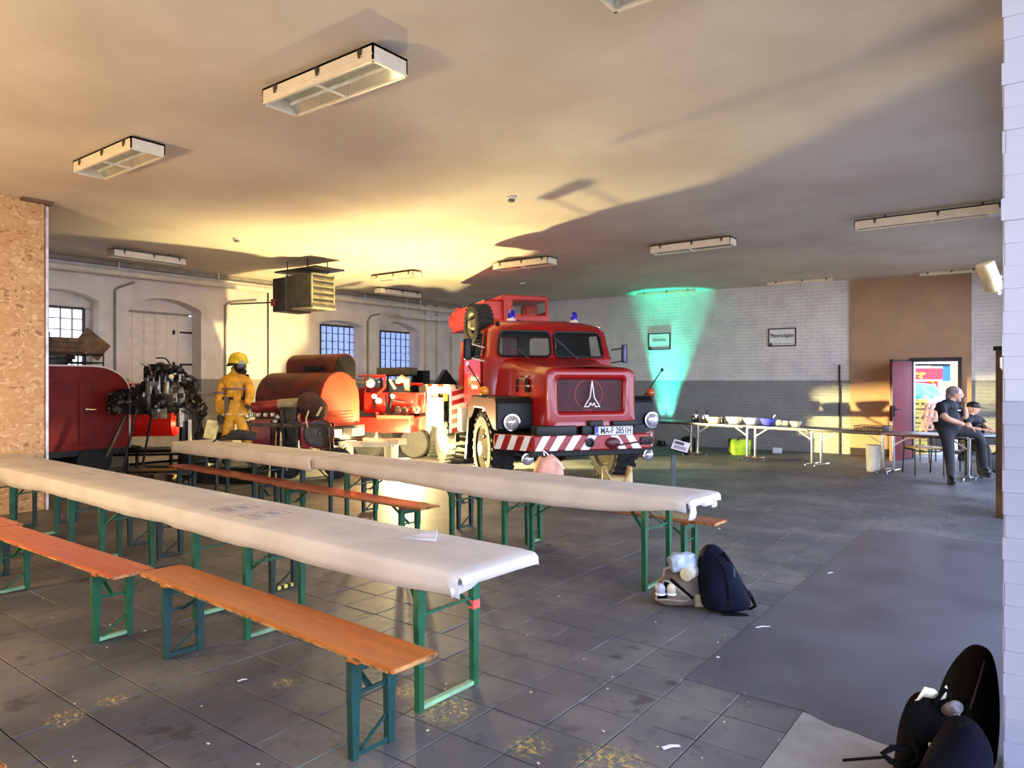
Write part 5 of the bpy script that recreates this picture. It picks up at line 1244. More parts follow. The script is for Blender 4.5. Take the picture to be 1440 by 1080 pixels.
for (u,v,r_,m,nm,dy) in ((431,612,.22,M_BRED,'reel_cheek',.12),(451,609,.235,pm('reel_iron',rgb(78,68,56),.5,.4,var=.3,dirt=.4),'reel_disc',-.12)):
    M=TM(g(u,v,dy),R(90),0,R(14)); b=MB(); b.lathe([(0,-.02),(r_,-.02),(r_+.008,0),(r_,.02),(.05,.03),(.03,.06),(0,.06)],M,32)
    for k in range(10): b.box((r_*.55,0,.025),(r_*.8,.018,.018),M@rzm(k*PI/5))
    b.build(nm,m,hc)
b=MB(); b.tube([g(451,609,-.14)+Vector((.235*math.cos(2*PI*k/32),-.02,.235*math.sin(2*PI*k/32))) for k in range(32)],.012,6,closed=True); b.build('disc_rim',M_TRED,hc)
b=MB(); b.rbox(g(370,608),(.36,.4,.42),.04); b.build('red_locker',pm('dark_red_box',rgb(108,22,28),.45),hc)
b=MB(); 
for y in (-.2,.2): b.beam(g(345,596,y),g(468,598,y),.05,.06); b.beam(g(400,575,y),g(405,660,y),.05,.05); b.beam(g(388,600,y),g(388,690,y),.05,.05); b.beam(g(462,598,y),g(470,690,y),.06,.06)
b.rbox(g(408,585),(.30,.3,.3),.05); b.rbox(g(412,610),(.24,.3,.5),.05); b.build('cart_frame',M_GREASE,hc,smooth=0)
b=MB()
for k in range(4): b.rbox(g(356+k*10,583,-.1),(.08,.1,.07),.015)
for u,v in ((348,575),(344,580),(352,590),(394,586),(390,592)): b.ell(g(u,v,-.18),(.05,.05,.05),9,7)
b.build('fittings',M_ALU,hc)
for x in (-.35,.45): b=MB(); b.lathe([(.08,-.05),(.24,-.05),(.26,0),(.24,.05),(.08,.05)],TM((x,.1,.26),R(90)),22); b.build('wheel',M_RUB,hc)
# ---------------------------------------------------------------- bright red ladder trailer
ft=thing('fire_trailer','bright red fire pump trailer with round couplings and railing','trailer',cw(-.178*14.6,14.6),YAW+R(-12))
def g(u,v,dy=0): return LF(ft,u,v,14.6)+Vector((0,dy,0))
def gb(u0,v0,u1,v1,y,dep): a,c=g(u0,v0),g(u1,v1); return Vector(((a.x+c.x)/2,y,(a.z+c.z)/2)),(abs(c.x-a.x),dep,abs(a.z-c.z))
b=MB(); c,d=gb(512,552,548,581,.2,.7); b.rbox(c,d,.06); b.build('pump_housing',M_BRED,ft)
b=MB(); c,d=gb(496,545,520,578,.5,.8); b.rbox(c,d,.05); b.build('water_box',pm('deep_red_box',rgb(140,14,20),.4),ft)
b=MB(); c,d=gb(552,552,592,581,.25,.7); b.rbox(c,d,.04); b.build('locker',M_BRED,ft)
b=MB(); c,d=gb(508,586,590,606,.1,1.0); b.rbox(c,d,.03); b.build('chassis_skirt',M_BRED,ft)
b=MB(); c,d=gb(540,583,590,590,-.3,.2); b.box(c,d); b.build('bumper_beam',pm('coral_red',rgb(220,60,44),.4),ft,smooth=0)
b=MB(); b.tube([g(488,528,.6),g(546,528,-.2),g(546,545,-.2),g(535,555,-.2)],.028,8); b.tube([g(520,530,.2),g(546,530,-.2)],.02,8); b.tube([g(508,530,.2),g(508,552,.2)],.02,6); b.tube([g(548,540,.3),g(588,540,.3)],.028,8); b.build('railing',M_BRED,ft)
b=MB(); b.cyl(g(492,538,.3),g(522,537,.0),.035,n=10); b.build('suction_hose',M_ALU,ft)
L_=bpy.data.objects.new('work_lamp',None); C.objects.link(L_); L_.parent=ft; L_.location=g(525,539,-.15); L_.rotation_euler=(R(90),0,R(20))
MB().lathe([(0,-.12),(.06,-.1),(.095,0)],n=20,cap=(False,False)).build('lamp_shell',M_BLK,L_); MB().lathe([(.09,0),(.06,.02),(0,.03)],n=20,cap=(False,False)).build('lens',M_LENS,L_)
for u,v in ((564,576),(574,577),(583,575),(590,575)): b=MB(); b.lathe([(.05,0),(.085,.02),(.085,.08),(.05,.10),(.03,.06),(0,.06)],TM(g(u,v,-.14),R(90)),18); b.build('coupling',M_ALU,ft)
for u,v,s in ((532,557,.05),(557,557,.05),(538,563,.06)): b=MB(); b.lathe([(0,-.03),(s,-.02),(s,.03),(s*.7,.04),(0,.04)],TM(g(u,v,-.2),R(90)),16); b.build('gauge',M_WHT,ft)
b=MB(); b.box(g(532,566,-.18),(.05,.03,.22)); b.tube([g(553,553,-.2),g(556,562,-.22),g(553,575,-.2),g(556,583,-.2)],.03,7); b.tube([g(556,562,-.2),g(574,565,-.2)],.02,6); b.tube([g(548,556,-.2),g(551,580,-.22)],.02,6); b.build('levers',M_BLK,ft)
b=MB(); b.tube([g(556,537,.1),g(564,532,.05),g(572,536,.0),g(574,550,-.05)],[.06,.08,.07,.05],10); b.tube([g(548,534,0),g(557,547,-.05)],.03,7); b.build('hose_bend',pm('pale_hose',rgb(232,220,150),.6),ft)
MB().box(g(589,562,.2),(.14,.03,.3)).build('cupboard_panel',M_ALU,ft,smooth=0)
b=MB(); b.cyl(g(538,579,-.3),g(537,612,-.3),.035,n=12); b.tube([g(534,590,-.3),g(540,591,-.36),g(541,600,-.34)],.02,7); b.build('support_leg',pm('red_leg_worn',rgb(190,50,36),.45,dirt=.3),ft); b=MB(); b.cyl(g(537,612,-.3),g(537,626,-.3),.03,n=10); b.lathe([(.07,0),(.06,.03)],TM(Vector((g(537,0).x,-.3,.0))),14); b.build('leg_foot',M_CREAM,ft)
b=MB(); b.box(g(559,595,-.42),(.16,.03,.11)); b.box(g(584,594,-.42),(.15,.03,.09)); b.build('plate_holder',M_ALU,ft,smooth=0)
for x,y in ((-.5,.30),(-.5,1.0),(.42,.60),(.42,1.1)): b=MB(); b.lathe([(.1,-.08),(.3,-.09),(.33,-.04),(.33,.04),(.3,.09),(.1,.08)],TM((x,y,.33),R(90)),24); b.build('wheel',M_RUB,ft)
b=MB(); b.lathe([(0,-.1),(.19,-.1),(.2,-.12)],TM((-.5,.22,.33),R(90)),20); b.build('hub',M_TRED,ft)
# boxes on the shelf behind
sh=thing('grey_shelf_box','long grey-brown case standing behind the bright red fire trailer','case',cw(-.163*15.9,15.9),YAW+R(-20))
def g2(u,v): return LF(sh,u,v,15.9)
a,c=g2(523,517),g2(579,527); MB().rbox(((a.x+c.x)/2,.2,(a.z+c.z)/2),(c.x-a.x,.4,a.z-c.z),.02).build('case',pm('case_grey',rgb(96,90,74),.6),sh); b=MB()
for x in (a.x+.1,c.x-.1):
    for y in (.05,.35): b.cyl((x,y,0),(x,y,c.z),.025,n=8)
b.box(((a.x+c.x)/2,.2,c.z-.02),(c.x-a.x,.4,.03)); b.build('trestle',M_STEELD,sh,smooth=0)
sh2=thing('black_speaker_box','black box with open front on a dark cabinet left of the truck','box',cw(-.134*16.2,16.2),YAW+R(-20))
b=MB(); b.box((0,.2,1.70),(.30,.35,.36)); b.build('upper_box',M_BLK,sh2,smooth=0,bevel=.01); b=MB(); b.box((0,.2,.76),(.32,.4,1.52)); b.build('cabinet',M_STEELD,sh2,smooth=0)
b=MB()
for k in range(5): b.box((-.12+k*.06,-.01,1.42),(.02,.02,.2))
b.build('vent',M_BLK,sh2,smooth=0)
# flood lamp on the floor behind the rear table
fd=thing('floor_floodlight','warm floodlight on the floor behind the rear table','floodlight',(FLOOD.x,FLOOD.y,0),YAW)
b=MB(); b.tube([(-.12,.0,.15),(-.12,0,.02),(.12,0,.02),(.12,0,.15)],.012,6); b.box((0,0,.008),(.3,.25,.016)); b.build('stand',M_BLK,fd,smooth=0)
MB().rbox((0,0,.14),(.22,.10,.12),.02).build('casing',M_BLK,fd)
# ---------------------------------------------------------------- framed signs on the back wall
M_SIGN=pm('sign_paper',rgb(232,232,226),.6,var=.02); M_FRAMEB=pm('sign_frame',rgb(40,44,44),.5)
def sign(u0,u1,v0,v1,word,size,label,sx=1):
    x0,x1=wt(u0),wt(u1); um=(u0+u1)/2; z0,z1=wz(um,v1),wz(um,v0)
    t=thing('wall_sign',label,'sign',BM@Vector(((x0+x1)/2,-.012,(z0+z1)/2)),BA,'framed signs on the brick wall')
    w,h=x1-x0,z1-z0
    MB().box((0,0,0),(w,.014,h)).build('sheet',M_SIGN,t,smooth=0)
    b=MB()
    for s in (-1,1): b.box((0,-.008,s*(h/2-.012)),(w,.02,.028)); b.box((s*(w/2-.012),-.008,0),(.028,.02,h))
    b.build('frame',M_FRAMEB,t,smooth=0)
    text('lettering',word,size,M_FRAMEB,t,Matrix.Translation((0,-.012,h*.09))@Matrix.Rotation(R(90),4,'X'),.001,sx,bold=.0015)
    b=MB(); b.ell((-w*.40,-.01,-h*.36),(.028,.006,.03),12,8); b.box((-w*.40,-.01,-h*.36-.03),(.075,.006,.014)); b.build('emblem_dot',M_FRAMEB,t,smooth=0)
    b=MB(); b.box((w*.05,-.009,-h*.36),(w*.72,.004,.012)); b.build('print_line',pm('print_grey',rgb(120,124,122),.6),t,smooth=0)
sign(1080.5,1119.5,461.5,487,'Pfandrückgabe',.128,'framed sign reading Pfandrückgabe on the white brick wall',.70)
sign(912,943,468.5,492,'Getränke',.105,'framed sign reading Getränke in the turquoise light',.9)
# turquoise uplight on the floor against the wall
tt=wt(937); tp=BM@Vector((tt,-.42,.14))
u_=thing('uplight','small turquoise floor uplight against the brick wall beside the truck','uplight',BM@Vector((tt,-.34,0)),BA)
MB().cyl((0,0,.03),(0,.012,.13),.09,n=18).build('casing',M_BLK,u_); b=MB(); b.tube([(-.11,0,.02),(-.11,0,.1),(.11,0,.1),(.11,0,.02)],.012,6); b.box((0,0,.008),(.26,.16,.016)); b.build('bracket',M_BLK,u_,smooth=0)
tl=lamp('SPOT','turquoise_beam',tp,1200,(.0,1.0,.68),spot_size=R(37),spot_blend=.6,shadow_soft_size=.05)
for k in (-.10,0,.10):
    t2=lamp('SPOT','turquoise_beam_narrow',BM@Vector((tt+k,-.26,.10)),420,(.15,1.0,.80),spot_size=R(25),spot_blend=.8,shadow_soft_size=.03); aim(t2,BM@Vector((tt+k*1.15,0,1.5))); aim(tl,BM@Vector((tt+.12,0,3.4)))
# ---------------------------------------------------------------- counter of folding tables
M_CTOP=pm('counter_top_grey',rgb(84,78,84),.35,var=.08); M_CTOPP=pm('counter_top_pinkish',rgb(140,110,112),.35,var=.08)
A0,A1=Vector((3.93,15.6)),Vector((7.37,11.57)); dir2=(A1-A0).normalized(); KA=YAW+math.atan2(dir2.y,dir2.x)
def ct_t(u):
    s=(u-CX)/F; return (A0.y*s-A0.x)/(dir2.x-dir2.y*s)
def ct_p(t,off=0.0,z=0.0):
    q=A0+dir2*t+Vector((-dir2.y,dir2.x))*off*1.0
    return cw(q.x,q.y,z)
def counter(t0,t1,label,m=M_CTOP):
    L=t1-t0; t=thing('counter_table',label,'table',ct_p((t0+t1)/2,.12),KA,'folding tables of the serving counter')
    MB().box((0,0,.727),(L-.01,.72,.028)).build('table_top',m,t,smooth=0,bevel=.004)
    b=MB(); b.box((0,0,.70),(L-.1,.5,.03)); b.build('under_frame',M_STEELD,t,smooth=0)
    for s in (-1,1):
        x=s*(L/2-.09); b=MB(); b.cyl((x,0,.04),(x,0,.70),.025,n=12); b.build('leg',M_CHR,t)
        b=MB(); b.tube([(x,-.31,.03),(x,-.29,.05),(x,.29,.05),(x,.31,.03)],.022,8)
        for y in (-.29,.29): b.cyl((x,y,0),(x,y,.03),.02,n=8)
        b.build('foot',M_CHR,t); b=MB(); b.tube([(x,0,.5),(x-s*.3,0,.69)],.013,8); b.build('brace',M_WHITEP,t)
j=[ct_t(u) for u in (872,972,1052,1144,1245,1368)]
counter(j[0],j[1],'counter table half behind the truck, in the turquoise light')
counter(j[1],j[2],'counter table with the steel pots and white bowls')
counter(j[2],j[3],'counter table with the blue bowl and jars')
counter(j[3],j[4],'counter table in front of the brown boarding, holding the wire tray')
counter(j[4],j[5],'pinkish-topped counter table the heavy man sits on',M_CTOPP)
M_BOWLW=pm('white_bowl',rgb(232,230,220),.3,var=.03); M_BOWLB=pm('blue_bowl',rgb(70,76,190),.3,var=.1); M_CREAMP=pm('cream_plastic',rgb(226,218,180),.4); M_CLEAR=glass_mat('clear_jar',rgb(200,205,200),.06,.7)
def on_ct(name,label,u,off,cat,group=None):
    return thing(name,label,cat,ct_p(ct_t(u),off,.7415),KA,group)
def bowl(t,r,h,m,part='bowl_body'):
    MB().lathe([(r*.5,0),(r*.55,.008),(r*.85,h*.5),(r,h),(r*1.03,h),(r*.97,h*.96),(r*.8,h*.5),(r*.45,.02),(0,.018)],n=28,cap=(True,False)).build(part,m,t)
for u,l in ((976,'shiny steel pot with ladle, first item on the counter from the truck'),(990,'second shiny steel pot on the counter, beside the white tub')):
    t=on_ct('steel_pot',l,u,.05,'pot','steel pots on the counter'); MB().lathe([(.06,0),(.085,.03),(.098,.10),(.09,.16),(.098,.165),(.085,.16),(.075,.02),(0,.015)],n=28,cap=(True,False)).build('pot_body',M_CHR,t); b=MB(); b.tube([(.03,.02,.08),(.0,.06,.22),(-.02,.07,.25)],.01,6); b.build('ladle',M_STEELD,t); b=MB(); b.tube([(-.09,0,.12),(-.11,0,.12),(-.105,.05,.11),(-.08,.05,.11)],.006,6); b.build('pot_handle',M_CHR,t)
t=on_ct('plastic_tub','cream rectangular tub between the steel pots and white bowls',1004.5,.02,'tub'); MB().loft([[(x*w,y*w*.7,z) for x,y in ((-1,-1),(1,-1),(1,1),(-1,1))] for z,w in ((0,.11),(.12,.135))]).build('tub_body',M_CREAMP,t,bevel=.006); MB().box((0,0,.125),(.28,.20,.012)).build('lid',M_CREAMP,t,bevel=.003)
t=on_ct('dark_mug','small dark mug between the cream tub and first white bowl',1014,.05,'mug'); MB().lathe([(.04,0),(.042,.1),(.036,.1),(.034,.01),(0,.01)],n=18,cap=(True,False)).build('mug_body',M_BLK,t); b=MB(); b.tube([(.04,0,.08),(.07,0,.07),(.07,0,.03),(.04,0,.02)],.007,6); b.build('mug_handle',M_BLK,t)
t=on_ct('white_bowl','large white bowl on the counter beside the dark mug',1031.5,.03,'bowl','large white bowls'); bowl(t,.175,.15,M_BOWLW)
t=on_ct('white_bowl','large white bowl on the counter touching the blue bowl',1055,.05,'bowl','large white bowls'); bowl(t,.175,.145,M_BOWLW)
t=on_ct('blue_bowl','blue mixing bowl with white spoon on the counter',1078,.05,'bowl'); bowl(t,.155,.15,M_BOWLB); b=MB(); b.tube([(.05,.0,.05),(.13,.02,.2)],.010,6); b.ell((.135,.02,.205),(.02,.012,.02)); b.build('spoon',M_WHT,t)
for u,l,h in ((1093,'clear jar with lid next to the blue bowl',.12),(1102,'second clear jar, farther from the blue bowl',.11)):
    t=on_ct('glass_jar',l,u,.06,'jar','clear jars'); MB().lathe([(.05,0),(.055,.01),(.055,h*.8),(.04,h*.92)],n=18).build('jar_body',M_CLEAR,t); MB().lathe([(.043,h*.92),(.043,h),(0,h)],n=18).build('jar_lid',M_WHT,t)
t=on_ct('cream_bowl','small cream bowl standing alone on the counter',1119,.0,'bowl'); bowl(t,.115,.115,M_CREAMP)
t=on_ct('plate','flat pale plate on the counter left of the wire tray',1196,.0,'plate'); MB().lathe([(.08,0),(.15,.014),(.15,.018),(.08,.006),(0,.006)],n=28,cap=(True,False)).build('plate_body',M_CREAMP,t)
t=on_ct('wire_tray','shallow brown wire tray near the dark red door',1226,.05,'tray')
b=MB(); 
for z in (.01,.05,.09): b.tube([(-.26,-.2,z),(.26,-.2,z),(.26,.2,z),(-.26,.2,z)],.007,6,closed=True)
b.build('wire_rim',M_BROWNW,t); b=MB()
for k in range(9): b.beam((-.24+k*.06,-.2,.01),(-.24+k*.06,.2,.01),.008,.008); b.beam((-.24+k*.06,-.2,.0),(-.24+k*.06,-.2,.09),.007,.007); b.beam((-.24+k*.06,.2,.0),(-.24+k*.06,.2,.09),.007,.007)
b.build('wire_grid',M_BROWNW,t,smooth=0); MB().box((0,0,.03),(.46,.34,.03)).build('egg_layer',pm('speckled_tan',rgb(176,150,110),.7,var=.3,scale=40),t,smooth=0,bevel=.006)
t=on_ct('dark_cloth','small grey crumpled cloth beside the wire tray',1246,-.0,'cloth'); b=MB(); b.ell((0,0,.05),(.07,.10,.06),12,8); b.jitter(.03,14); b.build('cloth_body',pm('grey_cloth',rgb(120,112,110),.9),t,smooth=60)
# below and behind the counter
q=fl(1041,632); t=thing('green_bag','olive green bag on the floor under the counter','bag',cw((1041-CX)/F*15.9,15.9),YAW); b=MB(); b.rbox((0,0,.17),(.46,.3,.34),.06); b.jitter(.05,6); b.build('bag_body',pm('olive_green_fabric',rgb(92,124,18),.8,bump=.3,bs=20),t,smooth=60); b=MB(); b.tube([(-.12,-.14,.3),(-.08,-.17,.40),(.08,-.17,.40),(.12,-.14,.3)],.012,6); b.build('handle',M_BLK,t)
t=thing('white_bin','white waste bin under the counter before the brown boarding','bin',fl(1228,663),YAW); MB().lathe([(.10,0),(.11,.01),(.125,.46),(.132,.47),(.12,.46),(.105,.02),(0,.02)],n=28,cap=(True,False)).build('bin_body',M_BOWLW,t); b=MB(); b.lathe([(.129,.45),(.137,.455),(.137,.475),(.125,.48)],n=28,cap=(False,False)); b.build('rim',M_BOWLW,t)
t=thing('paper_wedge','small white card leaning at the foot of the brick wall','card',cw((1093-CX)/F*16.2,16.2),BA); b=MB(); b.box((0,0,.06),(.2,.01,.13),TM((0,0,0),R(-20))); b.build('card_sheet',M_WHT,t,smooth=0)
# info stand between the rear table and the counter
IS=cw((957-CX)/F*10.4,10.4); t=thing('info_stand','grey post with slanted white information panel beside the truck','info stand',IS,YAW)
def g(u,v): return LF(t,u,v,10.4)
b=MB(); p0_,p1_=g(947,640),g(947,700); b.box((p0_.x,0,p0_.z/2),(.06,.04,p0_.z)); b.build('post',pm('post_grey',rgb(70,78,82),.4,.4),t,smooth=0); b=MB(); b.box((p0_.x,0,.01),(.36,.30,.02)); b.build('foot_plate',M_BLK,t,smooth=0)
c=g(957,628); M=TM(c+Vector((0,0,.0)),R(24),R(14),R(-18)); MB().box((0,0,0),(.26,.30,.018),M).build('panel',M_STEELD,t,smooth=0); MB().box((0,0,.012),(.24,.28,.006),M).build('print_sheet',M_WHT,t,smooth=0); b=MB(); b.box((-.03,.06,.017),(.14,.08,.004),M)
for k in range(4): b.box((0,-.03-.025*k,.017),(.18,.008,.004),M)
b.build('print',pm('print_dark',rgb(90,80,84),.6),t,smooth=0)
sp_=thing('dark_tub','dark round tub on the floor beyond the counter, behind the info stand','tub',cw((968-CX)/F*16.0,16.0),YAW); MB().lathe([(.13,0),(.15,.05),(.17,.30),(.15,.36),(.08,.40),(0,.41)],n=24).build('tub_body',M_BLK,sp_); b=MB(); b.tube([(-.15,-.06,.26),(0,-.18,.30),(.15,-.06,.26)],.009,6); b.build('tub_handle',M_STEELD,sp_)
# ---------------------------------------------------------------- dark brown gate post with bolt
GP=fl(1404,727); t=thing('gate_leaf','dark brown gate leaf with white bolt, seen edge-on beside the white pier','gate',GP,YAW+R(-62))
MB().box((.10,0,1.0),(.22,.09,2.0)).build('edge_post',pm('brown_gate_wood',rgb(72,46,26),.6,var=.25,scale=6),t,smooth=0,bevel=.006)
for k in range(2): MB().box((-.02-.0*k,.13+.16*k,1.0),(.05,.155,1.96)).build('plank',pm('black_gate_plank',rgb(26,20,18),.6),t,smooth=0,bevel=.004)
b=MB(); b.tube([(.08,-.05,1.90),(.08,-.10,1.90),(.08,-.10,1.80),(.10,-.10,1.77),(.34,-.10,1.77)],.014,6); b.build('bolt',M_WHITEP,t); b=MB(); b.box((.1,.0,2.02),(.26,.11,.05)); b.build('cap',M_BLK,t,smooth=0)
# ---------------------------------------------------------------- yard behind the open door
def yd_at(u,v,d): return at(u,v,d)
YO=cw((1320-CX)/F*18.5,18.5)
t=thing('stall_sign','red and blue stall signboard with yellow letters outside the open door','signboard',YO,YAW)
def g(u,v,d=18.5): return LF(t,u,v,d)
M_SRED=pm('sign_red',rgb(226,40,52),.5,var=.04); M_SBLUE=pm('sign_blue',rgb(20,110,196),.5,var=.04); M_YEL=pm('letter_yellow',rgb(250,200,40),.5); M_CYAN=pm('cyan_tarp',rgb(96,206,220),.45,var=.2,scale=6,bump=.5,bs=9)
def panel(u0,u1,v0,v1,y,m,name,dp=.05):
    a,c=g(u0,v0),g(u1,v1); MB().box(((a.x+c.x)/2,y,(a.z+c.z)/2),(abs(c.x-a.x),dp,abs(a.z-c.z))).build(name,m,t,smooth=0)
panel(1262,1325,515.5,534.5,.0,M_WHT,'white_border'); panel(1262,1324,518,533.5,-.03,M_SRED,'red_board'); panel(1325,1336,515,536,.0,M_SBLUE,'blue_board'); panel(1262,1336,511.5,515,.02,M_BLK,'dark_fascia'); panel(1262,1322,536,553,.12,M_SRED,'lower_board')
a=g(1283.5,527); text('lettering','er',.30,M_YEL,t,Matrix.Translation((a.x+.13,-.065,a.z))@Matrix.Rotation(R(90),4,'X'),.003,1.15,bold=.014)
a=g(1309,540); b=MB(); b.tube([a+Vector((-.04,.06,.08)),a+Vector((.08,.06,.06)),a+Vector((.08,.06,-.06)),a+Vector((-.02,.06,-.12))],.022,6); b.build('yellow_swirl',M_YEL,t)
for u in (1260,1334): a=g(u,512); MB().box((a.x,.25,a.z/2),(.08,.08,a.z)).build('post',M_WHITEP,t,smooth=0)
a=g(1278,510); c=g(1330,510); MB().box(((a.x+c.x)/2,-.2,a.z),(abs(c.x-a.x)+.3,.05,.07)).build('pale_bar',M_CREAMP,t,smooth=0)
YW=cw((1342-CX)/F*20.5,20.5); t=thing('yellow_stall_wall','yellow and orange stall side wall outside the open door','stall wall',YW,YAW)
for k in range(6): MB().box((-.55+k*.23,0,1.6),(.225,.05,3.2)).build('plank',pm('stall_orange',rgb(232,150,60),.6) if k>3 else pm('stall_yellow',rgb(240,202,110),.6),t,smooth=0)
TP=cw((1300-CX)/F*17.4,17.4); t=thing('tarp_pile','cyan tarpaulin heaped over goods outside the open door','tarpaulin',TP,YAW)
def g(u,v): return LF(t,u,v,17.4)
c=g(1296,553); b=MB(); b.ell((c.x,.3,c.z-.18),(.62,.5,.46),28,18); b.jitter(.14,3.5,2); b.jitter(.05,10,4); b.build('tarp_sheet',M_CYAN,t,smooth=60); b=MB(); c=g(1302,570); b.ell((c.x,.1,c.z-.15),(.55,.5,.45),24,14); b.jitter(.16,4,5); b.build('pale_sacks',pm('pale_sack',rgb(214,204,176),.8,var=.2,bump=.4,bs=9),t,smooth=60); c=g(1300,620); MB().rbox((c.x,.3,.45),(1.3,.9,.9),.06).build('goods_stack',pm('dark_goods',rgb(52,44,40),.8),t)
CR=cw((1286.5-CX)/F*16.3,16.3)
for k in range(4):
    t=thing('yellow_crate','yellow crate outside the door, %s of its stack'%(('bottom','second from the bottom','third from the bottom','topmost')[k]),'crate',CR+Vector((0,0,-.02+k*.315)),YAW,'yellow crates beyond the door')
    b=MB(); 
    for s in (-1,1): b.box((0,s*.19,.15),(.34,.02,.30)); b.box((s*.16,0,.15),(.02,.38,.30))
    b.box((0,0,.01),(.34,.38,.02)); b.build('crate_shell',pm('crate_yellow',rgb(236,206,96),.5,var=.06),t,smooth=0)
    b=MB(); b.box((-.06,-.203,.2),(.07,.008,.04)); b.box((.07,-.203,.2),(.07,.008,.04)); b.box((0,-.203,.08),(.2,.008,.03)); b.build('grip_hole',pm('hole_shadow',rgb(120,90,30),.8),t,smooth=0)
t=thing('pink_lattice_chair','pinkish chair with square holes in its back, in the doorway','chair',cw((1305-CX)/F*14.6,14.6),YAW)
def g(u,v): return LF(t,u,v,14.6)
a,c=g(1303,604),g(1311,568); M_PINK=pm('pink_plastic',rgb(226,160,140),.5)
b=MB(); d_=c-a; n_=Vector((1,0,0))
for s in (-1,0,1): b.beam(a+n_*(.115*s),c+n_*(.10*s),.04,.03,up=(0,1,0))
for k in range(5): p=a+d_*(k/4); b.beam(p-n_*.12,p+n_*.12,.03,.05,up=(0,1,0))
b.build('lattice_back',M_PINK,t,smooth=0); b=MB(); b.rbox((a.x,-.2,a.z-.10),(.4,.4,.05),.04); b.build('seat',M_PINK,t)
for x in (-.16,.16):
    for y in (-.36,-.04): MB().cyl((a.x+x,y,0),(a.x+x,y,a.z-.1),.016,n=8).build('leg',M_STEELD,t)
# ---------------------------------------------------------------- chair in front of the counter
CH=cw((1306-CX)/F*12.3,12.3); t=thing('stacking_chair','black tube chair with orange wood back beside the heavy man','chair',CH,YAW)
def g(u,v,dd=0): return LF(t,u,v,12.3)+Vector((0,dd,0))
M_ORW=pm('orange_ply',rgb(206,128,54),.4,var=.1)
x0,x1=g(1287,0).x,g(1329,0).x; zs=.46
b=MB(); b.rbox(((x0+x1)/2,.2,zs+.012),(x1-x0-.02,.40,.024),.06); b.build('seat',pm('ply_seat',rgb(226,186,110),.4),t)
b=MB(); b.loft([[(x,y+.03*math.cos((x-(x0+x1)/2)*5),z) for x,y in [((x0+x1)/2+(k-5)/5*.2,.38) for k in range(11)]]+[((x0+x1)/2-(k-5)/5*.2,.395+.03*math.cos((k-5)/5),z) for k in range(11)] for z in (.60,.70)]); b.build('backrest',M_ORW,t)
for x in (x0+.01,x1-.01):
    MB().tube([(x,.02,0),(x,.03,zs-.02)],.012,8).build('leg',M_BLK,t); MB().tube([(x,.42,0),(x,.37,zs),(x,.42,.72)],.012,8).build('leg',M_BLK,t)
b=MB(); b.tube([(x0+.01,.03,zs-.02),(x0+.08,.02,zs-.05),(x1-.08,.02,zs-.05),(x1-.01,.03,zs-.02)],.011,8); b.tube([(x0+.01,.37,zs-.02),(x1-.01,.37,zs-.02)],.011,8)
for x in (x0+.01,x1-.01): b.tube([(x,.03,zs-.02),(x,.37,zs-.02)],.011,8)
b.build('seat_frame',M_BLK,t)
# ---------------------------------------------------------------- the two people
M_SKIN=pm('skin',rgb(214,160,128),.5,var=.08,scale=9); M_SHIRT=pm('black_polo',rgb(20,22,34),.8,var=.2,bump=.2,bs=30); M_TROU=pm('dark_trousers',rgb(40,41,46),.8,var=.15,bump=.2,bs=24); M_SHOE=pm('black_shoe',rgb(16,15,16),.4); M_GREY=pm('grey_hair',rgb(128,120,116),.8,var=.3,scale=30,bump=.5,bs=60)
m=thing('person','heavy grey-bearded man in black polo sitting on the counter edge, hand at cheek','person',cw((1330-CX)/F*11.55,11.55),YAW)
def g(u,v,d=11.55): return LF(m,u,v,d)
def gz(u,d,z): p=g(u,537,d); p.z=z; return p
J={'pelvis':(g(1329,604,11.6),.20,.18),'belly':(g(1332,592,11.5),.25,.22),'chest':(g(1330,579,11.55),.235,.19),'upper':(g(1333,571,11.6),.18,.14),'neck':(g(1339,563.5,11.6),.07,.07),'headb':(g(1342,557,11.6),.07,.07),
'shr':(g(1322.5,572,11.4),.085,.085),'elr':(g(1328.5,588,11.22),.058,.058),'wrr':(g(1358,598,11.15),.036,.034),
'shl':(g(1346,573,11.75),.08,.08),'ell':(g(1359,589,11.62),.055,.055),'wrl':(g(1356.5,571,11.6),.036,.034),
'hr':(g(1331,611,11.42),.125,.115),'kr':(gz(1335,11.3,.50),.088,.088),'ar':(gz(1337,11.28,.11),.066,.066),'tr':(gz(1341,11.08,.045),.05,.038),
'hl':(g(1345,607,11.5),.115,.11),'kl':(g(1378,610,11.35),.088,.088),'al':(gz(1384,11.62,.20),.064,.064),'tl':(gz(1391,11.45,.14),.048,.04)}
BN=[('pelvis','belly'),('belly','chest'),('chest','upper'),('upper','neck'),('neck','headb'),('upper','shr'),('shr','elr'),('elr','wrr'),('upper','shl'),('shl','ell'),('ell','wrl'),('pelvis','hr'),('hr','kr'),('kr','ar'),('ar','tr'),('pelvis','hl'),('hl','kl'),('kl','al'),('al','tl')]
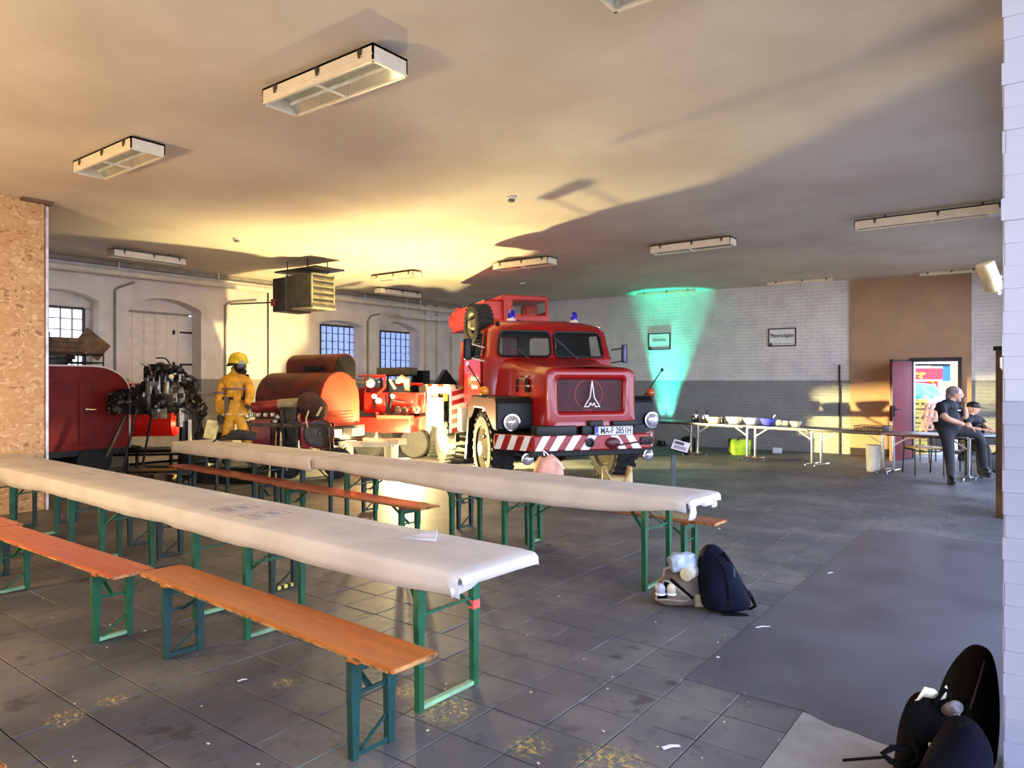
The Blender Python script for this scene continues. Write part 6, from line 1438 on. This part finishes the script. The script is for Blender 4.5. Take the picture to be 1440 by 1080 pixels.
# sleeve ends: split the upper arms
for s in ('r','l'):
    a,c=J['sh'+s],J['el'+s]; J['sl'+s]=(a[0].lerp(c[0],.66),.078 if s=='r' else .074,.078); BN.remove(('sh'+s,'el'+s)); BN+= [('sh'+s,'sl'+s),('sl'+s,'el'+s)]
    k=J['k'+s]; 
def lab(a,b):
    if b in('elr','ell','wrr','wrl','headb','neck'): return 0
    if b in('tr','tl'): return 3
    if b in('hr','hl','kr','kl','ar','al'): return 2
    return 1
figure(m,'body',J,BN,[M_SKIN,M_SHIRT,M_TROU,M_SHOE],lab,2)
fd_=(.86,-.48,-.08); Mh=orient(g(1343,554.5,11.6),fd_); rH=.105
head_mesh(Mh,rH,m,'head',M_SKIN); eyes(Mh,rH,m)
b=MB(); b.ell((-.028,0,.034),(.108,.094,.098),20,14,Mh); b.ell((-.075,0,-.03),(.06,.082,.085),14,10,Mh); b.jitter(.008,22); b.build('hair',M_GREY,m,smooth=70)
b=MB(); b.ell((.050,0,-.092),(.046,.060,.040),16,10,Mh); b.ell((.090,0,-.050),(.016,.040,.010),10,6,Mh); b.jitter(.006,30); b.build('beard',pm('grey_beard',rgb(150,143,138),.85,var=.2,scale=40,bump=.5,bs=80),m,smooth=70)
b=MB()
for s in (-1,1): b.tube([Mh@Vector((.097,s*.034+.022*math.cos(q),.004+.017*math.sin(q))) for q in [2*PI*k/12 for k in range(12)]],.0022,5,closed=True); b.tube([Mh@Vector((.095,s*.055,.008)),Mh@Vector((.0,s*.086,.01))],.0025,5)
b.build('glasses',M_STEELD,m)
hand(m,'hand',orient(J['wrr'][0],g(1368,602.5,11.12)-J['wrr'][0]),M_SKIN,.19,.45,1)
hand(m,'hand',orient(J['wrl'][0],g(1354,559,11.64)-J['wrl'][0],(-1,.2,0)),M_SKIN,.18,.8,-1)
b=MB(); c=J['neck'][0]; b.tube([c+Vector((.085*math.cos(2*PI*k/16),.08*math.sin(2*PI*k/16),-.01+.02*math.sin(2*PI*k/16))) for k in range(16)],.018,6,closed=True); b.build('collar',M_SHIRT,m)
b=MB(); c=g(1349,577,11.42); b.box(c,(.05,.008,.018)); b.build('chest_print',M_WHT,m,smooth=0)
for s,(a,c_) in (('r',('ar','tr')),('l',('al','tl'))):
    A_,B_=J[a][0],J[c_][0]; dq=(B_-A_); dq.z=0; dq.normalize(); base=B_.z-.045 if s=='r' else B_.z-.06
    Ms=Matrix.Translation(Vector((A_.x,A_.y,base)))@rzm(math.atan2(dq.y,dq.x)); b=MB(); b.loft([[(x,y*w,z) for x,y in ((-.10,0),(-.08,-.7),(0,-.9),(.12,-1),(.18,-.7),(.20,0),(.18,.7),(.12,1),(0,.9),(-.08,.7))] for z,w in ((0,.048),(.02,.05),(.05,.046))],Ms); b.loft([[(x,y*w,z) for x,y in ((-.09,0),(-.06,-.8),(.02,-.9),(.10*f,-.9),(.15*f,0),(.10*f,.9),(.02,.9),(-.06,.8))] for z,w,f in ((.045,.046,1.15),(.08,.04,.8),(.12,.034,.3))],Ms); b.build('shoe',M_SHOE,m)
# second person, seated behind
m2=thing('person','person in black cap and dark jacket seated behind the heavy man','person',cw((1368-CX)/F*12.5,12.5),YAW)
def g(u,v,d=12.5): return LF(m2,u,v,d)
def gz(u,d,z): p=g(u,537,d); p.z=z; return p
J={'pelvis':(gz(1364,12.6,.52),.15,.14),'belly':(gz(1366,12.5,.66),.15,.13),'chest':(g(1368,595,12.45),.165,.13),'upper':(g(1368,588.5,12.45),.14,.105),'neck':(g(1367.5,583,12.45),.055,.055),'headb':(g(1368,578,12.45),.055,.055),
'shr':(g(1359,591,12.3),.07,.07),'slr':(g(1361,597,12.2),.062,.062),'elr':(g(1364,603,12.05),.045,.045),'wrr':(g(1382,604,11.95),.03,.03),
'shl':(g(1379,590.5,12.55),.07,.07),'sll':(g(1384,596,12.5),.06,.06),'ell':(g(1386,601,12.4),.045,.045),'wrl':(g(1390,603.5,12.15),.03,.03),
'hr':(gz(1365,12.4,.50),.10,.10),'kr':(gz(1378,12.0,.50),.075,.075),'ar':(gz(1378,11.98,.10),.05,.05),'tr':(gz(1382,11.84,.04),.042,.035),
'hl':(gz(1372,12.5,.50),.10,.10),'kl':(gz(1388,12.2,.50),.075,.075),'al':(gz(1390,12.2,.10),.05,.05),'tl':(gz(1394,12.05,.04),.042,.035)}
BN=[('pelvis','belly'),('belly','chest'),('chest','upper'),('upper','neck'),('neck','headb'),('upper','shr'),('shr','slr'),('slr','elr'),('elr','wrr'),('upper','shl'),('shl','sll'),('sll','ell'),('ell','wrl'),('pelvis','hr'),('hr','kr'),('kr','ar'),('ar','tr'),('pelvis','hl'),('hl','kl'),('kl','al'),('al','tl')]
figure(m2,'body',J,BN,[M_SKIN,M_SHIRT,M_TROU,M_SHOE],lab,2)
Mh=orient(g(1368.5,574.5,12.45),(.93,-.36,-.1)); rH=.098; head_mesh(Mh,rH,m2,'head',M_SKIN); eyes(Mh,rH,m2)
b=MB(); b.lathe([(.098,.02),(.102,.05),(.092,.09),(.06,.115),(0,.122)],Mh@Matrix.Diagonal((1.04,.85,1,1)),22); b.loft([[(.06,-.075,z),(.12,-.07,z-.005),(.185,-.035,z-.012),(.195,0,z-.012),(.185,.035,z-.012),(.12,.07,z-.005),(.06,.075,z)] for z in (.03,.04)],Mh); b.build('cap',M_BLK,m2)
hand(m2,'hand',orient(J['wrr'][0],(.9,-.4,-.1)),M_SKIN,.18,.6,1); hand(m2,'hand',orient(J['wrl'][0],(.3,-.9,-.1)),M_SKIN,.18,.6,-1)
t=thing('visitor_chair','dark chair under the person in the black cap','chair',m2.location+cw(-.06,.12),YAW+R(-60)); t.location.z=0
b=MB(); b.rbox((0,0,.37),(.44,.44,.05),.05); b.build('seat',M_BLK,t); b=MB(); b.rbox((0,.24,.68),(.42,.03,.34),.012); b.build('backrest',M_BLK,t)
for x in (-.2,.2):
    for y in (-.2,.22): MB().cyl((x,y,0),(x,y,.36),.013,n=8).build('leg',M_STEELD,t)
MB().tube([(-.2,.23,.36),(-.2,.24,.84),(.2,.24,.84),(.2,.23,.36)],.011,8).build('back_frame',M_STEELD,t)
SB=cw((1384-CX)/F*11.75,11.75); t=thing('side_table','small dark table with pale top before the seated person in the cap','table',cw((1391-CX)/F*12.0,12.0),YAW)
MB().box((.0,.15,.715),(.42,.5,.03)).build('table_top',pm('bluish_table_top',rgb(150,160,186),.35),t,smooth=0,bevel=.004); b=MB(); b.box((0,.15,.62),(.36,.44,.12)); b.build('apron',M_BLK,t,smooth=0)
for x in (-.17,.17):
    for y in (-.05,.35): MB().cyl((x,y,0),(x,y,.6),.02,n=8).build('leg',M_BLK,t)
t=thing('dark_backpack','dark backpack on the floor by the seated pair','bag',cw((1394-CX)/F*12.75,12.75),YAW); b=MB(); b.rbox((0,0,.17),(.3,.24,.34),.08); b.jitter(.03,7); b.build('bag_body',M_BLK,t,smooth=60); b=MB(); b.tube([(-.08,-.1,.3),(0,-.14,.4),(.08,-.1,.3)],.012,6); b.build('strap',M_BLK,t)
# ---------------------------------------------------------------- bags by the rear table end
M_NAVY=pm('navy_fabric',rgb(14,17,34),.85,var=.2,bump=.25,bs=70,spec=.12); M_BLKF=pm('black_fabric',rgb(8,8,9),.85,var=.2,bump=.25,bs=60,spec=.1); M_TAUPE=pm('taupe_canvas',rgb(112,98,84),.8,var=.12,bump=.2,bs=90)
BB=fl(1022,857); t=thing('navy_backpack','navy backpack standing beside the taupe bag at the rear table end','backpack',(BB.x,BB.y,0),YAW)
def ringbag(pts): return pts
d0=5.06
def g(u,v,dd=0): return LF(t,u,v,d0)+Vector((0,dd,0))
b=MB(); rings=[]
for (ul,ur,v,dp,dy) in ((990,1046,858,.12,.0),(987,1056,848,.15,0),(985,1050,832,.155,.02),(985,1043,815,.145,.04),(986,1034,797,.125,.06),(988,1027,784,.10,.08),(993,1019,774,.07,.09),(1000,1011,769,.03,.10)):
    a,c=g(ul,v),g(ur,v); cx=(a.x+c.x)/2; hx=(c.x-a.x)/2; z=max(a.z,.005)
    rings.append([(cx+hx*math.copysign(abs(math.cos(q))**.7,math.cos(q)),dy+dp*math.copysign(abs(math.sin(q))**.7,math.sin(q)),z) for q in [2*PI*k/28 for k in range(28)]])
b.loft(rings); b.jitter(.012,6,3); b.build('bag_body',M_NAVY,t,smooth=60,sub=1)
b=MB(); b.tube([g(1000,777,-.02),g(1013,795,-.085),g(1017,818,-.125),g(1016,845,-.14)],.006,6); b.build('seam_piping',M_BLKF,t)
b=MB(); b.tube([g(1017,777,.0),g(1030,800,-.02),g(1044,825,-.05),g(1052,838,-.04)],.012,6); b.tube([g(1052,832,0),g(1058,842,0),g(1062,852,0),g(1054,857,0),g(1050,845,0)],.013,7); b.build('shoulder_strap',M_BLKF,t)
b=MB(); b.beam(g(1010,857,-.12)+Vector((0,0,.012)),g(1044,860,-.12)+Vector((0,0,.012)),.05,.012); b.build('strap_end',M_BLKF,t,smooth=0); b=MB(); b.box(g(1026.5,800,-.10),(.012,.006,.06),None); b.build('zip_pull',M_CHR,t,smooth=0)
t=thing('taupe_bag','taupe canvas bag stuffed with shoes and jar beside the navy backpack','bag',fl(955,850),YAW); d0=5.22
b=MB(); rings=[]
for (ul,ur,v,dp) in ((925,985,849,.10),(919,990,842,.13),(922,990,828,.13),(931,988,812,.11),(936,985,802,.08)):
    a,c=g(ul,v),g(ur,v); cx=(a.x+c.x)/2; hx=(c.x-a.x)/2
    rings.append([(cx+hx*math.copysign(abs(math.cos(q))**.7,math.cos(q)),.05+dp*math.sin(q),max(a.z,.005)) for q in [2*PI*k/26 for k in range(26)]])
b.loft(rings); b.jitter(.015,7,1); b.build('bag_body',M_TAUPE,t,smooth=60)
b=MB(); pk=[g(919,838,-.09),g(921,826,-.10),g(930,811,-.10),g(936,812,-.11),g(955,828,-.125),g(966,835,-.125),g(955,838,-.13),g(930,836,-.12)]
b.tube(pk,.008,6,closed=True); b.build('side_pocket_edge',pm('pocket_trim',rgb(150,140,124),.7),t); b=MB(); b.add([p+Vector((0,.012,0)) for p in pk],[list(range(8))]); b.build('side_pocket',M_BLKF,t,smooth=0)
b=MB(); b.tube([g(930,806,-.06),g(931,797,-.07),g(938,794,-.07),g(946,797,-.07)],.010,7); b.build('bag_handle',MATS['pocket_trim'],t)
b=MB(); b.beam(g(938,808,-.11),g(968,834,-.135),.006,.02); b.build('zip',M_BLKF,t,smooth=0); b=MB(); b.rbox(g(978,838,-.10),(.07,.05,.09),.015); b.build('front_flap',pm('flap_tan',rgb(176,160,128),.7),t)
for u,m_,l in ((929,pm('grey_lilac_shoe',rgb(178,180,196),.5),'grey lilac shoe heel sticking out of the taupe bag'),(944,pm('cream_shoe',rgb(220,206,176),.5),'cream shoe heel sticking out of the taupe bag')):
    r=thing('shoe',l,'shoe',g(u,828,-.11) if False else at(u,829,5.10),YAW); b=MB(); b.ell((0,0,0),(.034,.03,.045),16,10); b.ell((0,.05,.0),(.03,.05,.035),14,8); b.build('upper',m_,r); b=MB(); b.lathe([(.036,-.036),(.037,-.03),(.034,-.024)],Matrix.Diagonal((1,.9,1,1)),18); b.build('sole',M_WHT,r)
jr=thing('glass_tumbler','white and clear tumbler lying on the taupe bag','tumbler',at(970,805,5.12),YAW); M=TM((0,0,0),R(90),0,R(-35)); MB().lathe([(.03,.06),(.042,.05),(.05,.01),(.05,-.05),(.046,-.07)],M,22,cap=(True,False)).build('tumbler_body',M_BOWLW,jr); b=MB(); b.lathe([(.038,.064),(.046,.055),(.046,.07),(.03,.075)],M,22); b.build('rim',M_CREAMP,jr)
nk=thing('crumpled_napkin','crumpled blue-white bag on top of the taupe bag','plastic bag',at(960,790,5.17),YAW); b=MB(); b.loft([[( x+.11*math.cos(q)*w,.08*math.sin(q)*w,z) for q in [2*PI*k/18 for k in range(18)]] for x,z,w in ((-.01,-.06,.7),(0,-.02,1),(0,.02,1),(.01,.055,.8),(.02,.07,.35))]); b.jitter(.03,14,4); b.build('plastic_sheet',pm('bluish_plastic',rgb(186,202,222),.3,var=.15,scale=12),nk,smooth=40)
# dark jacket on the rear table
JK=fl(325,619,.757); t=thing('dark_jacket','dark grey bag-like jacket lying on the left end of the rear table','jacket',JK,YAW)
def g(u,v,d=None): return LF(t,u,v,d or 10.3)
b=MB(); rings=[]
for (u,zt,w) in ((302,.02,.08),(308,.06,.14),(316,.13,.17),(328,.17,.18),(340,.15,.17),(349,.11,.13),(353,.05,.06)):
    x=g(u,610).x; rings.append([(x,w*math.cos(q),max(0,zt*.5+zt*.5*math.sin(q))) for q in [2*PI*k/16 for k in range(16)]])
b.loft(rings); b.jitter(.03,8,2); b.v=[Vector((p.x,p.y,max(p.z,.003))) for p in b.v]; b.build('garment',pm('charcoal_cloth',rgb(52,48,46),.9,var=.25,bump=.3,bs=30),t,smooth=60)
x=g(303,610).x; b=MB(); b.tube([(x+.12,-.16,.08),(x+.02,-.25,.03),(x-.02,-.33,-.02),(x-.03,-.36,-.14),(x-.02,-.36,-.30)],.011,7); b.build('strap',M_BLKF,t)
# pink and tan bags on the bench behind the rear table
pk_=Vector((-3.96,5.845,0)); t=thing('pink_bag','pale pink gathered bag on the bench before the truck bumper','bag',(pk_.x,pk_.y,.468),YAW)
b=MB(); b.lathe([(.0,0),(.13,.0),(.16,.06),(.165,.2),(.15,.29),(.10,.345),(.04,.365),(0,.366)],n=32); b.v=[Vector((p.x*(1+.03*math.cos(9*math.atan2(p.y,p.x))),p.y*.72*(1+.03*math.cos(9*math.atan2(p.y,p.x))),p.z*1.14+(.02*math.sin(40*p.x) if p.z>.3 else 0))) for p in b.v]; b.v=[Vector((p.x*.88,p.y,p.z)) for p in b.v]; b.jitter(.035,8); b.v=[Vector((p.x,p.y,max(p.z,.002))) for p in b.v]; b.build('bag_body',pm('pale_pink_fabric',rgb(226,172,150),.75,bump=.2,bs=30),t,smooth=60)
b=MB(); b.tube([(.02,-.03,.40),(-.02,-.02,.45),(-.05,0,.47),(-.04,0,.42)],.007,6); b.tube([(.02,-.03,.40),(.10,-.1,.36),(.15,-.1,.30)],.007,6); b.build('drawstring',M_WHT,t)
tb_=Vector((-3.165,5.795,0)); t=thing('tan_bag','tan open-topped bag on the bench before the truck wheel','bag',(tb_.x,tb_.y,.468),YAW)
b=MB(); n=20; o_=[]
for k in range(n+1):
    q=PI*k/n; o_.append((.14*math.cos(q)))
b.loft([[(x*s+ (0),y*s*.6,z-(dip if abs(x)<.09 and z>.3 else 0)) for x,y in [(.14*math.copysign(abs(math.cos(q))**.6,math.cos(q)),.12*math.copysign(abs(math.sin(q))**.6,math.sin(q))) for q in [2*PI*k/28 for k in range(28)]]] for z,s,dip in ((0,.9,0),(.1,1.0,0),(.25,1.0,0),(.375,.98,.09))],cap=(True,False)); o=b.build('bag_body',pm('tan_leather',rgb(186,160,104),.5,bump=.15,bs=40),t,smooth=50); md=o.modifiers.new('th','SOLIDIFY'); md.thickness=.006
b=MB(); b.tube([(-.12,-.07,.35),(-.06,-.075,.25),(.0,-.078,.215),(.06,-.075,.25),(.12,-.07,.35)],.010,7); b.build('handle',MATS['tan_leather'],t)
# ---------------------------------------------------------------- black bags against the pier
t=thing('tall_black_bag','tall tapering black bag leaning against the white pier','bag',cw(1.62,2.98),YAW); d0=2.93
def g(u,v,dd=0,d=2.93): return LF(t,u,v,d)+Vector((0,dd,0))
b=MB(); rings=[]
for (ul,ur,v,dp,dy) in ((1300,1404,1098,.10,.0),(1308,1406,1070,.12,.0),(1322,1408,1030,.12,.0),(1336,1408,1000,.11,.0),(1345,1408,970,.10,.0),(1356,1406,948,.09,.0),(1367,1403,930,.07,.0),(1376,1399,918,.045,.0),(1383,1393,914.5,.02,.0)):
    a,c=g(ul,v),g(ur,v); cx=(a.x+c.x)/2; hx=(c.x-a.x)/2
    rings.append([(cx+hx*math.copysign(abs(math.cos(q))**.75,math.cos(q)),dy+dp*math.sin(q),max(a.z,.004)) for q in [2*PI*k/28 for k in range(28)]])
b.loft(rings); b.jitter(.01,5,5); b.build('bag_body',M_BLKF,t,smooth=60,sub=1)
b=MB(); b.tube([g(1374,924,-.045),g(1360,946,-.075),g(1350,964,-.092),g(1341,980,-.105)],.003,6); b.build('zip',M_STEELD,t); 
t=thing('black_tote','black tote bag with white paper sticking out, by the pier','bag',cw(1.46,2.72),YAW); d0=2.72
def g(u,v,dd=0,d=2.72): return LF(t,u,v,d)+Vector((0,dd,0))
b=MB(); rings=[]
for (ul,ur,v,dp,dy) in ((1262,1350,1130,.07,.0),(1258,1350,1105,.09,.0),(1262,1348,1060,.09,.0),(1268,1346,1030,.08,.01),(1280,1343,1000,.06,.02),(1292,1336,978,.03,.03)):
    a,c=g(ul,v),g(ur,v); cx=(a.x+c.x)/2; hx=(c.x-a.x)/2
    rings.append([(cx+hx*math.copysign(abs(math.cos(q))**.75,math.cos(q)),dy+dp*math.sin(q),max(a.z,.004)) for q in [2*PI*k/28 for k in range(28)]])
b.loft(rings); b.jitter(.012,7,6); b.build('bag_body',M_BLKF,t,smooth=60,sub=1)
b=MB(); b.tube([g(1265,1045,-.05),g(1245,1042,-.05),g(1232,1050,-.05),g(1240,1058,-.06),g(1268,1068,-.06)],.012,7); b.tube([g(1272,1030,-.05),g(1276,1050,-.08),g(1268,1066,-.06)],.010,6); b.build('side_loop',M_BLKF,t); b=MB(); b.tube([g(1310,985,-.02),g(1322,965,-.03),g(1328,968,-.03),g(1326,995,-.05)],.009,6); b.build('carry_handle',M_BLKF,t)
a=g(1234,1055,-.05); e_=LF(t,1186,1069,2.85); e_.z=max(e_.z,.008); b=MB(); b.tube([a,(a+e_)/2+Vector((0,0,-.0)),e_],.006,6); b.build('cord',M_BLKF,t)
b=MB(); b.rbox(g(1293,1031,-.085),(.03,.006,.012),.002,M=None); b.build('bag_label',M_WHT,t)
pp=thing('white_paper','crumpled white paper sticking out of the black tote','paper',at(1305,985,2.74),YAW)
def g2(u,v,dd=0): return LF(pp,u,v,2.74)+Vector((0,dd,0))
b=MB(); top=[g2(1286,981,-.02),g2(1294,962,-.03),g2(1306,964,-.04),g2(1316,973,-.03),g2(1327,961,-.02),g2(1331,968,-.01)]; bot=[g2(1286,992,.02),g2(1298,984,.0),g2(1308,984,-.01),g2(1316,988,.0),g2(1326,1000,.0),g2(1332,998,.02)]
b.add(top+bot,[(i,i+1,7+i,6+i) for i in range(5)]); o=b.build('sheet',pm('ivory_paper',rgb(240,232,206),.6),pp,smooth=60); md=o.modifiers.new('th','SOLIDIFY'); md.thickness=.004
t=thing('navy_garment','dark navy garment heaped in front of the black tote by the pier','garment',cw(1.55,2.52),YAW); d0=2.52
def g(u,v,dd=0,d=2.52): return LF(t,u,v,d)+Vector((0,dd,0))
b=MB(); rings=[]
for (ul,ur,v,dp) in ((1272,1392,1180,.12),(1280,1392,1130,.13),(1300,1392,1085,.12),(1318,1388,1050,.10),(1332,1374,1022,.07),(1340,1362,1004,.04)):
    a,c=g(ul,v),g(ur,v); cx=(a.x+c.x)/2; hx=(c.x-a.x)/2
    rings.append([(cx+hx*math.cos(q),dp*math.sin(q),max(a.z,.004)) for q in [2*PI*k/28 for k in range(28)]])
b.loft(rings); b.jitter(.03,6,8); b.build('cloth_body',pm('dark_navy_cloth',rgb(10,11,24),.9,bump=.3,bs=40,spec=.1),t,smooth=60,sub=1); b=MB(); b.tube([g(1332,1010,-.06),g(1340,1004,-.07),g(1350,1006,-.06)],.008,6); b.build('hem',M_BLKF,t)
rg=thing('grey_rag','grey and white rag tucked between tote and tall black bag','rag',at(1339,997,2.66),YAW); b=MB(); b.ell((0,0,0),(.035,.02,.022),14,8); b.jitter(.03,16,2); b.build('rag_cloth',pm('grey_rag',rgb(112,108,112),.9,var=.3,scale=30),rg,smooth=50); b=MB(); b.ell((.005,-.022,-.016),(.014,.008,.007),10,6); b.build('white_tag',M_WHT,rg)
# litter on the floor
for i,(u,v,l,w,a,lab_) in enumerate(((944,1051,.085,.022,.3,'white torn paper strip on the tiles near the bottom of the photo'),(1073,882,.10,.012,.2,'thin white paper strip on the smooth floor'),(1012,744,.03,.03,0,'tiny white scrap behind the navy backpack'),(1010,925,.02,.02,0,'tiny white scrap on the edge of the smooth floor'),(1168,806,.06,.012,.4,'thin white paper strip in the middle of the smooth floor'),(341,957,.05,.012,.6,'white scrap on the tiles in front of the foremost bench'))):
    p=fl(u,v,.004); t=thing('paper_scrap',lab_,'litter',p,YAW+a,'paper scraps on the floor'); b=MB(); b.add([(-l/2,-w/2,.002),(0,-w*.4,.006),(l/2,-w/2,.003),(l/2,w*.4,.002),(0,w/2,.008),(-l/2,w*.6,.003)],[(0,1,4,5),(1,2,3,4)]); o=b.build('scrap',M_WHT,t,smooth=0); md=o.modifiers.new('th','SOLIDIFY'); md.thickness=.0015
rnd=random.Random(11); lb=MB()
for k in range(70):
    u,v=rnd.uniform(60,1150),rnd.uniform(780,1075); p=fl(u,v,.003); s=rnd.uniform(.003,.008); lb.box(p,(s,s*rnd.uniform(.5,2),.003),rz=rnd.uniform(0,3))
o=lb.build('floor_crumbs',M_CREAMP,smooth=0); tag(o,'tiny pale crumbs scattered over the slate tiles','crumbs',kind='stuff')
